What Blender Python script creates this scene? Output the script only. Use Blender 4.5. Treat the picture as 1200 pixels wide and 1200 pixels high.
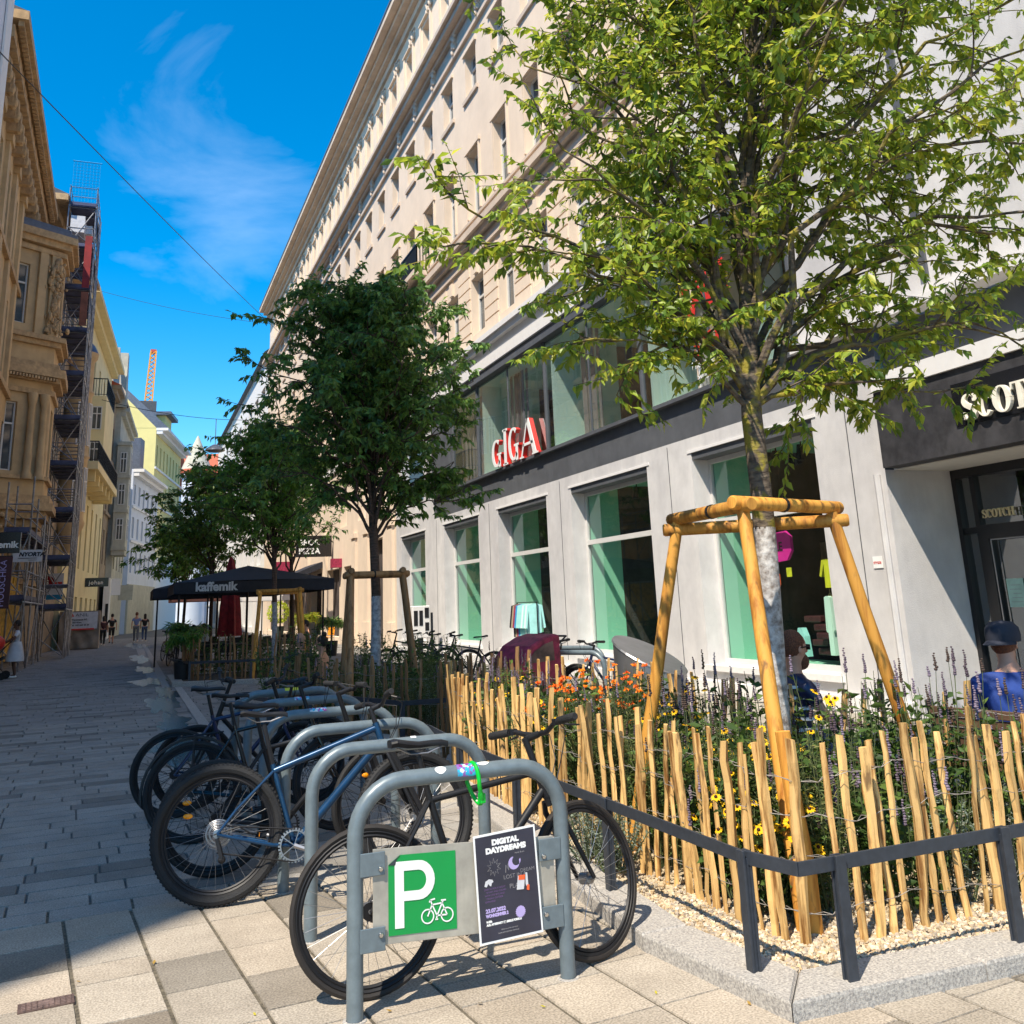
import bpy, bmesh, math, random
import numpy as np
from mathutils import Vector, Matrix, noise
R_=math.radians
scene=bpy.context.scene; col=scene.collection
for o in list(bpy.data.objects): bpy.data.objects.remove(o)
# ---------------------------------------------------------------- camera
f_px=1100.; ccx,ccy=600.,420.
_up=Vector((-175,4261,-1100)).normalized()
_Y=Vector((151-ccx,ccy-722,-f_px)); _Y=(_Y-_up*_Y.dot(_up)).normalized()
_X=_Y.cross(_up)
CR=Matrix((_X,_Y,_up)); EYE=Vector((0,0,1.6))
cd=bpy.data.cameras.new("camera"); cam=bpy.data.objects.new("camera",cd); col.objects.link(cam)
cam.matrix_world=Matrix.Translation(EYE)@CR.to_4x4()
cd.sensor_width=36; cd.lens=33.0; cd.shift_y=-0.15; cd.clip_start=.05; cd.clip_end=2000
scene.camera=cam
# ---------------------------------------------------------------- sky and sun
SD=Vector((-.52,-.42,1)).normalized()            # towards the sun
elev=math.asin(SD.z); 
W=bpy.data.worlds.new("World"); scene.world=W; W.use_nodes=True
nt=W.node_tree; nt.nodes.clear()
out=nt.nodes.new('ShaderNodeOutputWorld'); bg=nt.nodes.new('ShaderNodeBackground'); sk=nt.nodes.new('ShaderNodeTexSky')
sk.sky_type='NISHITA'; sk.sun_disc=False; sk.sun_elevation=elev; sk.sun_rotation=math.atan2(SD.x,SD.y); sk.ozone_density=3.2; sk.dust_density=.02; sk.air_density=1.0
hs=nt.nodes.new('ShaderNodeHueSaturation'); hs.inputs['Saturation'].default_value=1.5; hs.inputs['Hue'].default_value=.494; hs.inputs['Value'].default_value=1.2
tc=nt.nodes.new('ShaderNodeTexCoord'); mp=nt.nodes.new('ShaderNodeMapping'); mp.inputs['Scale'].default_value=(2.2,2.2,5.0); mp.inputs['Location'].default_value=(2.2,1.7,.2)
nz=nt.nodes.new('ShaderNodeTexNoise'); nz.inputs['Scale'].default_value=1.5; nz.inputs['Detail'].default_value=9; nz.inputs['Roughness'].default_value=.55; nz.inputs['Distortion'].default_value=.5
rp=nt.nodes.new('ShaderNodeValToRGB'); rp.color_ramp.elements[0].position=.56; rp.color_ramp.elements[1].position=.95
rp.color_ramp.elements[1].color=(.34,.34,.34,1)
mx=nt.nodes.new('ShaderNodeMixRGB'); mx.inputs[2].default_value=(6.5,7.6,9.2,1)
L=nt.links.new
L(tc.outputs['Generated'],mp.inputs[0]); L(mp.outputs[0],nz.inputs['Vector']); 
# wisps gather round one part of the sky (a direction), thin elsewhere
ds=nt.nodes.new('ShaderNodeVectorMath'); ds.operation='DISTANCE'; m2_=nt.nodes.new('ShaderNodeMapping'); m2_.inputs['Scale'].default_value=(1.0,1.0,1.0)
cdir=(CR@Vector((305-ccx,ccy-180,-f_px))).normalized(); gd=(cdir*.5+Vector((.5,.5,.5)))
nv=nt.nodes.new('ShaderNodeVectorMath'); nv.operation='NORMALIZE'; L(tc.outputs['Generated'],nv.inputs[0]); L(nv.outputs[0],ds.inputs[0]); ds.inputs[1].default_value=cdir
fr_=nt.nodes.new('ShaderNodeMapRange'); fr_.inputs[1].default_value=.24; fr_.inputs[2].default_value=.03; fr_.inputs[3].default_value=-.10; fr_.inputs[4].default_value=.14; L(ds.outputs['Value'],fr_.inputs[0])
sm_=nt.nodes.new('ShaderNodeMath'); sm_.operation='ADD'; L(nz.outputs[0],sm_.inputs[0]); L(fr_.outputs[0],sm_.inputs[1]); L(sm_.outputs[0],rp.inputs[0]); L(sk.outputs[0],hs.inputs['Color'])
L(hs.outputs[0],mx.inputs[1]); L(rp.outputs[0],mx.inputs[0]); L(mx.outputs[0],bg.inputs[0]); L(bg.outputs[0],out.inputs[0])
bg.inputs[1].default_value=.122
sl=bpy.data.lights.new("sun",'SUN'); sl.energy=4.9; sl.angle=R_(.53); sl.color=(1,.90,.75)
so=bpy.data.objects.new("sun",sl); col.objects.link(so); so.rotation_euler=SD.to_track_quat('Z','Y').to_euler()
scene.view_settings.view_transform='Standard'; scene.view_settings.look='None'; scene.view_settings.exposure=0.70; scene.view_settings.gamma=1
scene.render.engine='CYCLES'
try:
    scene.cycles.max_bounces=8; scene.cycles.transparent_max_bounces=12
except Exception: pass
# ---------------------------------------------------------------- pixel helpers (photo pixel -> world point)
def ray(px,py): return CR@Vector((px-ccx,ccy-py,-f_px))
def PZ(px,py,z=0.):
    d=ray(px,py); return EYE+d*((z-EYE.z)/d.z)
def PX(px,py,x):
    d=ray(px,py); return EYE+d*(x/d.x)
def PY(px,py,y):
    d=ray(px,py); return EYE+d*(y/d.y)
# ---------------------------------------------------------------- materials
def nodes(name):
    m=bpy.data.materials.new(name); m.use_nodes=True; t=m.node_tree; b=t.nodes['Principled BSDF']; return m,t,b
def mat(name,c,rough=.7,metal=0,var=.12,scale=6,bump=.0,bscale=60,c2=None,spec=.5,coord='Object',det=6,stain=0):
    m,t,b=nodes(name); N=t.nodes.new; l=t.links.new
    b.inputs['Roughness'].default_value=rough; b.inputs['Metallic'].default_value=metal; b.inputs['Specular IOR Level'].default_value=spec
    tc=N('ShaderNodeTexCoord'); 
    n=N('ShaderNodeTexNoise'); n.inputs['Scale'].default_value=scale; n.inputs['Detail'].default_value=det; n.inputs['Roughness'].default_value=.6
    l(tc.outputs[coord],n.inputs['Vector'])
    r=N('ShaderNodeValToRGB'); a=c2 if c2 else tuple(x*(1-var) for x in c); d=c if c2 else tuple(min(1,x*(1+var)) for x in c)
    r.color_ramp.elements[0].color=(*a,1); r.color_ramp.elements[1].color=(*d,1); r.color_ramp.elements[0].position=.35; r.color_ramp.elements[1].position=.65
    l(n.outputs[0],r.inputs[0]); last=r.outputs[0]
    if stain:
        n3=N('ShaderNodeTexNoise'); n3.inputs['Scale'].default_value=scale*.22; n3.inputs['Detail'].default_value=8; n3.inputs['Roughness'].default_value=.7
        mp=N('ShaderNodeMapping'); mp.inputs['Scale'].default_value=(1,1,.25); l(tc.outputs[coord],mp.inputs[0]); l(mp.outputs[0],n3.inputs['Vector'])
        r3=N('ShaderNodeValToRGB'); r3.color_ramp.elements[0].position=.4; r3.color_ramp.elements[1].position=.7; r3.color_ramp.elements[0].color=(1-stain,1-stain,1-stain*.9,1); r3.color_ramp.elements[1].color=(1,1,1,1)
        mm=N('ShaderNodeMixRGB'); mm.blend_type='MULTIPLY'; mm.inputs[0].default_value=1; l(last,mm.inputs[1]); l(n3.outputs[0],r3.inputs[0]); l(r3.outputs[0],mm.inputs[2]); last=mm.outputs[0]
    l(last,b.inputs['Base Color'])
    if bump:
        n2=N('ShaderNodeTexNoise'); n2.inputs['Scale'].default_value=bscale; n2.inputs['Detail'].default_value=4
        bp=N('ShaderNodeBump'); bp.inputs['Strength'].default_value=bump; bp.inputs['Distance'].default_value=.01
        l(tc.outputs[coord],n2.inputs['Vector']); l(n2.outputs[0],bp.inputs['Height']); l(bp.outputs[0],b.inputs['Normal'])
    return m
def vmat(name,rough=.7,spec=.3,trans=0,speck=0,sscale=180,bump=0,bscale=90,metal=0):
    """colour comes from the mesh's own per-piece colour attribute"""
    m,t,b=nodes(name); N=t.nodes.new; l=t.links.new
    a=N('ShaderNodeVertexColor'); a.layer_name='Col'; last=a.outputs[0]
    b.inputs['Roughness'].default_value=rough; b.inputs['Specular IOR Level'].default_value=spec; b.inputs['Metallic'].default_value=metal
    tc=N('ShaderNodeTexCoord')
    if speck:
        n=N('ShaderNodeTexNoise'); n.inputs['Scale'].default_value=sscale; n.inputs['Detail'].default_value=3; l(tc.outputs['Object'],n.inputs['Vector'])
        n4=N('ShaderNodeTexNoise'); n4.inputs['Scale'].default_value=2.3; n4.inputs['Detail'].default_value=8; n4.inputs['Roughness'].default_value=.7; l(tc.outputs['Object'],n4.inputs['Vector'])
        r=N('ShaderNodeValToRGB'); r.color_ramp.elements[0].position=.36; r.color_ramp.elements[1].position=.62
        k=1-speck; r.color_ramp.elements[0].color=(k,k,k,1); r.color_ramp.elements[1].color=(1.1,1.1,1.1,1); l(n.outputs[0],r.inputs[0])
        r4=N('ShaderNodeValToRGB'); r4.color_ramp.elements[0].position=.3; r4.color_ramp.elements[1].position=.7; r4.color_ramp.elements[0].color=(.74,.73,.72,1); r4.color_ramp.elements[1].color=(1.08,1.08,1.08,1); l(n4.outputs[0],r4.inputs[0])
        mm=N('ShaderNodeMixRGB'); mm.blend_type='MULTIPLY'; mm.inputs[0].default_value=1; l(last,mm.inputs[1]); l(r.outputs[0],mm.inputs[2])
        m2=N('ShaderNodeMixRGB'); m2.blend_type='MULTIPLY'; m2.inputs[0].default_value=1; l(mm.outputs[0],m2.inputs[1]); l(r4.outputs[0],m2.inputs[2]); last=m2.outputs[0]
    l(last,b.inputs['Base Color'])
    if bump:
        n2=N('ShaderNodeTexNoise'); n2.inputs['Scale'].default_value=bscale; n2.inputs['Detail'].default_value=4
        bp=N('ShaderNodeBump'); bp.inputs['Strength'].default_value=bump; bp.inputs['Distance'].default_value=.01
        l(tc.outputs['Object'],n2.inputs['Vector']); l(n2.outputs[0],bp.inputs['Height']); l(bp.outputs[0],b.inputs['Normal'])
    if trans:
        o=t.nodes['Material Output']; tr=N('ShaderNodeBsdfTranslucent'); ms=N('ShaderNodeMixShader'); ms.inputs[0].default_value=trans
        h=N('ShaderNodeHueSaturation'); h.inputs['Value'].default_value=1.5; h.inputs['Hue'].default_value=.488; l(last,h.inputs['Color']); l(h.outputs[0],tr.inputs[0])
        l(b.outputs[0],ms.inputs[1]); l(tr.outputs[0],ms.inputs[2]); l(ms.outputs[0],o.inputs[0])
    return m
def woodmat(name,c1,c2,scale=9):
    m,t,b=nodes(name); N=t.nodes.new; l=t.links.new; b.inputs['Roughness'].default_value=.6; b.inputs['Specular IOR Level'].default_value=.3
    tc=N('ShaderNodeTexCoord'); mp=N('ShaderNodeMapping'); mp.inputs['Scale'].default_value=(scale*3,scale*3,scale*.22); n=N('ShaderNodeTexNoise'); n.inputs['Scale'].default_value=1; n.inputs['Detail'].default_value=7; n.inputs['Roughness'].default_value=.65
    oi=N('ShaderNodeObjectInfo'); ad=N('ShaderNodeVectorMath'); l(tc.outputs['Object'],ad.inputs[0]); 
    mu=N('ShaderNodeMath'); mu.operation='MULTIPLY'; mu.inputs[1].default_value=17; l(oi.outputs['Random'],mu.inputs[0]); l(mu.outputs[0],ad.inputs[1])
    l(ad.outputs[0],mp.inputs[0]); l(mp.outputs[0],n.inputs['Vector'])
    r=N('ShaderNodeValToRGB'); r.color_ramp.elements[0].color=(*c2,1); r.color_ramp.elements[1].color=(*c1,1); r.color_ramp.elements[0].position=.36; r.color_ramp.elements[1].position=.53
    l(n.outputs[0],r.inputs[0])
    mp2=N('ShaderNodeMapping'); mp2.inputs['Scale'].default_value=(16,16,4.5); n2=N('ShaderNodeTexNoise'); n2.inputs['Scale'].default_value=1; n2.inputs['Detail'].default_value=5; l(ad.outputs[0],mp2.inputs[0]); l(mp2.outputs[0],n2.inputs['Vector'])
    r2=N('ShaderNodeValToRGB'); r2.color_ramp.elements[0].position=.60; r2.color_ramp.elements[1].position=.68; r2.color_ramp.elements[1].color=(.8,.8,.8,1); l(n2.outputs[0],r2.inputs[0])
    mk=N('ShaderNodeMixRGB'); mk.inputs[2].default_value=(.13,.065,.03,1); l(r2.outputs[0],mk.inputs[0]); l(r.outputs[0],mk.inputs[1])
    h=N('ShaderNodeHueSaturation'); mr=N('ShaderNodeMapRange'); mr.inputs[3].default_value=.72; mr.inputs[4].default_value=1.18; l(oi.outputs['Random'],mr.inputs[0]); l(mr.outputs[0],h.inputs['Value']); l(mk.outputs[0],h.inputs['Color']); l(h.outputs[0],b.inputs['Base Color'])
    bp=N('ShaderNodeBump'); bp.inputs['Strength'].default_value=.5; bp.inputs['Distance'].default_value=.006; l(n.outputs[0],bp.inputs['Height']); l(bp.outputs[0],b.inputs['Normal'])
    return m
def glassmat(name,tint=(.8,.95,.88),refl=.12,dark=0.):
    m,t,b=nodes(name); t.nodes.remove(b); N=t.nodes.new; l=t.links.new; o=t.nodes['Material Output']
    tr=N('ShaderNodeBsdfTransparent'); tr.inputs[0].default_value=(*tint,1); g=N('ShaderNodeBsdfGlossy'); g.inputs['Roughness'].default_value=.02; g.inputs['Color'].default_value=(.9,.95,1,1)
    fr=N('ShaderNodeLayerWeight'); fr.inputs[0].default_value=.5; pw=N('ShaderNodeMath'); pw.operation='POWER'; pw.inputs[1].default_value=4.; l(fr.outputs['Facing'],pw.inputs[0]); ad=N('ShaderNodeMath'); ad.operation='MULTIPLY_ADD'; ad.inputs[1].default_value=.85; ad.inputs[2].default_value=.04+refl; ad.use_clamp=True
    l(pw.outputs[0],ad.inputs[0]); ms=N('ShaderNodeMixShader'); l(ad.outputs[0],ms.inputs[0]); l(tr.outputs[0],ms.inputs[1]); l(g.outputs[0],ms.inputs[2]); l(ms.outputs[0],o.inputs[0])
    return m
M={}
M['paving']=vmat('granite_slabs',.8,.25,speck=.38,sscale=105,bump=.25,bscale=150)
M['joint']=mat('joint_sand',(.10,.085,.06),.95,var=.5,scale=40)
M['asphalt']=mat('dark_bed',(.12,.11,.10),.9,var=.3,scale=20,bump=.5)
M['kerb']=mat('granite_kerb',(.52,.485,.43),.75,var=.22,scale=95,bump=.3,bscale=160,det=3,c2=(.24,.225,.21),stain=.12)
M['gravel']=vmat('gravel',.85,.2)
M['gravelbed']=mat('gravel_bed',(.50,.40,.26),.95,var=.4,scale=90,bump=.8,bscale=120)
M['soil']=mat('soil',(.07,.05,.03),.95,var=.4,scale=15,bump=.8)
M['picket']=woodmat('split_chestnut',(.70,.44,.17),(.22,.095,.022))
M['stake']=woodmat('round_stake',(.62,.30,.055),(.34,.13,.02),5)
M['stakedark']=woodmat('dark_brown_wood',(.30,.16,.07),(.16,.08,.03),5)  # dark wood; on the back fence its brown paints in the shade
M['wire']=mat('galvanised_wire',(.22,.20,.18),.6,.3)
M['rack']=mat('grey_rack_paint',(.15,.19,.21),.38,.15,var=.1,scale=25,spec=.5,stain=.15)
M['anthracite']=mat('anthracite_paint',(.035,.042,.055),.45,.2,var=.15,scale=30)
M['alu']=mat('brushed_alu',(.46,.43,.36),.5,.25,var=.12,scale=12,stain=.25)
M['green']=mat('sign_green',(.0,.27,.055),.35,var=.03)
M['white']=mat('white',(.80,.80,.78),.45,var=.03)
M['black']=mat('black',(.010,.010,.012),.5,var=.2,spec=.35)
M['gloss_black']=mat('gloss_black',(.01,.01,.012),.2,var=.1)
M['rubber']=mat('rubber',(.009,.009,.010),.75,var=.3,bump=.4,bscale=150)
M['rubberbrown']=mat('tan_rubber',(.018,.014,.012),.7,var=.3)
M['steel']=mat('steel',(.33,.33,.34),.35,.8,var=.1)
M['chrome']=mat('chrome',(.6,.6,.6),.15,1,var=.05)
M['bikeblue']=mat('blue_frame',(.010,.045,.105),.25,.35,var=.2,scale=8)
M['darkblue']=mat('dark_blue',(.012,.022,.07),.35,.1)
M['orange']=mat('reflector',(.85,.28,.0),.25,var=.2,scale=60)
M['lockgreen']=mat('lock_green',(.0,.42,.03),.35)
M['poster']=mat('poster_dark',(.028,.028,.045),.4,var=.2)
M['lilac']=mat('lilac',(.42,.34,.62),.5)
M['greyprint']=mat('grey_print',(.28,.27,.28),.5)
M['purpleprint']=mat('purple_print',(.13,.07,.19),.5)
M['render_grey']=mat('grey_render',(.66,.64,.62),.9,var=.07,scale=2.5,bump=.4,bscale=90,stain=.24)
M['band']=mat('dark_band',(.10,.105,.115),.6,var=.12,scale=3,stain=.2)
M['beige']=mat('beige_stucco',(.78,.635,.49),.85,var=.05,scale=1.2,bump=.12,bscale=30,stain=.1)
M['beigetrim']=mat('beige_trim',(.68,.55,.43),.85,var=.08,scale=2,stain=.2)
M['pale']=mat('pale_panel',(.72,.70,.68),.7,var=.03)
M['mint']=mat('mint_wall',(.30,.62,.46),.6,var=.03,scale=1)
M['mintpale']=mat('pale_mint_wall',(.62,.80,.72),.6,var=.03,scale=1)
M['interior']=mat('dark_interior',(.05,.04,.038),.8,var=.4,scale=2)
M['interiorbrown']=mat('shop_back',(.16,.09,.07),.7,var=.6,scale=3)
M['glass']=glassmat('shop_glass',(.86,.95,.91),.035)
M['glass2']=glassmat('upper_glass',(.80,.83,.82),.17)
M['winglass']=mat('window_glass',(.06,.075,.085),.06,.0,var=.5,scale=.8,spec=.9)
M['winframe']=mat('window_frame',(.60,.59,.57),.5,var=.03)
M['tan']=mat('tan_stone',(.60,.42,.22),.85,var=.12,scale=1.5,bump=.2,bscale=20,stain=.25)
M['tantrim']=mat('tan_trim',(.55,.37,.19),.85,var=.2,scale=6,bump=.5,bscale=12,stain=.3)
M['cream']=mat('cream_plaster',(.78,.66,.36),.85,var=.06,scale=1,stain=.15)
M['brownst']=mat('brown_stone',(.36,.28,.19),.85,var=.15,scale=2,stain=.3)
M['greenst']=mat('grey_green_stone',(.52,.50,.40),.85,var=.12,scale=2,stain=.25)
M['whiteblue']=mat('white_plaster',(.62,.66,.74),.8,var=.04,scale=1,stain=.1)
M['yellow']=mat('yellow_plaster',(.74,.64,.26),.85,var=.04,scale=1,stain=.1)
M['redroof']=mat('red_tile',(.42,.10,.05),.8,var=.3,scale=30)
M['zinc']=mat('zinc',(.13,.15,.19),.5,.3,var=.15,stain=.2)
M['slate']=mat('slate_roof',(.07,.075,.09),.7,var=.2)
M['crane']=mat('crane_yellow',(.78,.33,.03),.5)
M['cranered']=mat('crane_red',(.5,.08,.05),.5)
M['scaff']=mat('scaffold_tube',(.24,.25,.28),.4,.6,var=.3)
M['plank']=mat('scaffold_deck',(.05,.06,.12),.7,var=.4,scale=2)
M['redpanel']=mat('red_panel',(.24,.012,.012),.6,var=.25,scale=3)
M['rust']=mat('rust_panel',(.22,.08,.05),.8,var=.3,scale=3)
M['yboard']=mat('yellow_boards',(.50,.30,.03),.7,var=.5,scale=5)
M['tarp']=mat('tan_tarp',(.26,.21,.16),.8,var=.2,scale=2,bump=.6,bscale=4)
M['red']=mat('red',(.62,.03,.02),.45,var=.06)
M['darkred']=mat('dark_red_cloth',(.22,.008,.014),.8,var=.3,scale=8)
M['maroon']=mat('maroon',(.05,.008,.012),.6)
M['canopy']=mat('black_canopy',(.013,.015,.024),.75,var=.2)
M['crimson']=mat('crimson_cover',(.30,.02,.06),.55,var=.4,scale=12)
M['skin']=mat('skin',(.52,.27,.18),.55,var=.08)
M['skindark']=mat('skin_dark',(.10,.045,.028),.5,var=.1)
M['hairdark']=mat('dark_hair',(.02,.012,.009),.7,var=.4,scale=60)
M['hairginger']=mat('ginger_hair',(.12,.04,.018),.75,var=.5,scale=90,bump=.8,bscale=120)
M['blueshirt']=mat('royal_blue_shirt',(.006,.035,.20),.75,var=.3,scale=5,bump=.3,bscale=9)
M['navycap']=mat('navy_cap',(.02,.024,.04),.8,var=.2)
M['palecloth']=mat('pale_cloth',(.58,.58,.60),.85,var=.1)
M['greycloth']=mat('grey_cloth',(.13,.14,.16),.85,var=.15)
M['greencloth']=mat('dark_green_cloth',(.02,.035,.028),.85,var=.2)
M['bluecloth']=mat('blue_cloth',(.16,.22,.42),.85,var=.15)
M['jeans']=mat('jeans',(.05,.08,.15),.85,var=.2)
M['pinkcloth']=mat('pink_cloth',(.5,.13,.15),.85,var=.2)
M['benchwood']=mat('dark_bench_wood',(.10,.055,.032),.6,var=.3,scale=12)
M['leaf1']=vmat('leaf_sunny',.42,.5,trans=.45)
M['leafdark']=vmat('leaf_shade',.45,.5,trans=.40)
M['plantleaf']=vmat('plant_leaf',.55,.35,trans=.3)
M['petal']=vmat('petal',.6,.3,trans=.25)
M['orangechair']=mat('orange_plastic',(.75,.27,.02),.4)
M['salmon']=mat('salmon_cloth',(.62,.26,.17),.8)
M['brightyellow']=mat('bright_yellow',(.80,.62,.02),.5)
M['magenta']=mat('magenta_card',(.75,.02,.32),.6,var=.06)
M['orangecard']=mat('orange_card',(.85,.12,.03),.6,var=.06)
M['yellowcard']=mat('yellow_card',(.65,.62,.03),.6)
M['aqua']=mat('aqua_cloth',(.30,.62,.60),.85)
M['cobalt']=mat('cobalt_cloth',(.02,.24,.50),.85)
M['tealgreen']=mat('teal_paper',(.35,.55,.48),.7)
M['brass']=mat('pale_brass',(.75,.62,.36),.4,.3)
M['ivory']=mat('ivory_letter',(.85,.80,.68),.4)
M['soffit']=mat('white_soffit',(.72,.69,.62),.7,var=.03)
M['darkstone']=mat('dark_stone_cladding',(.055,.053,.055),.55,var=.35,scale=5,stain=.35,spec=.4)
M['darkbronze']=mat('black_frame',(.012,.012,.014),.35)
M['drainlight']=mat('worn_iron',(.24,.16,.13),.5,.4,var=.3,scale=60)
M['drainbrown']=mat('rusty_iron',(.13,.085,.07),.6,.4,var=.4,scale=40,bump=.5)
def barkmat(name,ground,mossy):
    m,t,b=nodes(name); N=t.nodes.new; l=t.links.new; b.inputs['Roughness'].default_value=.9
    tc=N('ShaderNodeTexCoord'); mp=N('ShaderNodeMapping'); mp.inputs['Scale'].default_value=(14,14,40); n=N('ShaderNodeTexNoise'); n.inputs['Scale'].default_value=1; n.inputs['Detail'].default_value=6
    l(tc.outputs['Object'],mp.inputs[0]); l(mp.outputs[0],n.inputs['Vector'])
    r=N('ShaderNodeValToRGB'); r.color_ramp.elements[0].color=(.05,.035,.025,1); r.color_ramp.elements[1].color=(*ground,1); r.color_ramp.elements[0].position=.35; r.color_ramp.elements[1].position=.6; l(n.outputs[0],r.inputs[0]); last=r.outputs[0]
    if mossy:
        n2=N('ShaderNodeTexNoise'); n2.inputs['Scale'].default_value=9; n2.inputs['Detail'].default_value=5; l(tc.outputs['Object'],n2.inputs['Vector'])
        r2=N('ShaderNodeValToRGB'); r2.color_ramp.elements[0].position=.5; r2.color_ramp.elements[1].position=.6; l(n2.outputs[0],r2.inputs[0])
        mm=N('ShaderNodeMixRGB'); mm.inputs[2].default_value=(.22,.18,.02,1); l(r2.outputs[0],mm.inputs[0]); l(last,mm.inputs[1]); last=mm.outputs[0]
    l(last,b.inputs['Base Color']); bp=N('ShaderNodeBump'); bp.inputs['Strength'].default_value=.8; bp.inputs['Distance'].default_value=.02; l(n.outputs[0],bp.inputs['Height']); l(bp.outputs[0],b.inputs['Normal'])
    return m
M['bark']=barkmat('bark_mossy',(.13,.10,.07),True); M['barkplain']=barkmat('bark_brown',(.10,.06,.045),False)
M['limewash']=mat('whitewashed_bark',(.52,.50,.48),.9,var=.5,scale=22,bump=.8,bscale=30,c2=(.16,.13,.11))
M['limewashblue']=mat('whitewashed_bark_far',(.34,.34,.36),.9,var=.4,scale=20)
# ---------------------------------------------------------------- mesh builder
class MB:
    def __init__(s): s.v=[]; s.f=[]; s.c=[]; s.cc=None
    def _a(s,vs,fs):
        o=len(s.v); s.v+=[Vector(v) for v in vs]; s.f+=[tuple(i+o for i in f) for f in fs]
        if s.cc is not None: s.c+=[s.cc]*len(vs)
        return s
    def box(s,x0,x1,y0,y1,z0,z1):
        return s._a([(x0,y0,z0),(x1,y0,z0),(x1,y1,z0),(x0,y1,z0),(x0,y0,z1),(x1,y0,z1),(x1,y1,z1),(x0,y1,z1)],[(0,3,2,1),(4,5,6,7),(0,1,5,4),(1,2,6,5),(2,3,7,6),(3,0,4,7)])
    def ob(s,c,u,v,w,a,b,d):
        c=Vector(c);u=Vector(u).normalized()*a;v=Vector(v).normalized()*b;w=Vector(w).normalized()*d
        return s._a([c-u-v-w,c+u-v-w,c+u+v-w,c-u+v-w,c-u-v+w,c+u-v+w,c+u+v+w,c-u+v+w],[(0,3,2,1),(4,5,6,7),(0,1,5,4),(1,2,6,5),(2,3,7,6),(3,0,4,7)])
    def bar(s,a,b,w,h,up=(0,0,1)):
        a=Vector(a);b=Vector(b);d=b-a; up=Vector(up)
        sd=d.cross(up)
        if sd.length<1e-6: sd=d.cross(Vector((1,0,0)))
        return s.ob((a+b)/2,d,sd,sd.cross(d),d.length/2,w/2,h/2)
    def tube(s,pts,r,n=8,cap=True,closed=False):
        pts=[Vector(p) for p in pts]; k=len(pts)
        rs=r if isinstance(r,(list,tuple)) else [r]*k
        vs=[];fs=[]; up=None
        for i,p in enumerate(pts):
            if closed: t=pts[(i+1)%k]-pts[i-1]
            elif i==0: t=pts[1]-p
            elif i==k-1: t=p-pts[i-1]
            else: t=pts[i+1]-pts[i-1]
            if t.length<1e-9: t=Vector((0,0,1))
            t.normalize()
            if up is None:
                up=Vector((0,0,1)) if abs(t.z)<.9 else Vector((1,0,0))
            a=t.cross(up)
            if a.length<1e-6: a=t.orthogonal()
            a.normalize(); b=a.cross(t); up=b
            for j in range(n):
                q=2*math.pi*j/n; vs.append(p+(a*math.cos(q)+b*math.sin(q))*rs[i])
        m=k if closed else k-1
        for i in range(m):
            i2=(i+1)%k
            for j in range(n): fs.append((i*n+j,i*n+(j+1)%n,i2*n+(j+1)%n,i2*n+j))
        if cap and not closed: fs.append(tuple(range(n-1,-1,-1))); fs.append(tuple((k-1)*n+j for j in range(n)))
        return s._a(vs,fs)
    def prism(s,poly,o,u,v,w,t):
        """polygon (2D) in plane o+u*a+v*b, extruded by t along w"""
        o=Vector(o);u=Vector(u);v=Vector(v);w=Vector(w); n=len(poly)
        vs=[o+u*a+v*b for a,b in poly]+[o+u*a+v*b+w*t for a,b in poly]
        fs=[tuple(range(n-1,-1,-1)),tuple(range(n,2*n))]+[(i,(i+1)%n,n+(i+1)%n,n+i) for i in range(n)]
        return s._a(vs,fs)
    def quad(s,*p): return s._a(p,[tuple(range(len(p)))])
    def lathe(s,prof,c,n=16,axis='z'):
        c=Vector(c); vs=[];fs=[]
        for (r,z) in prof:
            for j in range(n):
                q=2*math.pi*j/n
                if axis=='z': vs.append(c+Vector((r*math.cos(q),r*math.sin(q),z)))
                elif axis=='y': vs.append(c+Vector((r*math.cos(q),z,r*math.sin(q))))
                else: vs.append(c+Vector((z,r*math.cos(q),r*math.sin(q))))
        for i in range(len(prof)-1):
            for j in range(n): fs.append((i*n+j,i*n+(j+1)%n,(i+1)*n+(j+1)%n,(i+1)*n+j))
        return s._a(vs,fs)
    def ball(s,c,r,n=10,m=7,sc=(1,1,1)):
        c=Vector(c); prof=[]; vs=[];fs=[]
        for i in range(m+1):
            a=-math.pi/2+math.pi*i/m
            for j in range(n):
                q=2*math.pi*j/n; vs.append(c+Vector((r*sc[0]*math.cos(a)*math.cos(q),r*sc[1]*math.cos(a)*math.sin(q),r*sc[2]*math.sin(a))))
        for i in range(m):
            for j in range(n): fs.append((i*n+j,i*n+(j+1)%n,(i+1)*n+(j+1)%n,(i+1)*n+j))
        return s._a(vs,fs)
    def pieces(s):
        p=list(range(len(s.v)))
        def fd(a):
            while p[a]!=a: p[a]=p[p[a]]; a=p[a]
            return a
        for f in s.f:
            r0=fd(f[0])
            for i in f[1:]: p[fd(i)]=r0
        g={}
        for i in range(len(s.v)): g.setdefault(fd(i),[]).append(i)
        out=[]; own={}
        for k,(r0,ix) in enumerate(g.items()):
            mp={j:i for i,j in enumerate(ix)}; q=MB(); q.v=[s.v[j] for j in ix]; own[r0]=(q,mp); out.append(q)
            if s.c: q.c=[s.c[j] for j in ix]
        for f in s.f: q,mp=own[fd(f[0])]; q.f.append(tuple(mp[i] for i in f))
        return out
    def split(s,name,m,parent,**k): return [q.build(name,m,parent,whole=True,**k) for q in s.pieces()]
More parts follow.
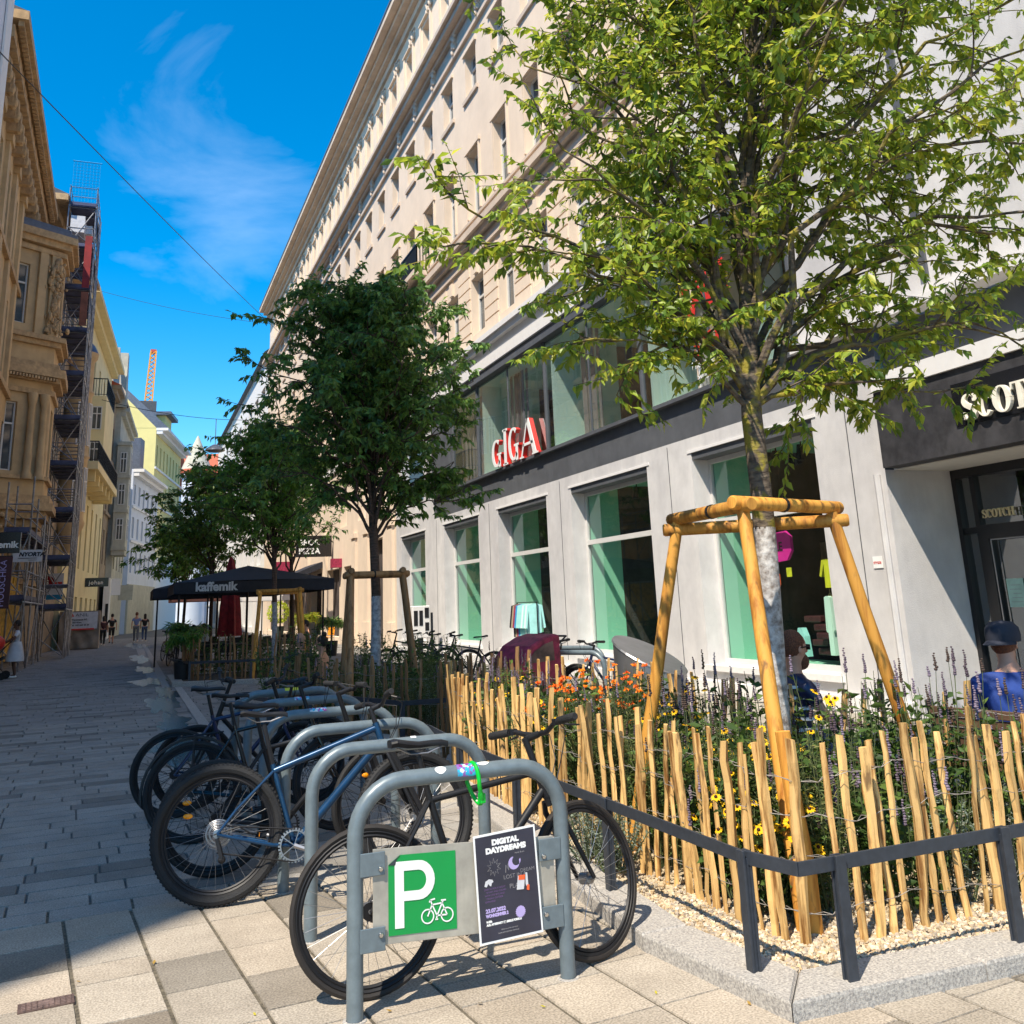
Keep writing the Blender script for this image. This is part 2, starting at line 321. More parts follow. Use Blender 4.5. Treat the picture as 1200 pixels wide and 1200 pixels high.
    def build(s,name,m,parent=None,smooth=False,local=False,bevel=0,whole=False):
        if name in AUTOSPLIT and not whole:
            return [q.build(name,m,parent,smooth,local,bevel,True) for q in s.pieces()][0]
        vs=s.v
        if parent is not None and not local:
            iv=WM[parent.name].inverted(); vs=[iv@v for v in vs]
        me=bpy.data.meshes.new(name); me.from_pydata([tuple(v) for v in vs],[],s.f)
        if s.c:
            at=me.color_attributes.new('Col','FLOAT_COLOR','POINT')
            at.data.foreach_set('color',np.array([(c[0],c[1],c[2],1) for c in s.c],dtype=np.float32).ravel())
        me.materials.append(m if not isinstance(m,str) else M[m])
        if smooth:
            me.polygons.foreach_set('use_smooth',[True]*len(me.polygons))
            try: me.set_sharp_from_angle(angle=R_(40))
            except Exception: pass
        me.update()
        o=bpy.data.objects.new(name,me); col.objects.link(o)
        if parent is not None: o.parent=parent
        if bevel:
            b=o.modifiers.new('bevel','BEVEL'); b.width=bevel; b.segments=2; b.limit_method='ANGLE'
        # a part's world matrix equals its parent's (parts sit at local origin)
        WM[o.name]=WM[parent.name] if parent is not None else Matrix.Identity(4)
        return o
WM={}
AUTOSPLIT={'bracket','bolt','moulding','cornice','brace','wheel','eye','shoe','post','pole','foot_ring','saddle_rail','fork_leg','curtain','shopfront','mint_ceiling','dark_band','soffit','dark_display','strap','tower','panel','stored_panel','paper_scrap','lilac_shape','orange_mark','red_mark','print_line','door_edge','balcony_slab'}
def tag(o,label=None,cat=None,group=None,kind=None):
    if label: o['label']=label
    if cat: o['category']=cat
    if group: o['group']=group
    if kind: o['kind']=kind
    return o
def thing(name,label,cat,loc=(0,0,0),rz=0,group=None,lean=None):
    o=bpy.data.objects.new(name,None); col.objects.link(o); o.empty_display_size=.2
    o.location=loc; o.rotation_euler=(0,0,rz) if lean is None else lean
    WM[o.name]=Matrix.Translation(Vector(loc))@o.rotation_euler.to_matrix().to_4x4()
    return tag(o,label,cat,group)
def struct(mb,name,m,**k): return tag(mb.build(name,m,None,**k),kind='structure')
def copy_tree(o,parent=None):
    c=o.copy(); col.objects.link(c)
    if parent is not None: c.parent=parent
    for ch in list(o.children): copy_tree(ch,c)
    return c
def dup(o,loc,rz=0,label=None,group=None,scale=None,rot=None):
    c=copy_tree(o); c.location=loc; c.rotation_euler=rot if rot else (0,0,rz)
    if scale: c.scale=scale
    if label: c['label']=label
    if group: c['group']=group
    return c
def text(body,name,m,o,u,v,h,depth=.004,bold=.0,parent=None,align='LEFT',stretch=1.,space=1.):
    cu=bpy.data.curves.new(name,'FONT'); cu.body=body; cu.size=h/.73; cu.extrude=depth/2; cu.offset=bold; cu.align_x=align; cu.space_character=space; cu.resolution_u=4
    t=bpy.data.objects.new(name,cu); col.objects.link(t); bpy.context.view_layer.update()
    me=bpy.data.meshes.new_from_object(t.evaluated_get(bpy.context.evaluated_depsgraph_get())); bpy.data.objects.remove(t)
    o=Vector(o);u=Vector(u).normalized();v=Vector(v).normalized();w=u.cross(v)
    mt=Matrix.Translation(o)@Matrix((u*stretch,v,w)).transposed().to_4x4()
    me.transform(mt)
    if parent is not None: me.transform(WM[parent.name].inverted())
    me.materials.clear(); me.materials.append(M[m] if isinstance(m,str) else m)
    ob=bpy.data.objects.new(name,me); col.objects.link(ob)
    if parent is not None: ob.parent=parent
    return ob
def stroke(mb,pts,o,u,v,w,t):
    """flat lettering stroke; pts = [(x,y,width)], extruded t along w"""
    o=Vector(o);u=Vector(u);v=Vector(v);w=Vector(w); Lf=[];Rt=[]
    for i,(x,y,wd) in enumerate(pts):
        a=pts[max(0,i-1)]; b=pts[min(len(pts)-1,i+1)]; d=Vector((b[0]-a[0],b[1]-a[1])); 
        if d.length<1e-9: d=Vector((1,0))
        d.normalize(); n=Vector((-d.y,d.x))*wd/2; Lf.append((x+n.x,y+n.y)); Rt.append((x-n.x,y-n.y))
    for i in range(len(pts)-1): mb.prism([Lf[i],Rt[i],Rt[i+1],Lf[i+1]],o,u,v,w,t)
rnd=random.Random(7)
# ================================================================= GROUND
g=MB(); g.quad((-900,-300,-.014),(900,-300,-.014),(900,1500,-.014),(-900,1500,-.014)); struct(g,'ground','asphalt')
def slabs(name,x0,x1,y0,y1,wx,wy,stag,ang,gap,base,pivot=(0,6.3),clip=None,dark=.16):
    mb=MB(); ca,sa=math.cos(ang),math.sin(ang); r=random.Random(3)
    nx=int((x1-x0)/wx)+2; ny=int((y1-y0)/wy)+2
    def tf(a,b,z): return (pivot[0]+ca*a-sa*b,pivot[1]+sa*a+ca*b,z)
    for j in range(ny):
        rowoff=0; 
        if stag=='x': rowoff=(j%2)*wx*.5+r.uniform(-.08,.08)
        a=x0+rowoff-wx
        while a<x1:
            w=wx if stag!='x' else wx*r.choice((.8,1,1,1.15))
            b=y0+j*wy
            if stag=='y': b+=(int(round((a-x0)/wx))%2)*wy*.0+((int(round((a-x0)/wx))*7)%5)*wy*.11
            cx_,cy_,_=tf(a+w/2,b+wy/2,0)
            if clip is None or clip(cx_,cy_):
                k=r.gauss(1,.055); 
                if r.random()<dark: k*=r.uniform(.55,.72)
                t=r.uniform(-.02,.02); mb.cc=(base[0]*k*(1+t),base[1]*k,base[2]*k*(1-t))
                g2=gap/2; dz=r.uniform(-.0008,.0008); e=.004
                vs=[tf(a+g2,b+g2,-.013),tf(a+w-g2,b+g2,-.013),tf(a+w-g2,b+wy-g2,-.013),tf(a+g2,b+wy-g2,-.013),
                    tf(a+g2+e,b+g2+e,dz),tf(a+w-g2-e,b+g2+e,dz),tf(a+w-g2-e,b+wy-g2-e,dz),tf(a+g2+e,b+wy-g2-e,dz)]
                mb._a(vs,[(4,5,6,7),(0,1,5,4),(1,2,6,5),(2,3,7,6),(3,0,4,7)])
            a+=w
    struct(mb,name,'paving')
AN=R_(4.5)
def columns(name,x0,x1,y0,y1,w,ang,base,pivot,seed=3):
    mb=MB(); ca,sa=math.cos(ang),math.sin(ang); r=random.Random(seed)
    def tf(a,b,z): return (pivot[0]+ca*a-sa*b,pivot[1]+sa*a+ca*b,z)
    a=x0
    while a<x1:
        b=y1+.0
        while b>y0:
            h=r.choice((.26,.42,.42,.5,.5)); k=r.gauss(1,.06)
            if r.random()<.13: k*=r.uniform(.55,.72)
            t=r.uniform(-.025,.025); mb.cc=(base[0]*k*(1+t),base[1]*k,base[2]*k*(1-t)); g1=.0075; g2=.0025; e=.003; dz=r.uniform(-.0008,.0008)
            vs=[tf(a+g1,b-h+g2,-.013),tf(a+w-g1,b-h+g2,-.013),tf(a+w-g1,b-g2,-.013),tf(a+g1,b-g2,-.013),tf(a+g1+e,b-h+g2+e,dz),tf(a+w-g1-e,b-h+g2+e,dz),tf(a+w-g1-e,b-g2-e,dz),tf(a+g1+e,b-g2-e,dz)]
            mb._a(vs,[(4,5,6,7),(0,1,5,4),(1,2,6,5),(2,3,7,6),(3,0,4,7)]); b-=h
        a+=w
    struct(mb,name,'paving')
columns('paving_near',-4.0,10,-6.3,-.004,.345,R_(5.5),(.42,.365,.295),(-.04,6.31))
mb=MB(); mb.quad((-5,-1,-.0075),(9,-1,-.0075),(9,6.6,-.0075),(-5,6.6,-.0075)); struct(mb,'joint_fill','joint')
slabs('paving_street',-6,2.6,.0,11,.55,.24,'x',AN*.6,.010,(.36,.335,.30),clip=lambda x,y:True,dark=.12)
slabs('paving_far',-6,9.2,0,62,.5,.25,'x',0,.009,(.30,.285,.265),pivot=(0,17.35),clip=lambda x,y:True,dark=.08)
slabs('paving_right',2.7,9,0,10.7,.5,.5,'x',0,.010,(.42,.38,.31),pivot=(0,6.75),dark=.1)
# kerbs --------------------------------------------------------------
def off_poly(P,d):
    n=len(P); out=[]
    for i in range(n):
        a=Vector(P[i-1]);b=Vector(P[i]);c=Vector(P[(i+1)%n]); e1=(b-a).normalized(); e2=(c-b).normalized()
        n1=Vector((-e1.y,e1.x)); n2=Vector((-e2.y,e2.x)); m=(n1+n2); m=m/max(.2,m.dot(n1)); out.append(tuple(b+m*d))
    return out
def kerb(name,P,w,h,loc_open=()):
    """P counter-clockwise; stones with real joints"""
    Q=off_poly(P,w); mb=MB(); n=len(P)
    for i in range(n):
        if i in loc_open: continue
        a=Vector(P[i]);b=Vector(P[(i+1)%n]);c=Vector(Q[i]);d=Vector(Q[(i+1)%n]); L_=(b-a).length; k=max(1,round(L_/1.0))
        for j in range(k):
            t0=j/k+.003/L_; t1=(j+1)/k-.003/L_; e=.012
            p=[a.lerp(b,t0),a.lerp(b,t1),c.lerp(d,t1),c.lerp(d,t0)]
            o=(p[0]+p[1]+p[2]+p[3])/4
            top=[q+(o-q).normalized()*e for q in p]
            mb._a([(*q,-.02) for q in p]+[(*q,h-e) for q in p]+[(*q,h) for q in top],
                  [(0,1,5,4),(1,2,6,5),(2,3,7,6),(3,0,4,7),(4,5,9,8),(5,6,10,9),(6,7,11,10),(7,4,8,11),(8,9,10,11)])
    struct(mb,name,'kerb'); return Q
P1=[(2.44,3.44),(3.386,3.395),(8.0,3.22),(8.0,4.2),(5.2,4.2),(4.3,6.1),(4.3,10.5),(3.35,10.5),(2.75,9.0),(2.576,7.47),(2.43,5.9),(2.31,4.37)]
Q1=kerb('kerb_near_planter',P1,.25,.072)
P2=[(3.1,10.95),(4.6,10.95),(4.6,15.2),(1.75,15.2),(1.75,14.6)]
Q2=kerb('kerb_middle_planter',P2,.2,.10)
P3=[(2.75,23.2),(4.6,23.2),(4.6,27),(1.0,27),(1.0,23.9)]
Q3=kerb('kerb_cafe_planter',P3,.25,.10)
mb=MB(); mb.box(1.15,1.32,11.2,14.4,-.02,.10); mb.box(1.05,1.2,14.45,23.6,-.02,.015); mb.box(.8,.95,24,60,-.02,.02); struct(mb,'kerb_street','kerb')
def bed(name,P,z,m):
    mb=MB(); mb._a([(x,y,z) for x,y in P],[tuple(range(len(P)))]); struct(mb,name,m)
bed('gravel_bed_near',off_poly(P1,.2),.050,'gravelbed'); bed('soil_middle',off_poly(P2,.15),.085,'soil'); bed('soil_cafe',off_poly(P3,.2),.085,'soil')
# loose pebbles
def inside(P,x,y):
    c=False;n=len(P)
    for i in range(n):
        x1,y1=P[i];x2,y2=P[(i+1)%n]
        if (y1>y)!=(y2>y) and x<(x2-x1)*(y-y1)/(y2-y1)+x1: c=not c
    return c
pb=MB(); r=random.Random(11); Qi=off_poly(P1,.25); cnt=0
Qf=off_poly(P1,.62)
while cnt<21000:
    x=r.uniform(2.4,6.2); y=r.uniform(3.5,9) if r.random()<.35 else r.uniform(3.5,4.8)
    if x>5 and y>4.2: continue
    if not inside(Qi,x,y) or (inside(Qf,x,y) and r.random()<.8): 
        continue
    s=r.uniform(.0045,.0115); k=r.uniform(.6,1.15); pb.cc=r.choice([(.60*k,.48*k,.32*k),(.66*k,.56*k,.42*k),(.52*k,.38*k,.22*k),(.45*k,.38*k,.30*k)])
    q=[Vector((r.uniform(.6,1)*sx,r.uniform(.6,1)*sy,r.uniform(.35,.8)*sz))*s for sz in(-1,1) for sx,sy in ((-1,-1),(1,-1),(1,1),(-1,1))]
    rot=Matrix.Rotation(r.uniform(0,6.3),3,'Z')@Matrix.Rotation(r.uniform(-.6,.6),3,'X'); c=Vector((x,y,.051+r.uniform(0,.017)))
    pb._a([c+rot@v for v in q],[(0,3,2,1),(4,5,6,7),(0,1,5,4),(1,2,6,5),(2,3,7,6),(3,0,4,7)]); cnt+=1
tag(pb.build('gravel','gravel'),'pale tan gravel spread inside the kerb of the near planter','gravel',kind='stuff')
# dark wet strip of the gutter with puddles
m,t,b=nodes('water_film'); b.inputs['Base Color'].default_value=(.02,.022,.026,1); b.inputs['Roughness'].default_value=.26; b.inputs['Specular IOR Level'].default_value=1.; b.inputs['IOR'].default_value=1.7
n_=t.nodes.new('ShaderNodeTexNoise'); n_.inputs['Scale'].default_value=7; bp_=t.nodes.new('ShaderNodeBump'); bp_.inputs['Strength'].default_value=.45; bp_.inputs['Distance'].default_value=.01
tc_=t.nodes.new('ShaderNodeTexCoord'); t.links.new(tc_.outputs['Object'],n_.inputs['Vector']); t.links.new(n_.outputs[0],bp_.inputs['Height']); t.links.new(bp_.outputs[0],b.inputs['Normal']); M['water']=m
def blob(cx,cy,rx,ry,seed,z=.0035):
    r=random.Random(seed); mb=MB(); n=56; ph=[r.uniform(0,6.28) for _ in range(6)]
    pts=[]
    for i in range(n):
        a=2*math.pi*i/n; k=1+.22*math.sin(2*a+ph[0])+.18*math.sin(5*a+ph[1])+.12*math.sin(9*a+ph[2])+.1*math.sin(14*a+ph[3])
        pts.append((cx+rx*k*math.cos(a),cy+ry*k*math.sin(a),z))
    mb._a([(cx,cy,z)]+pts,[(0,1+i,1+(i+1)%n) for i in range(n)]); return mb
for i,(px,py,rx,ry) in enumerate([(208,877,.34,1.3),(205,850,.26,1.5),(190,826,.24,2.0),(176,799,.38,1.6),(196,812,.2,1.8),(163,772,.35,3.4),(170,785,.25,2.0),(158,757,.5,5)]):
    c=PZ(px,py); struct(blob(c.x,c.y,rx,ry,i+5,.0035+i*.0006),'puddle','water')
mb=MB(); mb.quad((.55,26,.0025),(1.0,26,.0025),(1.0,60,.0025),(.4,60,.0025)); struct(mb,'gutter','kerb')
# iron cover in the lower left corner
c=PZ(54,1177); t_=thing('drain_cover','small rusty brown rectangular iron cover in the sunlit slabs at the lower left','drain cover',(c.x,c.y,0),AN)
mb=MB(); mb.box(-.11,.11,-.055,.055,-.01,.004); mb.build('plate','drainbrown',t_,local=True)
mb=MB()
for i in range(9):
    for j in range(5):
        if 2<i<6 and 1<j<4: continue
        x=-.1+.2*(i+.5)/9; y=-.047+.094*(j+.5)/5; mb.box(x-.008,x+.008,y-.006,y+.006,.004,.0065)
mb.box(-.03,.03,-.012,.03,.004,.0065); mb.build('tread','drainlight',t_,local=True)
# ================================================================= WALLS WITH REAL OPENINGS
def wall(mb,o,u,nrm,u0,u1,z0,z1,holes,rev=.25,skip=()):
    """front skin of a wall in plane o + u*a + z ; holes=[(a0,a1,z0,z1)], reveals go inwards"""
    o=Vector(o);u=Vector(u).normalized();nn=Vector(nrm).normalized();Z=Vector((0,0,1))
    def P(a,z,d=0): return o+u*a+Z*z-nn*d
    us=sorted({u0,u1}|{h[0] for h in holes}|{h[1] for h in holes}); zs=sorted({z0,z1}|{h[2] for h in holes}|{h[3] for h in holes})
    us=[a for a in us if u0-1e-6<=a<=u1+1e-6]; zs=[a for a in zs if z0-1e-6<=a<=z1+1e-6]
    for i in range(len(us)-1):
        run=None
        for j in range(len(zs)-1):
            a=(us[i]+us[i+1])/2; z=(zs[j]+zs[j+1])/2
            if any(h[0]<a<h[1] and h[2]<z<h[3] for h in holes):
                if run is not None: mb.quad(P(us[i],run),P(us[i+1],run),P(us[i+1],zs[j]),P(us[i],zs[j])); run=None
            elif run is None: run=zs[j]
        if run is not None: mb.quad(P(us[i],run),P(us[i+1],run),P(us[i+1],zs[-1]),P(us[i],zs[-1]))
    for a0,a1,b0,b1 in holes:
        mb.quad(P(a0,b0),P(a0,b1),P(a0,b1,rev),P(a0,b0,rev)); mb.quad(P(a1,b0),P(a1,b0,rev),P(a1,b1,rev),P(a1,b1))
        mb.quad(P(a0,b0),P(a0,b0,rev),P(a1,b0,rev),P(a1,b0)); mb.quad(P(a0,b1),P(a1,b1),P(a1,b1,rev),P(a0,b1,rev))
def win_proto(w,h,style=1,fm='winframe',gm='winglass'):
    """casement window, local: x along wall, y outwards(+), z up, origin bottom centre of the opening at reveal depth"""
    f=MB(); t=.06
    f.box(-w/2,-w/2+t,-.03,.04,0,h); f.box(w/2-t,w/2,-.03,.04,0,h); f.box(-w/2+t,w/2-t,-.03,.04,0,t); f.box(-w/2+t,w/2-t,-.03,.04,h-t,h)
    f.box(-.03,.03,-.02,.045,t,h-t)
    zz=h*.68
    if style: f.box(-w/2+t,-.03,-.02,.045,zz-.03,zz+.04); f.box(.03,w/2-t,-.02,.045,zz-.03,zz+.04)
    p=MB(); p.box(-w/2+t*.6,w/2-t*.6,-.012,-.004,t*.6,h-t*.6)
    return f,p
_wc={}
def put_window(parent,P,u,n,w,h,style=1,fm='winframe',sillm=None,sillw=.03,sillz=.0):
    """place one window as a part (pane its sub-part) in the parent's frame"""
    key=(round(w,2),round(h,2),style,fm,sillm)
    u=Vector(u).normalized(); n=Vector(n).normalized(); mt=Matrix((u,n,Vector((0,0,1)))).transposed().to_4x4(); mt.translation=Vector(P)
    loc=WM[parent.name].inverted()@mt
    if key not in _wc:
        f,p=win_proto(w,h,style,fm); 
        mf=bpy.data.meshes.new('window'); mf.from_pydata([tuple(v) for v in f.v],[],f.f); mf.materials.append(M[fm])
        mp_=bpy.data.meshes.new('pane'); mp_.from_pydata([tuple(v) for v in p.v],[],p.f); mp_.materials.append(M['winglass'])
        ms=None
        if sillm:
            s_=MB(); s_.box(-w/2-.16,w/2+.16,.10,.10+.2+sillw,-.16,-.02); s_.box(-w/2-.10,w/2+.10,.10,.18+sillw,-.24,-.16)
            ms=bpy.data.meshes.new('sill'); ms.from_pydata([tuple(v) for v in s_.v],[],s_.f); ms.materials.append(M[sillm])
        _wc[key]=(mf,mp_,ms)
    mf,mp_,ms=_wc[key]
    o=bpy.data.objects.new('window',mf); col.objects.link(o); o.parent=parent; o.matrix_local=loc
    q=bpy.data.objects.new('pane',mp_); col.objects.link(q); q.parent=o
    if ms:
        s=bpy.data.objects.new('sill',ms); col.objects.link(s); s.parent=o
    return o
X0=9.0
# ================================================================= LEFT ROW
def facade(name,label,p0,p1,z1,m,rows,trim=None,depth=9,gable=0,roofm='slate',eave=.5,z0=0,frame='winframe',cat='building',extra=None,win=True,eavez=.5):
    """block standing on the segment p0->p1 (street on the right when walking p0->p1)"""
    p0=Vector((*p0,0));p1=Vector((*p1,0)); u=(p1-p0); L_=u.length; u.normalize(); n=Vector((u.y,-u.x,0))
    b=thing(name,label,cat,tuple(p0)); mb=MB(); holes=[]; wins=[]
    for (za,zb,k,w,off) in rows:
        for i in range(k):
            a=L_*(i+.5)/k+off; holes.append((a-w/2,a+w/2,za,zb)); wins.append((a,za,w,zb-za))
    wall(mb,p0,u,n,0,L_,z0,z1,holes,.22)
    A=p0-n*depth; B=p1-n*depth
    Z=Vector((0,0,1))
    mb.quad(p0+Z*z0,p0+Z*z1,A+Z*z1,A+Z*z0); mb.quad(p1+Z*z0,B+Z*z0,B+Z*z1,p1+Z*z1); mb.quad(A+Z*z1,B+Z*z1,B+Z*z0,A+Z*z0)
    mb.build('wall',m,b)
    for a,za,w,h in wins: put_window(b,p0+u*a+Z*za-n*.19,u,n,w,h,1,frame)
    t=MB(); tr=trim or m
    t.bar(p0-u*.05+n*eave*.5+Z*(z1-.15),p1+u*.05+n*eave*.5+Z*(z1-.15),eave,.3); t.bar(p0+n*eave*.28+Z*(z1-.5),p1+n*eave*.28+Z*(z1-.5),eave*.5,.36)
    for (za,zb,k,w,off) in rows[:1]+rows[1::2]: t.bar(p0+n*.08+Z*(za-.35),p1+n*.08+Z*(za-.35),.16,.22)
    t.build('cornice',tr,b)
    rf=MB(); mid=-n*depth/2; rz=z1+ (gable or 2.5)
    E0=p0+n*eave+Z*(z1+.01); E1=p1+n*eave+Z*(z1+.01)
    rf._a([E0,E1,p1+mid+Z*rz,p0+mid+Z*rz,B+Z*(z1+.01),A+Z*(z1+.01)],[(0,1,2,3),(3,2,4,5),(0,3,5),(1,4,2)])
    rf.build('roof',roofm,b)
    return b,u,n,L_
# L0: pale corner house at the left edge (its unseen roof outline is shaped to throw the street shade)
b0=thing('corner_house','plain pale grey house whose straight edge shows at the top left corner of the photo','building',(-4,20,0))
mb=MB(); P0=[(-4.0,26.6),(-4.0,9.7),(-4.15,6.6),(-5.3,3.0),(-7.8,.75),(-9.65,-1.9),(-10.3,-2.6),(-10.85,-3.1),(-11.7,-3.5),(-24,-7.9),(-24,26.6)]; n=len(P0); H0=21.6
mb._a([(x,y,0) for x,y in P0]+[(x,y,H0) for x,y in P0],[(i,i+n,(i+1)%n+n,(i+1)%n) for i in range(n)]+[tuple(range(n,2*n))]); mb.build('wall','whiteblue',b0)
mb=MB(); mb.box(-3.985,-3.93,25.3,26.2,.3,21); mb.build('pilaster','pale',b0)
for zz in (3.8,7.4,11,14.6,18.2):
    for yy in (12,14.6,17.2,19.8,22.4,24.4):
        put_window(b0,(-3.99,yy,zz),(0,1,0),(1,0,0),1.0,1.7)
# L1: ornate tan palace with the oriel
b1,u,n,L1=facade('ornate_house','tan ornate stone house with a heavy bracketed cornice, first on the left',(-4.75,28.2),(-4.95,44.2),19.4,'tan',[(14.6,17.2,6,1.1,0),(10.4,13.2,6,1.1,0),(6.2,9.0,6,1.1,0)],'tantrim',eave=.95,roofm='slate',gable=1.8)
Z=Vector((0,0,1)); q0=Vector((-4.75,28.2,0)); mb=MB()
for i in range(18):
    c=q0+u*(L1*(i+.5)/18); mb.bar(c+n*.42+Z*18.55,c+n*.42+Z*18.95,.34,.7,up=(0,1,0)); mb.ob(c+n*.22+Z*18.1,u,n,Z,.15,.22,.35)
    mb.ball(c+n*.35+Z*17.95,.17,8,5,(1,1,1.5))
mb.split('console','tantrim',b1,smooth=True)
mb=MB()
for i in range(60):
    c=q0+u*(L1*(i+.5)/60); mb.ob(c+n*.75+Z*19.02,u,n,Z,.07,.08,.1)
mb.build('dentil_row','tantrim',b1)
mb=MB()
for i in range(7):
    c=q0+u*(L1*i/6); mb.ob(c+n*.07+Z*14,u,n,Z,.28,.07,4.0); mb.ob(c+n*.1+Z*17.7,u,n,Z,.36,.12,.2); mb.ob(c+n*.06+Z*3,u,n,Z,.3,.06,3)
mb.split('pilaster','tan',b1)
# oriel, chamfered: near face turned towards the viewer
or_=[(-6.1,39.3),(-3.42,41.2),(-3.42,43.3),(-4.9,44.2)]
ob_=thing('oriel_bay','tan stone oriel with tall white windows, half columns and a zinc cap','oriel',(-4,41,0)); ob_.name='oriel_bay'
def orring(mb,z0,z1,d):
    ctr=Vector((-5,42)); pp=[]
    for x,y in or_:
        v=Vector((x,y))-ctr; pp.append(ctr+v*(1+d/v.length))
    k=len(pp); mb._a([(p.x,p.y,z0) for p in pp]+[(p.x,p.y,z1) for p in pp],[(i,i+1,k+i+1,k+i) for i in range(k-1)]+[tuple(range(k-1,-1,-1)),tuple(range(k,2*k))])
a0=Vector((*or_[0],0)); a1=Vector((*or_[1],0)); uo=(a1-a0).normalized(); no=Vector((uo.y,-uo.x,0)); Lo=(a1-a0).length
a2=Vector((*or_[2],0)); uo2=(a2-a1).normalized(); no2=Vector((uo2.y,-uo2.x,0)); Lo2=(a2-a1).length
mb=MB(); hz=[(7.2,9.9),(13.1,15.6)]
wall(mb,a0,uo,no,0,Lo,5.7,17.0,[(1.15,1.95,za,zb) for za,zb in hz],.2); wall(mb,a1,uo2,no2,0,Lo2,5.7,17.0,[(.6,1.5,za,zb) for za,zb in hz],.2)
mb.build('wall','tan',ob_)
for za,zb in hz:
    put_window(ob_,a0+uo*1.55+Z*za-no*.17,uo,no,.8,zb-za); put_window(ob_,a1+uo2*1.05+Z*za-no2*.17,uo2,no2,.9,zb-za)
mb=MB()
for z0_,z1_,d in [(5.7,6.0,.45),(6.0,6.3,.3),(6.9,7.05,.18),(10.3,10.5,.16),(10.8,11.0,.35),(11.0,11.35,.55),(11.35,11.6,.25),(12.3,12.5,.25),(12.5,12.7,.45),(16.2,16.4,.2),(16.5,16.75,.4),(16.75,17.05,.62)]: orring(mb,z0_,z1_,d)
for i in range(26): c=a0+uo*(Lo*(i+.5)/26)+no*.36; mb.ob(c+Z*10.9,uo,no,Z,.035,.1,.06)
mb.build('moulding','tantrim',ob_)
mb=MB()
for za,zb in ((6.9,10.3),(12.7,16.2)):
    for s_ in (.55,2.45,2.95):
        c=a0+uo*s_+no*.16
        if za<8: mb.lathe([(.20,za),(.2,za+.15),(.14,za+.3),(.15,za+.9),(.13,za+1.0),(.115,zb-.5),(.16,zb-.35),(.2,zb-.1),(.18,zb)],(c.x,c.y,0),12)
        else: mb.ob(c-no*.1+Z*(za+zb)/2,uo,no,Z,.17,.08,(zb-za)/2)
mb.split('column','tan',ob_,smooth=True)
mb=MB(); r=random.Random(4)
for k in range(210):
    zz=r.uniform(12.9,16.0); c=a0+uo*(Lo-.25+r.gauss(0,.13+.07*math.sin(zz*3)))+no*(.08+r.uniform(0,.16)); mb.ball(c+Z*zz,r.uniform(.04,.10),6,4,(1,1,r.uniform(.8,2.2)))
for k in range(110):
    zz=r.uniform(12.9,16.0); c=a0+uo*(.3+r.gauss(0,.13))+no*(.08+r.uniform(0,.15)); mb.ball(c+Z*zz,r.uniform(.04,.11),6,4,(1,1,r.uniform(.8,2.2)))
mb.build('carving','tantrim',ob_,smooth=True)
mb=MB(); orring(mb,17.05,17.2,.6); orring(mb,17.2,17.45,.3); mb.build('cap','zinc',ob_)
mb=MB()  # scrolled console under the oriel
for j,(z0_,z1_,d) in enumerate([(5.4,5.7,.15),(5.1,5.4,-.15),(4.8,5.1,-.5),(4.5,4.8,-.9)]): orring(mb,z0_,z1_,d)
for k in range(14):
    a=k/13*math.pi*1.7; c=a0+uo*(1.5+.42*math.cos(a)*(1-k/20))+no*.22; mb.ball(c+Z*(5.15+.42*math.sin(a)*(1-k/20)),.1,7,5)
mb.build('console','tantrim',ob_,smooth=True)
# yellow hoarding boards on the ground storey
hb=thing('board_hoarding','tall yellow plank hoarding covering the ground floor of the ornate house','hoarding',(-4.1,36,0))
for i in range(26):
    y=31+i*.55; mb=MB(); mb.box(-4.33,-4.28,y,y+.53,.1+rnd.uniform(0,.1),3.0+rnd.uniform(-.2,.6)); mb.build('board','yboard',hb)
# further houses
facade('scaffolded_house','brown old house behind the scaffolding',(-4.75,44.4),(-3.75,57.5),20.5,'brownst',[(15.8,18.4,4,1.2,0),(11.8,14.4,4,1.2,0),(7.6,10.4,4,1.2,0),(3.6,6.2,4,1.2,0)],'tantrim',eave=1.1)
# round bay under the scaffold end
mb=MB(); t_=thing('stone_turret_bay','brown stone turret bay with a small zinc dome beside the cream house','oriel',(-3.4,56.2,0))
mb.lathe([(.15,5.0),(.5,5.8),(.72,6.4),(.78,6.6),(.7,6.8),(.7,10),(.8,10.2),(.7,10.4),(.7,13.6),(.8,13.8),(.7,14),(.7,15.6),(.85,15.8),(.9,16.1)],(-3.3,56.6,0),16); mb.build('wall','tan',t_,smooth=True)
mb=MB(); mb.lathe([(.9,16.1),(.65,16.6),(.25,17.0),(.0,17.2)],(-3.3,56.6,0),16); mb.build('dome','zinc',t_,smooth=True)
for za,zb in ((7.2,9.6),(10.8,13.2)):
    for a in (-70,-20,30):
        d=Vector((math.cos(R_(a)),math.sin(R_(a)),0)); put_window(t_,Vector((-3.3,56.6,za))+d*.69,(-d.y,d.x,0),d,.4,zb-za)
bc,uc,nc,Lc=facade('cream_house','cream yellow house with black balcony rails and a deep cream canopy balcony',(-3.55,58),(-2.3,79),20.6,'cream',[(16.0,18.4,6,1.0,0),(12.2,14.4,6,1.0,0),(4.6,8.8,7,.95,0),(.4,2.9,7,1.3,0)],'cream',eave=.9,roofm='slate')
c0=Vector((-3.55,58,0)); mb=MB(); mb.ob(c0+uc*7+nc*.7+Z*10.0,uc,nc,Z,7,.75,.22)
for k in range(6): mb.ob(c0+uc*(1+k*2.4)+nc*.65+Z*9.5,uc,nc,Z,.2,.6,.32)
mb.ob(c0+uc*10+nc*.5+Z*12.9,uc,nc,Z,3,.5,2.6)
mb.build('balcony_slab','cream',bc)
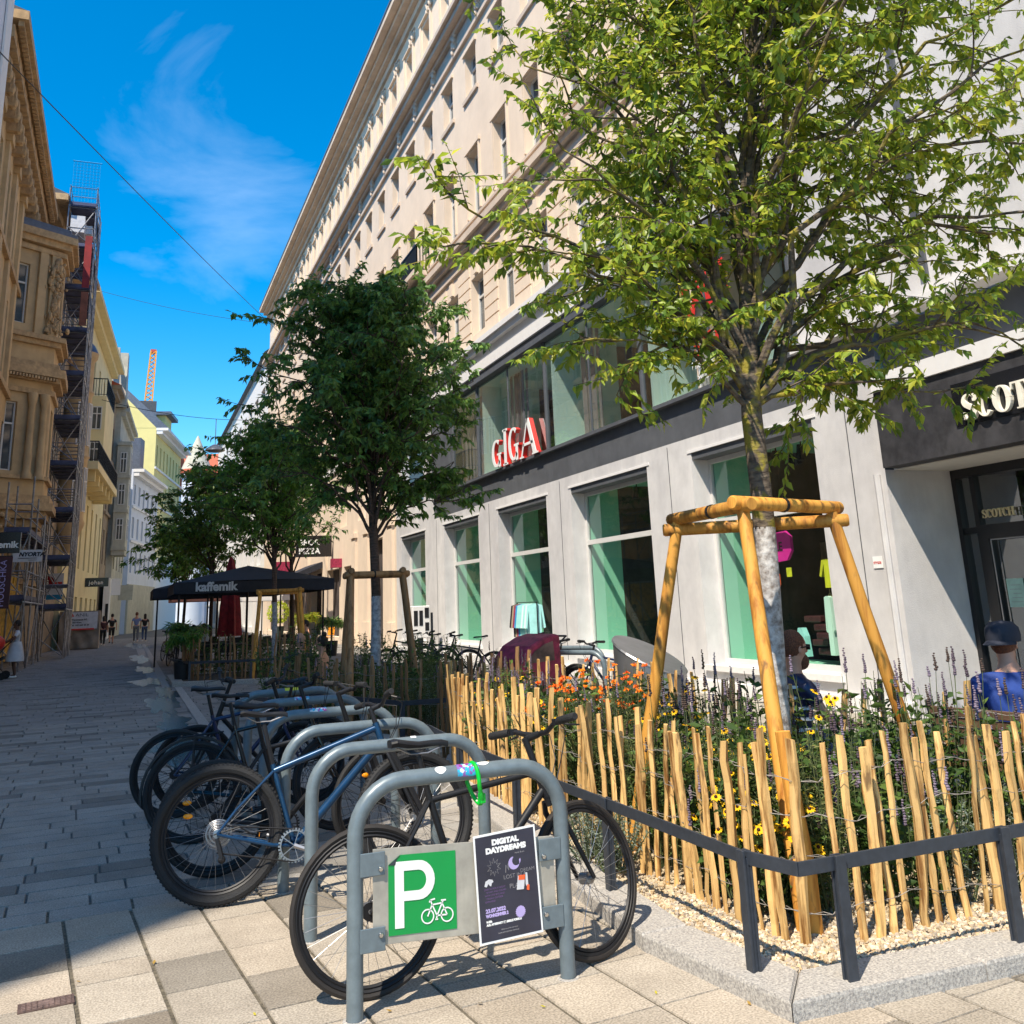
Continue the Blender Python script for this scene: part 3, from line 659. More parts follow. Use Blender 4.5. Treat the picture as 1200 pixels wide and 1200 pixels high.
def rail(mb,a,b,h,k,w=.03):
    a=Vector(a);b=Vector(b); mb.bar(a+Z*h,b+Z*h,w*2,w*2); mb.bar(a+Z*.06,b+Z*.06,w,w)
    for i in range(k+1): p=a.lerp(b,i/k); mb.bar(p,p+Z*h,w,w,up=(1,0,0))
mb=MB(); e0=c0+nc*1.4; rail(mb,e0+Z*10.25,e0+uc*14+Z*10.25,1.1,60); rail(mb,c0+Z*10.25,e0+Z*10.25,1.1,8)
e1=c0+nc*1.0+uc*7; rail(mb,e1+Z*15.55,e1+uc*6+Z*15.55,1.1,26); rail(mb,e1-nc*1.0+Z*15.55,e1+Z*15.55,1.1,6)
mb.build('balcony_rail','black',bc)
for zz in (11.0,13.3):
    put_window(bc,c0+uc*7-nc*0+nc*.5-uc*.02+Z*zz,-nc,-uc,.6,1.5); 
facade('brown_gabled_house','narrow brown stone house with arched windows left of the grey gable',(-2.25,79.3),(-1.6,89),19.5,'brownst',[(14,16.6,4,1.1,0),(9.8,12.4,4,1.1,0),(5.6,8.2,4,1.1,0)],'brownst',eave=.7,roofm='redroof')
bg_,ug,ng,Lg=facade('grey_gable_house','grey green stone house with a tall stepped gable and an oriel',(-1.5,83.5),(-.75,96),18.5,'greenst',[(13.6,16,4,1.1,0),(9.4,12,4,1.1,0),(5.4,8,4,1.1,0)],'greenst',eave=.6)
g0=Vector((-1.5,83.5,0)); mb=MB()
mb.prism([(0,18.5),(3.6,18.5),(3.6,19.6),(3.0,20.2),(2.5,22.3),(2.4,23.6),(1.2,23.6),(1.1,22.3),(.6,20.2),(0,19.6)],g0+ng*.15-ug*.0,ug,Z,-ng,1.6)
mb.prism([(0,0),(0,5.2),(.5,5.2),(.9,2.2),(1.7,1.2),(1.7,0)],g0+Z*18.5-ng*1.6,ng,Z,-ug,.4)
mb.ob(g0+ug*.9+ng*.4+Z*11,ug,ng,Z,1.4,.5,4.6); mb.build('gable','greenst',bg_)
for za in (7.6,10.4,13.0):
    put_window(bg_,g0+ug*.9+ng*.92+Z*za,ug,ng,1.2,1.8); put_window(bg_,g0-ug*.52+ng*.42+Z*za,ng,-ug,.5,1.7)
mb=MB(); mb.prism([(0,18.5),(1.9,18.5),(1.85,19.8),(1.5,20.4),(1.35,22.2),(1.3,23.6),(.75,23.6),(.7,22.2),(.5,20.4),(.1,19.8)],g0+ng*.35-ug*.55,-ng,Z,ug,.5)
for zz in (6.9,9.9,12.7,15.4): mb.ob(g0-ug*.0+ng*.42+Z*zz,ug,ng,Z,.6,.56,.12)
mb.build('gable','greenst',bg_)
mb=MB()
for zz in (20.8,): mb.ob(g0-ug*.56-ng*.55+Z*zz,ng,ug,Z,.22,.02,.9)
mb.build('pane','winglass',bg_)
wb,uw,nw,Lw=facade('white_house','white plaster house with a grey stone base and a zinc dormer',(-.35,99),(2.3,113),15.6,'whiteblue',[(12.3,14.2,6,.9,0),(9.0,11,6,.9,0),(5.7,7.7,6,.9,0)],'pale',eave=1.0,roofm='zinc')
mb=MB(); w0=Vector((-.35,99,0)); mb.ob(w0+uw*Lw/2+nw*.08+Z*2.3,uw,nw,Z,Lw/2,.1,2.3); mb.build('base','greenst',wb)
mb=MB(); mb.ob(w0+uw*1.6-nw*.5+Z*17.2,uw,nw,Z,1.0,.9,1.6); mb.build('dormer','zinc',wb)
yb,uy,ny,Ly=facade('yellow_house','tall bright yellow house with a blank gable end and a roof terrace box',(1.75,113.5),(5.3,132),22.4,'yellow',[(18.2,20.6,8,.9,0),(14,16.8,8,.9,0),(9.8,12.6,8,.9,0)],'pale',eave=1.3,roofm='zinc',gable=6.5,depth=11)
y0_=Vector((1.75,113.5,0)); mb=MB(); mb.ob(y0_+uy*Ly/2+ny*.1+Z*4,uy,ny,Z,Ly/2,.15,4); mb.build('base','pale',yb)
mb=MB(); mb._a([y0_+Z*22.4-uy*.02,y0_-ny*11+Z*22.4-uy*.02,y0_-ny*5.5+Z*28.0-uy*.02],[(0,1,2)]); mb.ob(y0_+uy*9-ny*1.8+Z*23.2,uy,ny,Z,2.2,1.6,2.0); mb.build('gable','yellow',yb)
mb=MB(); mb.ob(y0_+uy*9-ny*1.8+Z*25.4,uy,ny,Z,2.8,2.3,.2); mb.build('terrace_roof','zinc',yb)
mb=MB(); mb.ob(y0_+uy*6.5-ny*2.6+Z*24.2,uy,ny,Z,.3,1.4,1.0); mb.build('terrace_glass','winglass',yb)
# end of the street: white house with tower and red roof
tb,ut,n2,Lt=facade('white_tower_house','ornate white house with red tiled roof and a round corner tower closing the street',(3.5,150),(24,140),19.5,'whiteblue',[(15.4,17.8,9,1.1,0),(11.4,13.8,9,1.1,0),(7.4,9.8,9,1.1,0),(3,5.6,9,1.1,0)],'pale',eave=.8,roofm='redroof',gable=6)
mb=MB(); mb.lathe([(2.0,0),(2.0,21),(2.3,21.2),(2.3,22)],(8.2,147.2,0),16); mb.lathe([(1.3,0),(1.3,20),(1.5,20.5)],(12.6,145.2,0),12); mb.build('tower','whiteblue',tb,smooth=True)
mb=MB(); mb.lathe([(2.4,22),(0.1,27.5)],(8.2,147.2,0),16); mb.build('spire','greenst',tb)
mb=MB(); mb.lathe([(2.4,21.7),(2.5,22.0),(2.4,22.3)],(8.2,147.2,0),16); mb._a([(3.5,149,19.5),(8,147,19.5),(5.2,149.5,27.5)],[(0,1,2)]); mb.build('roof_band','redroof',tb)
# crane
cr=thing('tower_crane','orange yellow lattice tower crane standing far behind the roofs','crane',(1.8,145,0))
A=PY(172,490,145); B=PY(180,412,145); mb=MB(); dv=(B-A); w=.62
cs=[Vector((sx*w,sy*w,0)) for sx,sy in((-1,-1),(1,-1),(1,1),(-1,1))]
A=A-dv*.45; dv=B-A
for c in cs: mb.bar(A+c,B+c*.6,.2,.2,up=(1,0,0))
N_=22
for i in range(N_):
    for k in range(4):
        s0=1-.4*i/N_; s1=1-.4*(i+1)/N_
        mb.bar(A+dv*i/N_+cs[k]*s0,A+dv*(i+1)/N_+cs[(k+1)%4]*s1,.12,.12,up=(1,0,0)); mb.bar(A+dv*i/N_+cs[k]*s0,A+dv*i/N_+cs[(k+1)%4]*s0,.12,.12,up=(1,0,0))
mb.build('mast','crane',cr)
mb=MB(); mb.ob(A+dv*.36,(1,0,0),(0,1,0),Z,1.2,1.2,1.6); mb.build('cab','slate',cr); mb=MB(); mb.ob(B,(1,0,0),(0,1,0),Z,.42,.42,.25); mb.build('head','cranered',cr)
# ================================================================= RIGHT SIDE: department store base + beige upper house
UY=Vector((0,1,0)); NX=Vector((-1,0,0)); UR=Vector((0,-1,0))
st=thing('department_store','pale grey rendered shop building with tall mint lined windows and a glass band above','building',(9,20,0))
WINS=[(30.5,33.5),(25.2,28.42),(20.4,23.65),(15.6,19.04),(10.8,14.04)]
mb=MB(); o=Vector((X0,0,0))
wall(mb,o,UY,NX,9.496,34.2,0,4.25,[(a,b,.45,3.98) for a,b in WINS],.36)
wall(mb,o,UY,NX,29.4,34.2,4.25,8.0,[(30.6,33.4,5.0,7.6)],.3)
wall(mb,o,UY,NX,-12,13.55,5.05,26,[(10.9,13.55,5.05,7.7)],.2)     # smooth grey upper wall
# return walls of the shop entrance
mb.quad((9,9.496,0),(9,9.496,3.05),(10.2,9.496,3.05),(10.2,9.496,0))
mb.build('wall','render_grey',st)
mb=MB(); wall(mb,o+NX*.0,UY,NX,9.4,29.4,4.25,4.93,[],.1); wall(mb,Vector((9.12,0,0)),UY,NX,-12,9.4,4.25,4.9,[],.1)
mb.box(8.93,9.0,27.4,29.4,4.9,7.8); 
for a,b in WINS: mb.box(9.02,9.36,a+.001,b-.001,3.86,3.979)
mb.build('dark_band','band',st)
mb=MB(); 
for a,b in WINS[:]: mb.box(8.985,8.999,a-.1,b+.1,3.98,4.03)
mb.box(8.86,9.12,-12,9.40,4.04,4.26); mb.box(8.80,9.2,-12,10.85,4.93,5.04); mb.box(8.9,9.0,9.5,34.2,0,.2)
for a,b in WINS: mb.box(8.93,9.36,a-.05,b+.05,.36,.449)
mb.split('trim','pale',st)
mb=MB()
for y in (10.1,14.8,19.6,24.3,29.2): mb.box(8.992,8.999,y-.006,y+.006,.3,4.2)
mb.box(8.96,9.0,8.3,8.42,5.3,26); mb.box(8.94,9.0,12.3,12.42,8.0,26); mb.split('pipe','band',st)
mb=MB(); mb.tube([(8.97,9.62,0),(8.97,9.62,3.0)],.045,8); mb.build('downpipe','render_grey',st,smooth=True)
# window frames + glass + interiors
for a,b in WINS:
    f=MB(); x=9.33
    f.box(x,x+.06,a,a+.07,.45,3.86); f.box(x,x+.06,b-.07,b,.45,3.86); f.box(x,x+.06,a+.07,b-.07,.45,.53); f.box(x,x+.06,a+.07,b-.07,3.78,3.86); f.box(x-.02,x+.06,a+.07,b-.07,2.72,2.82)
    fo=f.build('shop_window','winframe',st)
    p=MB(); p.quad((x+.03,b-.05,.5),(x+.03,a+.05,.5),(x+.03,a+.05,3.82),(x+.03,b-.05,3.82)); p.build('pane','glass',fo)
    q=MB(); q.box(9.42,10.15,b-.06,b-.02,.3,4.3); q.build('mint_panel','mint',st)
    q=MB(); q.box(9.42,13,a-.3,b+.4,4.02,4.06); q.box(9.42,10.6,a-.3,b+.4,.30,.46); q.build('mint_ceiling','mint',st)
    q=MB(); q.bar((9.9,a+.5,3.98),(9.9,b-.9,3.98),.05,.04); 
    for k in range(3): yy=a+.75+k*.65; q.tube([(9.9,yy,3.95),(9.9,yy,3.82)],.012,6); q.tube([(9.9,yy,3.84),(9.86,yy,3.6)],.065,10)
    q.split('track_lamp','black',st)
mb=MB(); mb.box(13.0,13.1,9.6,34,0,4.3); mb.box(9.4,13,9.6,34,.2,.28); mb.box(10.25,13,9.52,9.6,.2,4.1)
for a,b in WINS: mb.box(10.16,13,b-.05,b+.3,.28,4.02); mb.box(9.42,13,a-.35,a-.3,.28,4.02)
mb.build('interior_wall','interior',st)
mb=MB(); r=random.Random(8)
for a,b in WINS:
    for k in range(26):
        x=r.uniform(10.9,12.6); y=r.uniform(a,b-.4); z=r.choice((.5,1.0,1.5,2.0)); mb.box(x,x+r.uniform(.15,.5),y,y+r.uniform(.15,.5),z,z+r.uniform(.1,.4))
    mb.box(12.2,12.6,a+.2,b-.4,.3,.9); mb.box(11.8,11.9,a,b,2.4,2.5)
mb.build('shelving','interiorbrown',st)
# little warm lamps inside (lit in the photo)
m,t,b=nodes('warm_lamp'); b.inputs['Emission Color'].default_value=(1,.75,.5,1); b.inputs['Emission Strength'].default_value=6; M['warmlamp']=m
mb=MB()
for a,b in WINS:
    for k in range(5): mb.ball((r.uniform(10.8,12.6),r.uniform(a+.2,b-1.2),r.uniform(2.3,3.2)),.022,6,4)
mb.split('lamp','warmlamp',st)
# glass band of the first floor ---------------------------------------------------
mull=[10.9,15.53,20.14,25.0,27.3,29.3]
mb=MB()
for y in mull: mb.box(8.97,9.05,y-.03,y+.03,5.0,7.66)
for y in (13.2,17.8,22.6): mb.box(9.0,9.04,y-.015,y+.015,5.0,7.66)
mb.box(8.88,9.06,10.9,29.4,4.93,5.0); mb.box(8.86,9.1,10.7,29.4,7.66,7.8); mb.box(8.96,12.2,10.7,29.5,7.8,7.955);
gfr=mb.build('glass_band_frame','band',st)
for i in range(len(mull)-1):
    p=MB(); p.quad((9.02,mull[i+1]-.03,5.0),(9.02,mull[i]+.03,5.0),(9.02,mull[i]+.03,7.66),(9.02,mull[i+1]-.03,7.66)); p.build('pane','glass2',gfr)
mb=MB()
for y in (15.4,20.0,24.9,29.0,12.2): mb.box(9.12,10.9,y-.06,y,5.0,7.64)
mb.box(9.1,11.5,10.9,29,7.62,7.66); mb.box(9.1,12,10.9,29,4.95,4.99); mb.build('mint_panel','mintpale',st)
mb=MB(); mb.box(9.1,11.5,10.70,10.79,4.9,7.8); mb.box(11.5,11.6,10.8,29.3,4.9,7.7); 
for y in (15.4,20.0,24.9): mb.box(10.91,11.5,y-.1,y,5,7.6)
mb.build('interior_wall','interiorbrown',st)
mb=MB()
for y,k in ((26,1.3),(22.4,.9),(18.2,.7)):
    for i in range(int(k*14)): mb.box(9.5+.04*math.sin(i*1.9),9.52+.04*math.sin(i*1.9),y+i*.11,y+i*.11+.1,5,7.6)
mb.build('curtain','greyprint',st)
# entrance of the neighbouring shop --------------------------------------------------
mb=MB(); mb.box(8.90,9.15,-12,9.42,3.055,4.04); mb.build('stone_fascia','darkstone',st,bevel=.006)
mb=MB(); mb.box(8.885,8.90,-4,8.15,3.36,3.86); mb.build('sign_panel','gloss_black',st)
mb=MB(); mb.box(9.15,10.4,-4,9.496,3.045,3.10); mb.build('soffit','soffit',st)
mb=MB(); fx=10.15
def fr(y0,y1,z0,z1,d=.06): mb.box(fx-d,fx+.04,y0,y1,z0,z1)
fr(-2,9.49,2.93,3.044); fr(9.42,9.49,0,2.93); fr(9.14,9.21,0,2.93,.05); fr(-2,9.14,2.2,2.30,.05); fr(9.21,9.42,2.2,2.28,.04); fr(9.03,9.14,0,2.2,.07); fr(8.0,8.1,0,2.2,.07); fr(8.1,9.03,2.12,2.2,.07); fr(8.1,9.03,0,.15,.07); fr(6.9,7.0,0,2.93,.05)
mb.build('entrance_frame','darkbronze',st)
mb=MB(); mb.quad((fx,9.45,0),(fx,-2,0),(fx,-2,2.95),(fx,9.45,2.95)); mb.build('entrance_glass','glass2',st)
mb=MB(); mb.box(fx-.075,fx-.068,8.99,9.005,.2,2.1); mb.box(fx-.075,fx-.068,8.1,9.0,2.10,2.115); mb.build('door_edge','steel',st)
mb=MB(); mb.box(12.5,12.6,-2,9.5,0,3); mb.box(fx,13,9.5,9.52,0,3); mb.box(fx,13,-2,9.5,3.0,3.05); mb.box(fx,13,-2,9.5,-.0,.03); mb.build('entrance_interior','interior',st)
mb=MB(); mb.box(fx-.085,fx-.078,8.62,8.86,1.28,1.62); mb.build('paper_notice','tealgreen',st)
mb=MB()
for k in range(5): mb.box(fx-.088,fx-.0855,8.66,8.82-.02*(k%3),1.34+k*.05,1.345+k*.05)
mb.build('notice_print','greyprint',st)
mb=MB()
for k in range(5): mb.box(11,11.3,8.75,9.05,1.68+k*.035,1.705+k*.035)
mb.build('folded_clothes','tantrim',st)
# high-contrast serif letters
def serif_word(word,h,o,u,v,w,t,name,m,parent):
    x=0; o=Vector(o); 
    for ch in word:
        mb=MB()
        if ch in 'CO':
            W_=.80*h if ch=='O' else .70*h; pts=[]; a0,a1=(42,318) if ch=='C' else (0,360)
            k=26
            for i in range(k+1):
                a=R_(a0+(a1-a0)*i/k); wd=h*(.05+.17*abs(math.cos(a))**1.5)
                pts.append((x+W_/2+math.cos(a)*(W_/2-.10*h),h/2+math.sin(a)*(h/2-.02*h),wd))
            stroke(mb,pts,o,u,v,w,t)
            if ch=='C':
                mb.prism([(x+W_-.13*h,h*.64),(x+W_-.05*h,h*.64),(x+W_-.05*h,h*.97),(x+W_-.13*h,h*.90)],o,u,v,w,t); 
            x+=W_+.05*h
        elif ch=='S':
            W_=.58*h; pts=[]
            P=[(.93,.80),(.80,.93),(.5,.975),(.22,.90),(.13,.74),(.25,.60),(.52,.50),(.80,.39),(.89,.24),(.76,.08),(.5,.02),(.2,.07),(.06,.20)]
            wd=[.06,.06,.06,.12,.19,.20,.21,.20,.18,.12,.06,.06,.05]
            # smooth
            for i in range(len(P)-1):
                for s in range(4):
                    q=s/4; p0=P[max(0,i-1)];p1=P[i];p2=P[i+1];p3=P[min(len(P)-1,i+2)]
                    cr_=lambda a,b,c,d:.5*((2*b)+(-a+c)*q+(2*a-5*b+4*c-d)*q*q+(-a+3*b-3*c+d)*q**3)
                    pts.append((x+W_*cr_(p0[0],p1[0],p2[0],p3[0]),h*cr_(p0[1],p1[1],p2[1],p3[1]),h*(wd[i]*(1-q)+wd[i+1]*q)))
            pts.append((x+W_*P[-1][0],h*P[-1][1],h*wd[-1])); stroke(mb,pts,o,u,v,w,t)
            mb.prism([(x+W_*.86,h*.68),(x+W_*.98,h*.68),(x+W_*.98,h*.97),(x+W_*.86,h*.9)],o,u,v,w,t); mb.prism([(x+W_*.0,h*.03),(x+W_*.11,h*.1),(x+W_*.11,h*.32),(x+W_*.0,h*.32)],o,u,v,w,t)
            x+=W_+.06*h
        elif ch=='T':
            W_=.68*h
            mb.prism([(x,h*.93),(x+W_,h*.93),(x+W_,h),(x,h)],o,u,v,w,t); mb.prism([(x+W_*.5-.1*h,0.05*h),(x+W_*.5+.1*h,0.05*h),(x+W_*.5+.1*h,h*.93),(x+W_*.5-.1*h,h*.93)],o,u,v,w,t)
            mb.prism([(x+W_*.22,0),(x+W_*.78,0),(x+W_*.78,h*.05),(x+W_*.22,h*.05)],o,u,v,w,t)
            mb.prism([(x,h*.74),(x+.05*h,h*.74),(x+.09*h,h*.93),(x,h*.93)],o,u,v,w,t); mb.prism([(x+W_-.05*h,h*.74),(x+W_,h*.74),(x+W_,h*.93),(x+W_-.09*h,h*.93)],o,u,v,w,t)
            x+=W_+.05*h
        elif ch=='H':
            W_=.8*h
            for q in (.14,.66): mb.prism([(x+q*h-.1*h,0),(x+q*h+.1*h,0),(x+q*h+.1*h,h),(x+q*h-.1*h,h)],o,u,v,w,t)
            mb.prism([(x+.24*h,.47*h),(x+.56*h,.47*h),(x+.56*h,.54*h),(x+.24*h,.54*h)],o,u,v,w,t)
            for q in (.14,.66):
                for zz in (0,.95): mb.prism([(x+q*h-.18*h,zz*h),(x+q*h+.18*h,zz*h),(x+q*h+.18*h,zz*h+.05*h),(x+q*h-.18*h,zz*h+.05*h)],o+Vector(w)*.001,u,v,w,t)
            x+=W_+.05*h
        mb.build(name,m,parent)
serif_word('SCOTCH',.30,(8.884,7.98,3.40),UR,Z,NX,.05,'letter','ivory',st)
serif_word('SCOTCH',.105,(fx-.06,9.06,2.38),UR,Z,NX,.02,'small_letter','brass',st)
# GIGA letters: white faces, deep red bodies
def giga(x,m,t,nm,d=0):
    h=.93; o=Vector((x,23.45,4.99)); 
    def put(poly,ox): q=MB(); q.prism([(a+ox,b) for a,b in poly],o,UR,Z,NX,t); q.build(nm,m,st)
    def G_(ox,hh,zz):
        q=MB(); pts=[]; 
        for i in range(25):
            a=R_(50+270*i/24); pts.append((ox+.36+math.cos(a)*.27,zz+hh/2+math.sin(a)*(hh/2-.07),.05+.11*abs(math.cos(a))))
        stroke(q,pts,o,UR,Z,NX,t)
        q.prism([(ox+.50,zz+.02),(ox+.64,zz+.02),(ox+.64,zz+hh*.42),(ox+.50,zz+hh*.42)],o,UR,Z,NX,t); q.prism([(ox+.40,zz+hh*.42),(ox+.70,zz+hh*.42),(ox+.70,zz+hh*.48),(ox+.40,zz+hh*.48)],o,UR,Z,NX,t)
        q.build(nm,m,st)
    G_(0,h*.86,.0)
    q=MB(); q.prism([(.92,.02),(1.08,.02),(1.08,.92),(.92,.92)],o,UR,Z,NX,t); q.prism([(.84,.88),(1.16,.88),(1.16,.94),(.84,.94)],o,UR,Z,NX,t); q.prism([(.84,0),(1.16,0),(1.16,.05),(.84,.05)],o,UR,Z,NX,t); q.build(nm,m,st)
    G_(1.22,h*.98,.0)
    q=MB(); 
    q.prism([(2.05,0),(2.13,0),(2.56,h),(2.50,h)],o,UR,Z,NX,t); q.prism([(2.45,h),(2.62,h),(3.05,0),(2.84,0)],o,UR,Z,NX,t); q.prism([(2.2,h*.3),(2.85,h*.3),(2.83,h*.37),(2.23,h*.37)],o,UR,Z,NX,t)
    q.prism([(1.97,0),(2.22,0),(2.22,.04),(1.97,.04)],o,UR,Z,NX,t*.99); q.prism([(2.76,0),(3.13,0),(3.13,.04),(2.76,.04)],o,UR,Z,NX,t*.99); q.build(nm,m,st)
giga(8.94,'red',.11,'red_letter_body'); giga(8.825,'white',.012,'letter_face')
text('SALE','red_lettering','red',(9.0,13.9,6.35),(0,-1,.10),(0,.12,1),.62,.006,bold=.03,parent=st,stretch=.8)
text('SALE','red_lettering','red',(9.0,13.6,5.62),(0,-1,.10),(0,.12,1),.3,.006,bold=.02,parent=st)
text('Hier war','white_lettering','white',(9.0,13.75,5.40),UR,Z,.15,.004,parent=st); text('zu den S','white_lettering','white',(9.0,13.6,5.17),UR,Z,.15,.004,parent=st)
# small red and white sticker on the pillar
s_=thing('wall_sticker','small white sticker with red print on the grey pillar right of the big window','sticker',(8.995,9.83,1.85))
mb=MB(); mb.box(8.988,8.9955,9.75,9.92,1.82,1.97); mb.build('paper','white',s_); text('STYGGI','print','red',(8.986,9.91,1.875),UR,Z,.03,.002,bold=.001,parent=s_)
# sale shapes and garments inside the nearest window
def hang(name,label,cat,m,c,w,h,shape='hex',t=.05,group=None):
    t_=thing(name,label,cat,c); q=MB(); c=Vector(c)
    poly=[(-w/2,-h*.3),(-w*.35,-h/2),(w*.3,-h*.45),(w/2,-h*.15),(w*.5,h*.3),(w*.3,h/2),(-w*.4,h*.45),(-w/2,h*.2)] if shape=='hex' else [(-w/2,-h/2),(w/2,-h/2),(w/2,h/2),(-w/2,h/2)]
    q.prism(poly,c,UR,Z,NX,t); q.build('card',m,t_); q=MB(); q.tube([c+Z*h*.45,Vector((c.x,c.y,4.0))],.004,4); q.build('cord','black',t_); return t_
h_=hang('sale_sign','large magenta sale sign hanging in the shop window behind the tree','sale sign','magenta',(9.62,12.62,2.26),.62,.48)
text('SALE','print','black',(9.565,12.92,2.2),UR,Z,.14,.003,parent=h_,bold=.004)
h_=hang('sale_sign','orange red sale card hanging below the magenta sign','sale sign','orangecard',(9.6,12.86,1.73),.34,.34); text('30%','print','black',(9.545,12.98,1.70),UR,Z,.07,.003,parent=h_)
hang('note_card','small square yellow card in the shop window','card','yellowcard',(9.6,12.45,1.86),.12,.14,'sq',.01)
def garment(name,label,m,c,w,h,t=.07,group=None):
    t_=thing(name,label,'garment',c,group=group); q=MB(); c=Vector(c)
    q.prism([(-w*.42,-h),(w*.42,-h),(w*.38,-.16*h),(w*.62,-h*.62),(w*.74,-h*.58),(w*.5,-.02*h),(w*.15,0),(-w*.15,0),(-w*.5,-.02*h),(-w*.74,-h*.58),(-w*.62,-h*.62),(-w*.38,-.16*h)],c,UR,Z,NX,t); q.build('cloth',m,t_,smooth=False)
    q=MB(); q.tube([c+UR*-w*.4+Z*-.02,c+Z*.05,c+UR*w*.4+Z*-.02],.008,5); q.tube([c+Z*.05,c+Z*.14],.005,4); q.build('hanger','tantrim',t_); return t_
garment('hanging_shirt','yellow green top on a hanger in the big shop window','yellowcard',(9.75,11.6,2.02),.34,.42)
garment('hanging_shirt','pale mint top hanging low in the big shop window','mintpale',(9.75,11.75,1.48),.12,.85)
q0=thing('clothes_pile','dark red folded clothes on a table behind the big shop window','clothes',(10.2,11.6,.5)); mb=MB()
for k in range(14): mb.ob((10.0+rnd.uniform(0,.3),11.1+rnd.uniform(0,1.5),.65+.12*(k%6)),(1,0,0),(0,1,0),Z,.16,.2,.05)
mb.build('cloth','maroon',q0,bevel=.02)
q0=thing('turquoise_vest','turquoise top on a low stand behind the big shop window','garment',(9.7,12.35,.6)); mb=MB(); mb.prism([(-.1,0),(.12,0),(.09,.3),(.03,.42),(-.05,.42),(-.09,.3)],(9.7,12.35,.6),UR,Z,NX,.1); mb.build('cloth','aqua',q0)
# clothes rail in front of window two
cl=thing('clothes_rail','black clothes rail standing outside the third shop window from the right','clothes rail',(8.2,21.3,0)); mb=MB()
mb.tube([(8.6,21.5,0),(8.6,21.5,1.55),(8.6,20.3,1.55),(8.6,20.3,0)],.015,6); mb.tube([(8.35,21.5,.02),(8.85,21.5,.02)],.015,6); mb.tube([(8.35,20.3,.02),(8.85,20.3,.02)],.015,6); mb.build('frame','black',cl)
cm=['black','brownst','crimson','cobalt','aqua','aqua','aqua','mintpale','aqua','mintpale','aqua']
for i,c in enumerate(cm):
    y=21.42-i*.1; t_=thing('hanging_shirt',['black shirt at the left end of the clothes rail','brown shirt beside the black one on the clothes rail','dark red shirt on the clothes rail','bright blue shirt in the middle of the clothes rail'][i] if i<4 else 'pale mint or aqua shirt at the right half of the clothes rail','shirt',(8.6,y,1.5),group='shirts on the clothes rail')
    q=MB(); q.prism([(-.13,-.75),(.13,-.78),(.14,-.15),(.19,-.55),(.23,-.53),(.17,-.04),(.04,0),(-.04,0),(-.17,-.04),(-.23,-.53),(-.19,-.55),(-.14,-.15)],(8.6,y,1.52),(.9,-.45,0),Z,(-.45,-.9,0),.05); q.build('cloth',c,t_)
# ================================================================= BEIGE HOUSE ABOVE
bb=thing('beige_house','long cream beige five storey house with rows of recessed windows and carved cornices','building',(9,45,8))
YA,YB=13.6,72.0
rows=[('A',9.2,10.95,1.05),('B',12.88,15.0,1.05),('C',16.95,18.45,1.0),('D',21.35,22.45,.95)]
cen=[22.35+2.3*k for k in range(-3,21)]
mb=MB(); holes=[]
for nm,za,zb,w in rows:
    for y in cen:
        if YA+.6<y<YB-.6: holes.append((y-w/2,y+w/2,za,zb))
wall(mb,Vector((X0,0,0)),UY,NX,YA,YB,7.95,24.0,holes,.3)
gh=[(35.5,37.0,5.2,7.4),(39.2,40.7,5.2,7.4),(43,44.5,5.2,7.4),(47,48.5,5.2,7.4),(52,53.5,5.2,7.4),(58,59.5,5.2,7.4),(64,65.5,5.2,7.4)]
wall(mb,Vector((X0,0,0)),UY,NX,34.2,YB,0,7.95,gh+[(36.3,38.3,0,4.2),(42,43.6,0,3.4),(44.6,47.6,.3,3.4),(49,52,.3,3.4),(54,57,.3,3.4),(60,64,.3,3.4),(66,70,.3,3.4)],.4)
mb.quad((9,YA,5),(9,YA,24),(22,YA,24),(22,YA,5)); mb.quad((9,YB,0),(22,YB,0),(22,YB,24),(9,YB,24))
mb.build('wall','beige',bb)
for nm,za,zb,w in rows:
    for y in cen:
        if YA+.6<y<YB-.6: put_window(bb,(X0+.26,y,za),UY,NX,w,zb-za,1,'winframe','beigetrim' if nm=='C' else None)
for a,b_,c,d in gh: put_window(bb,(X0+.36,(a+b_)/2,c),UY,NX,b_-a,d-c)
def mould(prof,y0,y1,name,m):
    q=MB(); 
    for (x0,x1,z0,z1) in prof: q.box(X0-x1,X0-x0,y0,y1,z0,z1)
    return q.build(name,m,bb)
mould([(0,.12,23.4,23.7),(0,.3,23.7,23.9),(0,.55,23.9,24.1),(0,.85,24.1,24.35)],YA-.1,YB,'eaves_cornice','beigetrim')
mould([(0,.10,18.95,19.1),(0,.06,19.1,19.6),(0,.2,19.6,19.75),(0,.42,19.75,19.95),(0,.55,19.95,20.1),(0,.14,20.1,20.75),(0,.2,20.75,20.85)],YA,YB,'main_cornice','beigetrim')
mould([(0,.08,11.55,11.75),(0,.2,11.95,12.1),(0,.32,12.1,12.3),(0,.08,12.3,12.62),(0,.14,12.62,12.7)],YA,YB,'string_course','beigetrim')
mould([(0,.10,7.96,8.25),(0,.06,8.25,8.5),(0,.2,8.5,8.65),(0,.28,8.65,8.8)],YA,YB,'lower_ledge','pale')
mb=MB(); mb._a([(8.13,YA-.2,24.36),(8.13,YB,24.36),(14,YB,28.5),(14,YA-.2,28.5)],[(0,1,2,3)]); mb._a([(8.13,YA-.2,24.36),(14,YA-.2,28.5),(14,YA-.2,24.36)],[(0,1,2)]); mb.build('roof','slate',bb)
mb=MB(); mb.box(8.12,8.2,YA-.2,YB,24.35,24.46); mb.build('gutter','zinc',bb)
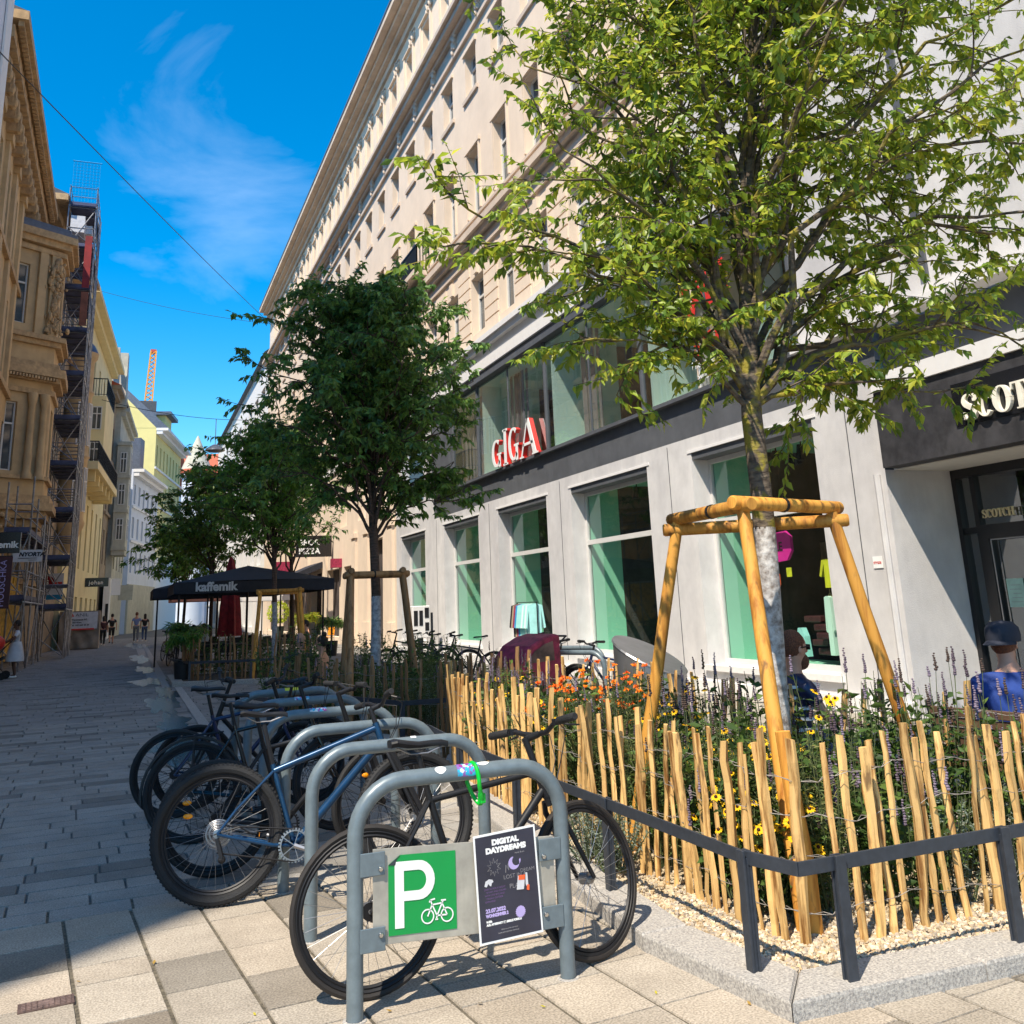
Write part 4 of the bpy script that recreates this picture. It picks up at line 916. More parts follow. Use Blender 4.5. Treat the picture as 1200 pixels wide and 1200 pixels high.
# carved clusters between attic windows, cartouches under the cornice, keystones
def cluster(c,s,seed):
    q=MB(); r=random.Random(seed)
    for k in range(16): q.ball(Vector(c)+Vector((-r.uniform(0,.16)*s,r.uniform(-.22,.22)*s,r.uniform(-.42,.42)*s)),r.uniform(.06,.12)*s,6,4,(1,1,1.5))
    q.box(c[0]-.1*s,c[0],c[1]-.3*s,c[1]+.3*s,c[2]+.4*s,c[2]+.5*s); return q
pr1=cluster((0,0,0),.8,1); pr2=cluster((0,0,0),.9,2)
me1=pr1.build('carving','beigetrim',bb,local=True,smooth=True); me2=pr2.build('carving','beigetrim',bb,local=True,smooth=True)
first=[1,1]
for k,y in enumerate(cen[1:]):
    if not(YA+1<y<YB-1): continue
    for q,(src,zz) in enumerate(((me1,22.75),(me2,19.45))):
        yy=y-.62 if q==0 else y-1.15
        loc=Vector((9,yy,zz))-Vector((9,45,8))
        o=src if first[q] else src.copy()
        if not first[q]: col.objects.link(o); o.parent=bb
        first[q]=0; o.location=loc
def surround(bxs,nm='window_surround'):
    src=None
    for y in cen:
        if not(YA+1<y<YB-1): continue
        if src is None:
            q=MB()
            for (x0,x1,a,b,c,d) in bxs: q.box(x0-9,x1-9,a,b,c-8,d-8)
            src=q.build(nm,'beige',bb,local=True); o=src
        else: o=src.copy(); col.objects.link(o); o.parent=bb
        o.location=(0,y-45,0)
surround([(8.9,9,-.74,.74,22.6,22.72),(8.93,9,-.72,-.56,21.0,22.6),(8.93,9,.56,.72,21.0,22.6)])
surround([(8.93,9,-.66,.66,15.05,15.17),(8.95,9,-.6,-.53,12.9,15.05),(8.95,9,.53,.6,12.9,15.05)])
surround([(8.93,9,-.6,.6,18.47,18.58)]); surround([(8.92,9,-.13,.13,11.0,11.4)],'keystone')
surround([(8.965,9,.62,1.68,z,z+.3) for z in (9.0,9.35,9.7,10.05,10.4,10.75,11.1)],'rusticated_pier')
mb=MB(); rail(mb,(8.55,29.4,12.72),(8.55,31.4,12.72),.95,22); rail(mb,(8.98,29.4,12.72),(8.55,29.4,12.72),.95,4); rail(mb,(8.98,31.4,12.72),(8.55,31.4,12.72),.95,4); mb.build('balcony_rail','black',bb)
mb=MB(); mb.box(8.4,9,29.3,31.5,12.55,12.72); mb.build('balcony_slab','beigetrim',bb)
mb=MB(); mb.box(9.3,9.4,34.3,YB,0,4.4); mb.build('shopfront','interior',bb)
mb=MB()
for y in (34.9,38.9,41.2,47.9,53,58.5): mb.box(8.9,9,y-.35,y+.35,0,4.6); mb.box(8.84,9,y-.42,y+.42,0,1.0); mb.box(8.84,9,y-.42,y+.42,4.5,4.7)
mb.split('pilaster','beige',bb)
# hanging black box sign and pink flag of the shops beyond
t_=thing('box_sign','black projecting box sign with white BROS. PIZZA lettering behind the trees','sign',(8.3,46,4.4)); mb=MB(); mb.box(7.2,8.9,46,46.12,4.0,5.0); mb.build('box','gloss_black',t_)
text('BROS.','lettering','white',(7.33,45.98,4.55),(1,0,0),Z,.27,.02,bold=.012,parent=t_); text('PIZZA','lettering','white',(7.33,45.98,4.15),(1,0,0),Z,.27,.02,bold=.012,parent=t_)
t_=thing('banner','crimson banner with white marks hanging under the black box sign','banner',(7.4,48,3.4)); mb=MB(); mb.box(6.4,7.4,48,48.05,2.6,3.9); mb.build('cloth','crimson',t_)
t_=thing('shop_awning','small crimson box over a shop door of the beige house','awning',(8.6,40,3.5)); mb=MB(); mb.box(8.55,8.99,44.0,44.5,3.4,3.8); mb.build('cloth','crimson',t_)
t_=thing('street_cafe_awning','black awning over a cafe door further down the beige house','awning',(8,50,3)); mb=MB(); mb.prism([(0,0),(2.2,-.9),(2.2,-1.2),(0,-.3)],(8.98,48.8,3.9),NX,Z,UY,4.5); mb.build('cloth','canopy',t_)
mb=MB(); t_=thing('white_shop_front','white shop front with tall window divisions behind the cafe','building',(9,76,0))
wall(mb,Vector((9,0,0)),UY,NX,72,118,0,21,[(74+4.4*k,76.6+4.4*k,za,zb) for k in range(10) for za,zb in ((.4,3.2),(5,7.4),(9,11.2),(13,15.2),(16.8,18.8))],.3); mb.quad((9,118,0),(20,118,0),(20,118,21),(9,118,21)); mb.build('wall','pale',t_)
mb=MB(); mb.box(9.3,9.4,72,118,0,20); mb.build('glazing','winglass',t_)
mb=MB(); mb._a([(8.6,72,21),(8.6,118,21),(14,118,25),(14,72,25)],[(0,1,2,3)]); mb.build('roof','slate',t_)
mb=MB(); mb.box(8.85,9,72,118,3.6,4.2); mb.build('yellow_band','yellowcard',t_)
# ================================================================= BIKE RACKS
RXL,RXR,RH,RR=.93,1.87,.875,.034
def rack_pts():
    p=[(-.47,0,-.02)]; rr=.21
    for i in range(9): a=math.pi-math.pi/2*i/8; p.append((-.47+rr+rr*math.cos(a),0,RH-rr+rr*math.sin(a)))
    for i in range(9): a=math.pi/2-math.pi/2*i/8; p.append((.47-rr+rr*math.cos(a),0,RH-rr+rr*math.sin(a)))
    p.append((.47,0,-.02)); return p
def make_rack(label):
    t=thing('bike_rack',label,'bike rack',(1.4,4.25,0),0,'bike racks in a row across the pavement')
    mb=MB(); mb.tube(rack_pts(),RR,14); mb.build('hoop','rack',t,smooth=True,local=True)
    mb=MB(); 
    for s in(-1,1): mb.lathe([(.05,0),(.048,.003),(.036,.004)],(s*.47,0,0),14)
    mb.build('foot_ring','kerb',t,local=True); return t
rk=make_rack('nearest grey tube bike rack, the one carrying the green parking sign'); racks=[rk]
ords=['second grey tube bike rack from the front, right behind the one with the sign','third grey tube bike rack from the front, beside the blue mountain bike front wheel','fourth grey tube bike rack from the front','fifth grey tube bike rack from the front','last grey tube bike rack before the small black rail']
for i,y in enumerate((5.28,6.2,7.2,8.2,9.2)): racks.append(dup(rk,(1.4,y,0),label=ords[i]))
def sticker(c,u,v,poly,m,name,label,t=.001):
    q=MB(); q.prism(poly,c,u,v,Vector(u).cross(Vector(v)),t); o=q.build(name,m,None); return tag(o,label,'sticker')
# stickers on the front rack's tube: curved patches
def tubesticker(cx,w,a0,a1,m,label,wob=0,y=4.25,c2=None):
    q=MB(); n=10; k=6; vs=[];fs=[]
    for i in range(k+1):
        for j in range(n+1):
            e=1-wob*((i/k-.5)*2)**2; am=(a0+a1)/2; a=R_(am+(a0-am)*e+((a1-a0)*e)*j/n); x=cx+w*(i/k-.5)
            vs.append((x,y-math.cos(a)*(RR+.0012),RH+math.sin(a)*(RR+.0012)))
    for i in range(k):
        for j in range(n): fs.append((i*(n+1)+j,(i+1)*(n+1)+j,(i+1)*(n+1)+j+1,i*(n+1)+j+1))
    q._a(vs,fs); return tag(q.build('sticker',m,None),label,'sticker')
tubesticker(1.30,.05,15,85,'white','round white sticker at the left of the front rack top tube',.75)
m,t,b=nodes('mixed_print'); N=t.nodes.new; vo=N('ShaderNodeTexVoronoi'); vo.inputs['Scale'].default_value=70; tc=N('ShaderNodeTexCoord'); t.links.new(tc.outputs['Object'],vo.inputs['Vector'])
rp=N('ShaderNodeValToRGB'); rp.color_ramp.interpolation='CONSTANT'; e=rp.color_ramp.elements; e[0].color=(.02,.35,.55,1); e[1].position=.6; e[1].color=(.25,.03,.22,1); x=e.new(.3); x.color=(.03,.45,.65,1); x=e.new(.45); x.color=(.22,.10,.35,1); x=e.new(.8); x.color=(.5,.6,.65,1)
sp=N('ShaderNodeSeparateColor'); t.links.new(vo.outputs['Color'],sp.inputs[0]); t.links.new(sp.outputs[0],rp.inputs[0]); t.links.new(rp.outputs[0],b.inputs['Base Color']); M['mixed']=m
tubesticker(1.425,.10,-20,95,'mixed','colourful blue and purple sticker under the green lock on the front rack',.1)
tubesticker(1.50,.055,45,95,'white','white curved sticker right of the green lock on the front rack',.8)
tubesticker(1.47,.03,55,100,'white','white sticker on the top tube of the second rack',.0,5.28)
for i,(x,y) in enumerate(((1.35,8.2),(1.30,7.2),(1.42,9.2))): tubesticker(x,.12,20,95,'mixed' if i<2 else 'yellowcard',['blue sticker on the fifth rack tube','blue and magenta sticker on the fourth rack tube','yellow strip sticker on the last rack tube'][i],.1,y)
# sign board with brackets
sg=thing('parking_sign','aluminium board with a green bicycle parking symbol bolted across the front rack','sign',(1.4,4.25,.4))
SU=Vector((1,.0,-.048)).normalized(); SV=Vector((.0,0,1)); SW=Vector((0,-1,0)); S0=Vector((1.0,4.23,.26))
def sp_(a,b): return [(a_,b_) for a_,b_ in zip(a,b)]
mb=MB(); mb.prism([(0,0),(.82,0),(.82,.355),(0,.36)],S0,SU,SV,-SW,.004); mb.build('board','alu',sg,bevel=.0015)
mb=MB()
for (x,z) in ((0,.52),(0,.24),(1,.51),(1,.24)):
    if x==0: mb.box(.945,1.05,4.218,4.224,z-.0,z+.09)
    else: mb.box(1.745,1.85,4.218,4.224,z-.03,z+.06)
mb.build('bracket','rack',sg,bevel=.003)
mb=MB()
for (x,z) in ((1.03,.545),(1.03,.30),(1.765,.50),(1.765,.27)): mb.lathe([(.0,-.009),(.008,-.008),(.011,-.004),(.011,.0)],(x,4.217,z),10,'y')
mb.build('bolt','chrome',sg,smooth=True)
G0=S0+SU*.065+SV*.03+SW*.0012
mb=MB(); mb.prism([(0,0),(.295,0),(.295,.30),(.05,.30),(0,.265)],G0,SU,SV,SW,.0012); mb.build('green_sheet','green',sg)
mb=MB(); mb.prism([(0,.265),(.05,.30),(.035,.285),(.03,.262)],G0+SW*.0015,SU,SV,SW,.002); mb.build('folded_corner','anthracite',sg)
G1=G0+SW*.0026
mb=MB(); mb.prism([(.027,.025),(.066,.025),(.066,.275),(.027,.275)],G1,SU,SV,SW,.0008)
pts=[(.066,.257,.036),(.13,.257,.036)]+[(.13+.052*math.sin(R_(a)),.2+.057*math.cos(R_(a)),.037) for a in range(15,180,15)]+[(.13,.143,.036),(.066,.143,.036)]
stroke(mb,pts,G1+SW*.0001,SU,SV,SW,.0009); mb.build('letter_p','white',sg)
mb=MB()
def ringstroke(mb,cx,cy,r_,w_,o_): stroke(mb,[(cx+r_*math.cos(2*math.pi*i/24),cy+r_*math.sin(2*math.pi*i/24),w_) for i in range(25)],o_,SU,SV,SW,.0008)
G2=G1+SW*.0002
ringstroke(mb,.167,.058,.026,.005,G2); ringstroke(mb,.252,.058,.026,.005,G2)
for a,b_ in [((.167,.058),(.187,.1)),((.187,.1),(.232,.104)),((.187,.1),(.208,.058)),((.208,.058),(.235,.112)),((.208,.058),(.252,.058)),((.232,.1),(.252,.058)),((.187,.1),(.180,.118)),((.180,.118),(.20,.122)),((.18,.118),(.175,.11)),((.226,.114),(.248,.114)),((.208,.058),(.205,.045)),((.200,.044),(.212,.044))]:
    stroke(mb,[(*a,.0055),(*b_,.0055)],G2,SU,SV,SW,.0008)
mb.build('bicycle_symbol','white',sg)
# poster taped over the right half
ps=thing('poster','dark event poster headed DIGITAL DAYDREAMS taped on the parking sign','poster',(1.6,4.21,.4))
PU=Vector((.29,0,.012)).normalized(); PV=Vector((-.012,0,.29)).normalized(); PW=Vector((0,-1,0)); P0_=Vector((1.455,4.214,.195))
mb=MB(); mb.prism([(0,0),(.292,0),(.288,.43),(-.002,.425)],P0_,PU,PV,PW,.0015); mb.build('paper','white',ps)
mb=MB(); mb.prism([(.008,.009),(.284,.009),(.280,.421),(.006,.416)],P0_+PW*.0016,PU,PV,PW,.0006); mb.build('printed_area','poster',ps)
PT=P0_+PW*.0024
def ptx(s,x,y,h,m='white',bold=.001,st_=1.): text(s,'print',m,PT+PU*x+PV*y,PU,PV,h,.0008,bold,ps,stretch=st_)
ptx('DIGITAL',.082,.378,.021,bold=.0022,st_=1.15); ptx('DAYDREAMS',.052,.347,.021,bold=.0022,st_=1.12); ptx('BERLIN AT NIGHT'[:0] or 'music & art',.185,.328,.007,'greyprint',0)
ptx('23.07.2022',.035,.118,.015,'lilac',.001); ptx('WOHNZIMMER 2',.035,.100,.012,'lilac',.0012,.8); ptx('9-22h',.035,.080,.008,bold=.0008); ptx('AUS. AFTERPARTY @ GRELLE FORELLE',.035,.068,.008,bold=.0008,st_=.85)
ptx('follow us on the way home',.10,.043,.005,'greyprint',0); ptx('www.wohnzimmer-vienna.at',.085,.031,.006,'greyprint',0)
for k,s in enumerate(['JOIN US FOR A NIGHT','OF ART AND SOUND','WITH LIVE SETS AND','VISUALS OUTSIDE','OPEN END']): ptx(s,.035+.006*(k%2),.205-.012*k,.007,'purpleprint',0)
ptx('LOST IN A',.125,.235,.017,'greyprint',-.0004); ptx('DREAM',.205,.25,.015,'greyprint',-.0004); ptx('PLACE',.15,.195,.019,'greyprint',-.0004)
mb=MB(); mb.prism([(.178+.026*math.cos(R_(a)),.292+.026*math.sin(R_(a))) for a in range(100,400,20)]+[(.19+.02*math.cos(R_(a)),.30+.02*math.sin(R_(a))) for a in range(20,-250,-25)],PT,PU,PV,PW,.0007)
pts=[]; 
for i in range(36):
    a=2*math.pi*i/36; r0=.024 if i%2 else .0205; pts.append((.193+r0*math.cos(a),.098+r0*math.sin(a)))
mb.prism(pts,PT,PU,PV,PW,.0007); mb.build('lilac_shape','lilac',ps)
mb=MB(); pts=[]
for i in range(21):
    a=2*math.pi*i/20; r0=.032 if i%2 else .016; pts.append((.085+r0*math.cos(a),.29+r0*math.sin(a)*1.1,.0016))
stroke(mb,pts,PT,PU,PV,PW,.0007); stroke(mb,[(.137,.26,.002),(.14,.29,.002),(.146,.275,.002),(.15,.295,.002),(.152,.268,.002)],PT,PU,PV,PW,.0007); mb.build('outline_drawing','greyprint',ps)
mb=MB(); mb.prism([(.036,.222),(.042,.24),(.058,.247),(.074,.243),(.078,.234),(.07,.23),(.066,.218),(.06,.222),(.054,.23),(.046,.218)],PT,PU,PV,PW,.0007); 
mb.prism([(.182,.185),(.215,.182),(.225,.235),(.192,.238)],PT+PW*.0008,PU,PV,PW,.001); mb.prism([(.225,.20),(.238,.175),(.236,.245),(.228,.245)],PT+PW*.0008,PU,PV,PW,.001); mb.build('paper_scrap','palecloth',ps)
mb=MB(); mb.prism([(.193,.222),(.222,.219),(.225,.238),(.195,.24)],PT+PW*.002,PU,PV,PW,.0006); mb.prism([(.228,.178),(.24,.174),(.242,.195),(.231,.198)],PT+PW*.002,PU,PV,PW,.0006); mb.build('orange_mark','orangecard',ps)
# green loop lock
lk=thing('loop_lock','bright green rubber loop lock hanging over the front rack tube','bike lock',(1.46,4.25,.8)); mb=MB(); pts=[]
for i in range(28):
    a=2*math.pi*i/28; pts.append((1.455+.012*math.sin(a)+(.03*max(0,-math.cos(a))),4.25-.052*math.sin(a)*(1 if math.cos(a)>0 else .8),.835+.085*math.cos(a)-.01))
mb.tube(pts,.0095,8,closed=True); mb.build('loop','lockgreen',lk,smooth=True); mb=MB(); mb.ob((1.49,4.235,.765),(1,0,.1),(0,1,0),(0,0,1),.012,.02,.02); mb.build('lock_body','lockgreen',lk,bevel=.004)
# ================================================================= BICYCLES
def bike(label,loc,rz,lean,R=.335,tr=.016,fcol='black',wb=1.02,style='city',steer=0.,tyre='rubber',spk=32,full=True,refl=False,group=None,rimm='black',seat_h=.96,hb_h=.98,knob=False,disc=False,gear=True):
    """local frame: x forward, rear contact at the origin; lean = sideways tilt"""
    t=thing('bicycle',label,'bicycle',loc,group=group,lean=(lean,0,rz))
    Wr=Vector((0,0,R)); Wf=Vector((wb,0,R)); BB=Vector((.43,0,.28)); 
    ha=R_(71); hd=Vector((-math.cos(ha),0,math.sin(ha)))       # steering axis, going up
    HB=Wf+Vector((-.05,0,0))+hd*(R+.06); HT=HB+hd*.13
    sd=Vector((-math.cos(R_(73)),0,math.sin(R_(73)))); ST=BB+sd*(.50 if style!='mtb' else .44); SP=BB+sd*(seat_h-.33)
    SP.z=seat_h-.04
    mb=MB(); big=.019 if style!='mtb' else .023
    mb.tube([BB,HB+hd*.03],big if style!='mtb' else .026,10); mb.tube([ST-sd*.02,HT-hd*.02],.015 if style!='mtb' else .02,10); mb.tube([BB,ST+sd*.02],.016,10)
    mb.tube([HB-hd*.01,HT+hd*.01],.021,10)
    for s in(-1,1):
        mb.tube([BB+Vector((0,s*.02,0)),BB+Vector((-.12,s*.035,.01)),Wr+Vector((0,s*.062,0))],[.011,.011,.009],8); mb.tube([ST+Vector((0,s*.014,-.02)),Wr+Vector((.1,s*.045,.12)),Wr+Vector((0,s*.062,0))],[.009,.009,.008],8)
    mb.lathe([(.028,-.035),(.028,.035)],BB,12,'y'); mb.build('frame',fcol,t,local=True,smooth=True)
    mb=MB(); mb.tube([ST,SP],.0135,8); mb.build('seat_post','black',t,local=True,smooth=True)
    # steering group, rotated about the steering axis
    SR=Matrix.Rotation(steer,3,hd)
    def S(v): v=Vector(v); return HB+SR@(v-HB)
    mb=MB()
    mb.tube([S(HB),S(HB-hd*.05)],.018,8)
    for s in(-1,1): mb.tube([S(HB-hd*.03+Vector((0,s*.03,0))),S(HB-hd*.08+Vector((0,s*.05,0))),S(Wf+Vector((0,s*.055,0)))],[.013,.014,.010],8)
    mb.build('fork',fcol if style!='mtb' else 'black',t,local=True,smooth=True)
    def wheel(C,rot,nm,hubm):
        def T(v): v=Vector(v); return (HB+SR@(v-HB)) if rot else v
        mb=MB(); n=48
        pts=[T(C+Vector((math.cos(2*math.pi*i/n)*(R-tr),0,math.sin(2*math.pi*i/n)*(R-tr)))) for i in range(n)]
        mb.tube(pts,tr,8 if not knob else 10,closed=True); 
        if knob:
            for i in range(90):
                a=2*math.pi*i/90; d=Vector((math.cos(a),0,math.sin(a))); tt=Vector((-d.z,0,d.x))
                for s in(-.6,0,.6):
                    c=C+d*(R-tr+tr*math.cos(s))+Vector((0,tr*math.sin(s),0)); e=T(c)-T(C); 
                    mb.ob(T(c),T(C+tt)-T(C),T(C+Vector((0,1,0)))-T(C),T(C+d)-T(C),.006,.004,.003)
        w=mb.build('tyre',tyre,t,local=True,smooth=not knob)
        mb=MB(); k=R-2*tr-.002
        for rr_,hh in ((k,.011),(k-.016,.009)): 
            mb.tube([T(C+Vector((math.cos(2*math.pi*i/n)*rr_,0,math.sin(2*math.pi*i/n)*rr_))) for i in range(n)],hh,6,closed=True)
        mb.build('rim',rimm,w,local=True,smooth=True)
        mb=MB()
        for i in range(spk):
            a=2*math.pi*i/spk; a2=a+(.55 if (i//2)%2 else -.55); s=1 if i%2 else -1
            mb.tube([T(C+Vector((math.cos(a2)*.022,s*.026,math.sin(a2)*.022))),T(C+Vector((math.cos(a)*(k-.01),s*.003,math.sin(a)*(k-.01))))],.0011 if full else .0014,4)
        mb.build('spokes','steel' if full else 'black',w,local=True)
        mb=MB(); q=Vector((0,1,0)); 
        mb.tube([T(C-q*.055),T(C-q*.03),T(C-q*.029),T(C+q*.029),T(C+q*.03),T(C+q*.055)],[.008,.010,.026,.026,.010,.008],12); mb.build('hub',hubm,w,local=True,smooth=True)
        if disc:
            mb=MB(); 
            for rr_ in (.07,.052): mb.tube([T(C+Vector((math.cos(2*math.pi*i/24)*rr_,.04,math.sin(2*math.pi*i/24)*rr_))) for i in range(24)],.005,5,closed=True)
            mb.build('brake_disc','steel',w,local=True,smooth=True)
        if refl:
            for a in (2.1,):
                a+=0 if rot else .5
                mb=MB(); cc=C+Vector((math.cos(a)*.2,0,math.sin(a)*.2)); mb.ball(T(cc),.03,10,6,(1,.35,.5)); mb.build('reflector','orange',w,local=True,bevel=.006)
        return w
    wheel(Wr,False,'rear','steel' if full else 'black'); wheel(Wf,True,'front','steel' if full else 'black')
    # crankset, chain, pedals
    mb=MB(); n=30; cr_=.085
    for i in range(n):
        a=2*math.pi*i/n; d=Vector((math.cos(a),0,math.sin(a))); mb.ob(BB+d*cr_+Vector((0,-.045,0)),Vector((-d.z,0,d.x)),(0,1,0),d,.005,.0015,.006)
    mb.tube([BB+Vector((math.cos(2*math.pi*i/24)*(cr_-.008),-.045,math.sin(2*math.pi*i/24)*(cr_-.008))) for i in range(24)],.005,5,closed=True)
    for k in range(5): a=k*1.2566; mb.bar(BB+Vector((0,-.045,0)),BB+Vector((math.cos(a)*.08,-.045,math.sin(a)*.08)),.014,.004)
    ca=-.35; 
    for s,sg_ in ((-1,1),(1,-1)):
        a=ca if s<0 else ca+math.pi; e=BB+Vector((math.cos(a)*.17,s*.075,math.sin(a)*.17)); mb.tube([BB+Vector((0,s*.05,0)),e],[.014,.010],6)
    mb.build('crankset','black' if style!='mtb' else 'steel',t,local=True)
    for s in(-1,1):
        a=ca if s<0 else ca+math.pi; e=BB+Vector((math.cos(a)*.17,s*.075,math.sin(a)*.17)); mb=MB(); c=e+Vector((0,s*.055,0))
        mb.ob(c+Vector((.035,0,0)),(1,0,0),(0,1,0),(0,0,1),.006,.045,.011); mb.ob(c-Vector((.035,0,0)),(1,0,0),(0,1,0),(0,0,1),.006,.045,.011); mb.ob(c,(1,0,0),(0,1,0),(0,0,1),.042,.007,.009); mb.ob(c+Vector((0,.04,0)),(1,0,0),(0,1,0),(0,0,1),.042,.006,.009); mb.ob(c-Vector((0,.04,0)),(1,0,0),(0,1,0),(0,0,1),.042,.006,.009)
        pdl=mb.build('pedal','black',t,local=True)
        if refl: mb=MB(); mb.ob(c+Vector((-.043,0,0)),(1,0,0),(0,1,0),(0,0,1),.003,.03,.009); mb.build('reflector','orange',pdl,local=True)
    mb=MB(); cg=.045 if gear else .035
    mb.tube([BB+Vector((0,-.045,cr_)),Wr+Vector((0,-.045,cg))],.0045,4); mb.tube([BB+Vector((0,-.045,-cr_)),Wr+Vector((.0,-.045,-cg-(.05 if style=='mtb' else 0)))],.0045,4); mb.build('chain','black',t,local=True)
    mb=MB(); prof=[]; 
    if style=='mtb': 
        for k in range(7): mb.lathe([(.075-.008*k,-.04-.004*k),(.077-.008*k,-.041-.004*k),(.075-.008*k,-.042-.004*k)],Wr,22,'y')
    else: mb.lathe([(.036,-.042),(.036,-.047),(.0,-.047)],Wr,18,'y')
    mb.build('sprocket','steel' if style=='mtb' else 'black',t,local=True)
    if style=='mtb':
        mb=MB(); mb.bar(Wr+Vector((.0,-.055,-.02)),Wr+Vector((.03,-.06,-.12)),.03,.02); mb.ball(Wr+Vector((.03,-.055,-.13)),.022,8,6); mb.tube([Wr+Vector((-.02,-.06,.0)),Wr+Vector((.12,-.06,.03)),Wr+Vector((.2,-.04,-.02))],.004,5); mb.build('derailleur','black',t,local=True)
    # saddle
    mb=MB(); vs=[];fs=[]; prof=[(-.135,.055,.016),(-.11,.07,.02),(-.06,.06,.010),(0,.036,.000),(.06,.023,.002),(.11,.019,.001),(.14,.010,-.008)]
    o=SP+Vector((.0,0,.045)); k=8
    for x,w,z in prof:
        for j in range(k+1):
            a=math.pi*j/k; vs.append(o+Vector((x,w*math.cos(a),z+.016*math.sin(a)**.6)))
        vs.append(o+Vector((x,-w*.8,z-.018*(1 if x<0 else .6)))); vs.append(o+Vector((x,w*.8,z-.018*(1 if x<0 else .6))))
    kk=k+3
    for i in range(len(prof)-1):
        for j in range(kk): fs.append((i*kk+j,i*kk+(j+1)%kk,(i+1)*kk+(j+1)%kk,(i+1)*kk+j))
    fs.append(tuple(range(kk))); fs.append(tuple((len(prof)-1)*kk+j for j in range(kk-1,-1,-1)))
    mb._a(vs,fs); sad=mb.build('saddle','black',t,local=True,smooth=True)
    mb=MB(); 
    for s in(-1,1): mb.tube([o+Vector((-.10,s*.03,-.005)),o+Vector((-.04,s*.022,-.035)),o+Vector((.04,s*.02,-.035)),o+Vector((.11,s*.008,-.012))],.0035,5)
    mb.build('saddle_rail','steel',sad,local=True)
    # stem and bars
    top=HT+hd*(hb_h-HT.z-.02)/hd.z; fw=Vector((math.cos(math.pi/2-ha)*1,0,.25)).normalized(); 
    ex=.09 if style!='mtb' else .06; bc_=top+Vector((ex,0,.012)); hw=.31 if style!='mtb' else .37
    mb=MB(); mb.tube([S(HT),S(top)],.016,10); mb.tube([S(top-hd*.01),S(bc_)],.016,10); mb.build('stem','black',t,local=True,smooth=True)
    mb=MB(); mb.tube([S(bc_+Vector((-.04,-hw,.035))),S(bc_+Vector((-.015,-hw*.45,.03))),S(bc_+Vector((0,-.06,.0))),S(bc_+Vector((0,.06,0))),S(bc_+Vector((-.015,hw*.45,.03))),S(bc_+Vector((-.04,hw,.035)))],.0125,10); hb=mb.build('handlebar','black',t,local=True,smooth=True)
    for s in(-1,1):
        mb=MB(); a=bc_+Vector((-.03,s*(hw-.13),.034)); b=bc_+Vector((-.042,s*(hw+.005),.036)); mb.tube([S(a),S(a.lerp(b,.05)),S(a.lerp(b,.95)),S(b)],[.016,.0185,.0185,.016],12); mb.build('grip','rubber',hb,local=True,smooth=True)
        mb=MB(); c=a+Vector((.01,-s*.02,0)); mb.ob(S(c),(1,0,0),(0,1,0),(0,0,1),.018,.014,.014); mb.tube([S(c+Vector((.02,0,-.005))),S(c+Vector((.055,s*.03,-.02))),S(c+Vector((.05,s*.10,-.03)))],[.006,.006,.004],6); lv=mb.build('brake_lever','black',hb,local=True,smooth=True)
        mb=MB(); mb.tube([S(c+Vector((.02,-s*.01,0))),S(bc_+Vector((.13,s*.06,.0))),S(bc_+Vector((.11,s*.02,-.12))),S(HB+Vector((.03,s*.02,.0)))],.003,5); mb.build('cable','black',hb,local=True,smooth=True)
    if style=='mtb':
        mb=MB(); mb.tube([S(HB-hd*.02+Vector((.02,-.05,0))),S(Wf+Vector((.02,-.06,.03)))],.018,8); mb.tube([S(HB-hd*.02+Vector((.02,.05,0))),S(Wf+Vector((.02,.06,.03)))],.018,8); mb.build('fork_leg','black',t,local=True,smooth=True)
    return t
def between(a,b,side_lean): 
    d=Vector(b)-Vector(a); return math.atan2(d.y,d.x)
# nearest: black flat-bar bicycle leaning on the sign rack, rear wheel at the left
ra,fa=(1.03,4.42,0),(2.06,4.365,0)
bike('black flat bar bicycle parked behind the green parking sign, rear wheel at the left',ra,between(ra,fa,0),R_(-5),R=.335,tr=.0145,fcol='black',wb=1.03,steer=R_(24),refl=False,seat_h=.97,hb_h=.985,tyre='rubberbrown',gear=False)
ra,fa=(.54,6.1,0),(1.72,5.90,0)
bike('blue mountain bike with thick knobby tyres leaning between the second and third rack',ra,between(ra,fa,0),R_(-7),R=.372,tr=.030,fcol='bikeblue',wb=1.14,style='mtb',steer=R_(14),refl=True,seat_h=.99,hb_h=1.02,knob=True,disc=True)
ra,fa=(.58,6.75,0),(1.6,6.65,0)
bike('black city bicycle standing just behind the blue mountain bike',ra,between(ra,fa,0),R_(5),R=.35,tr=.02,wb=1.05,refl=True,full=False,seat_h=1.0,hb_h=1.08,steer=R_(20))
ra,fa=(1.55,5.62,0),(.6,5.75,0)
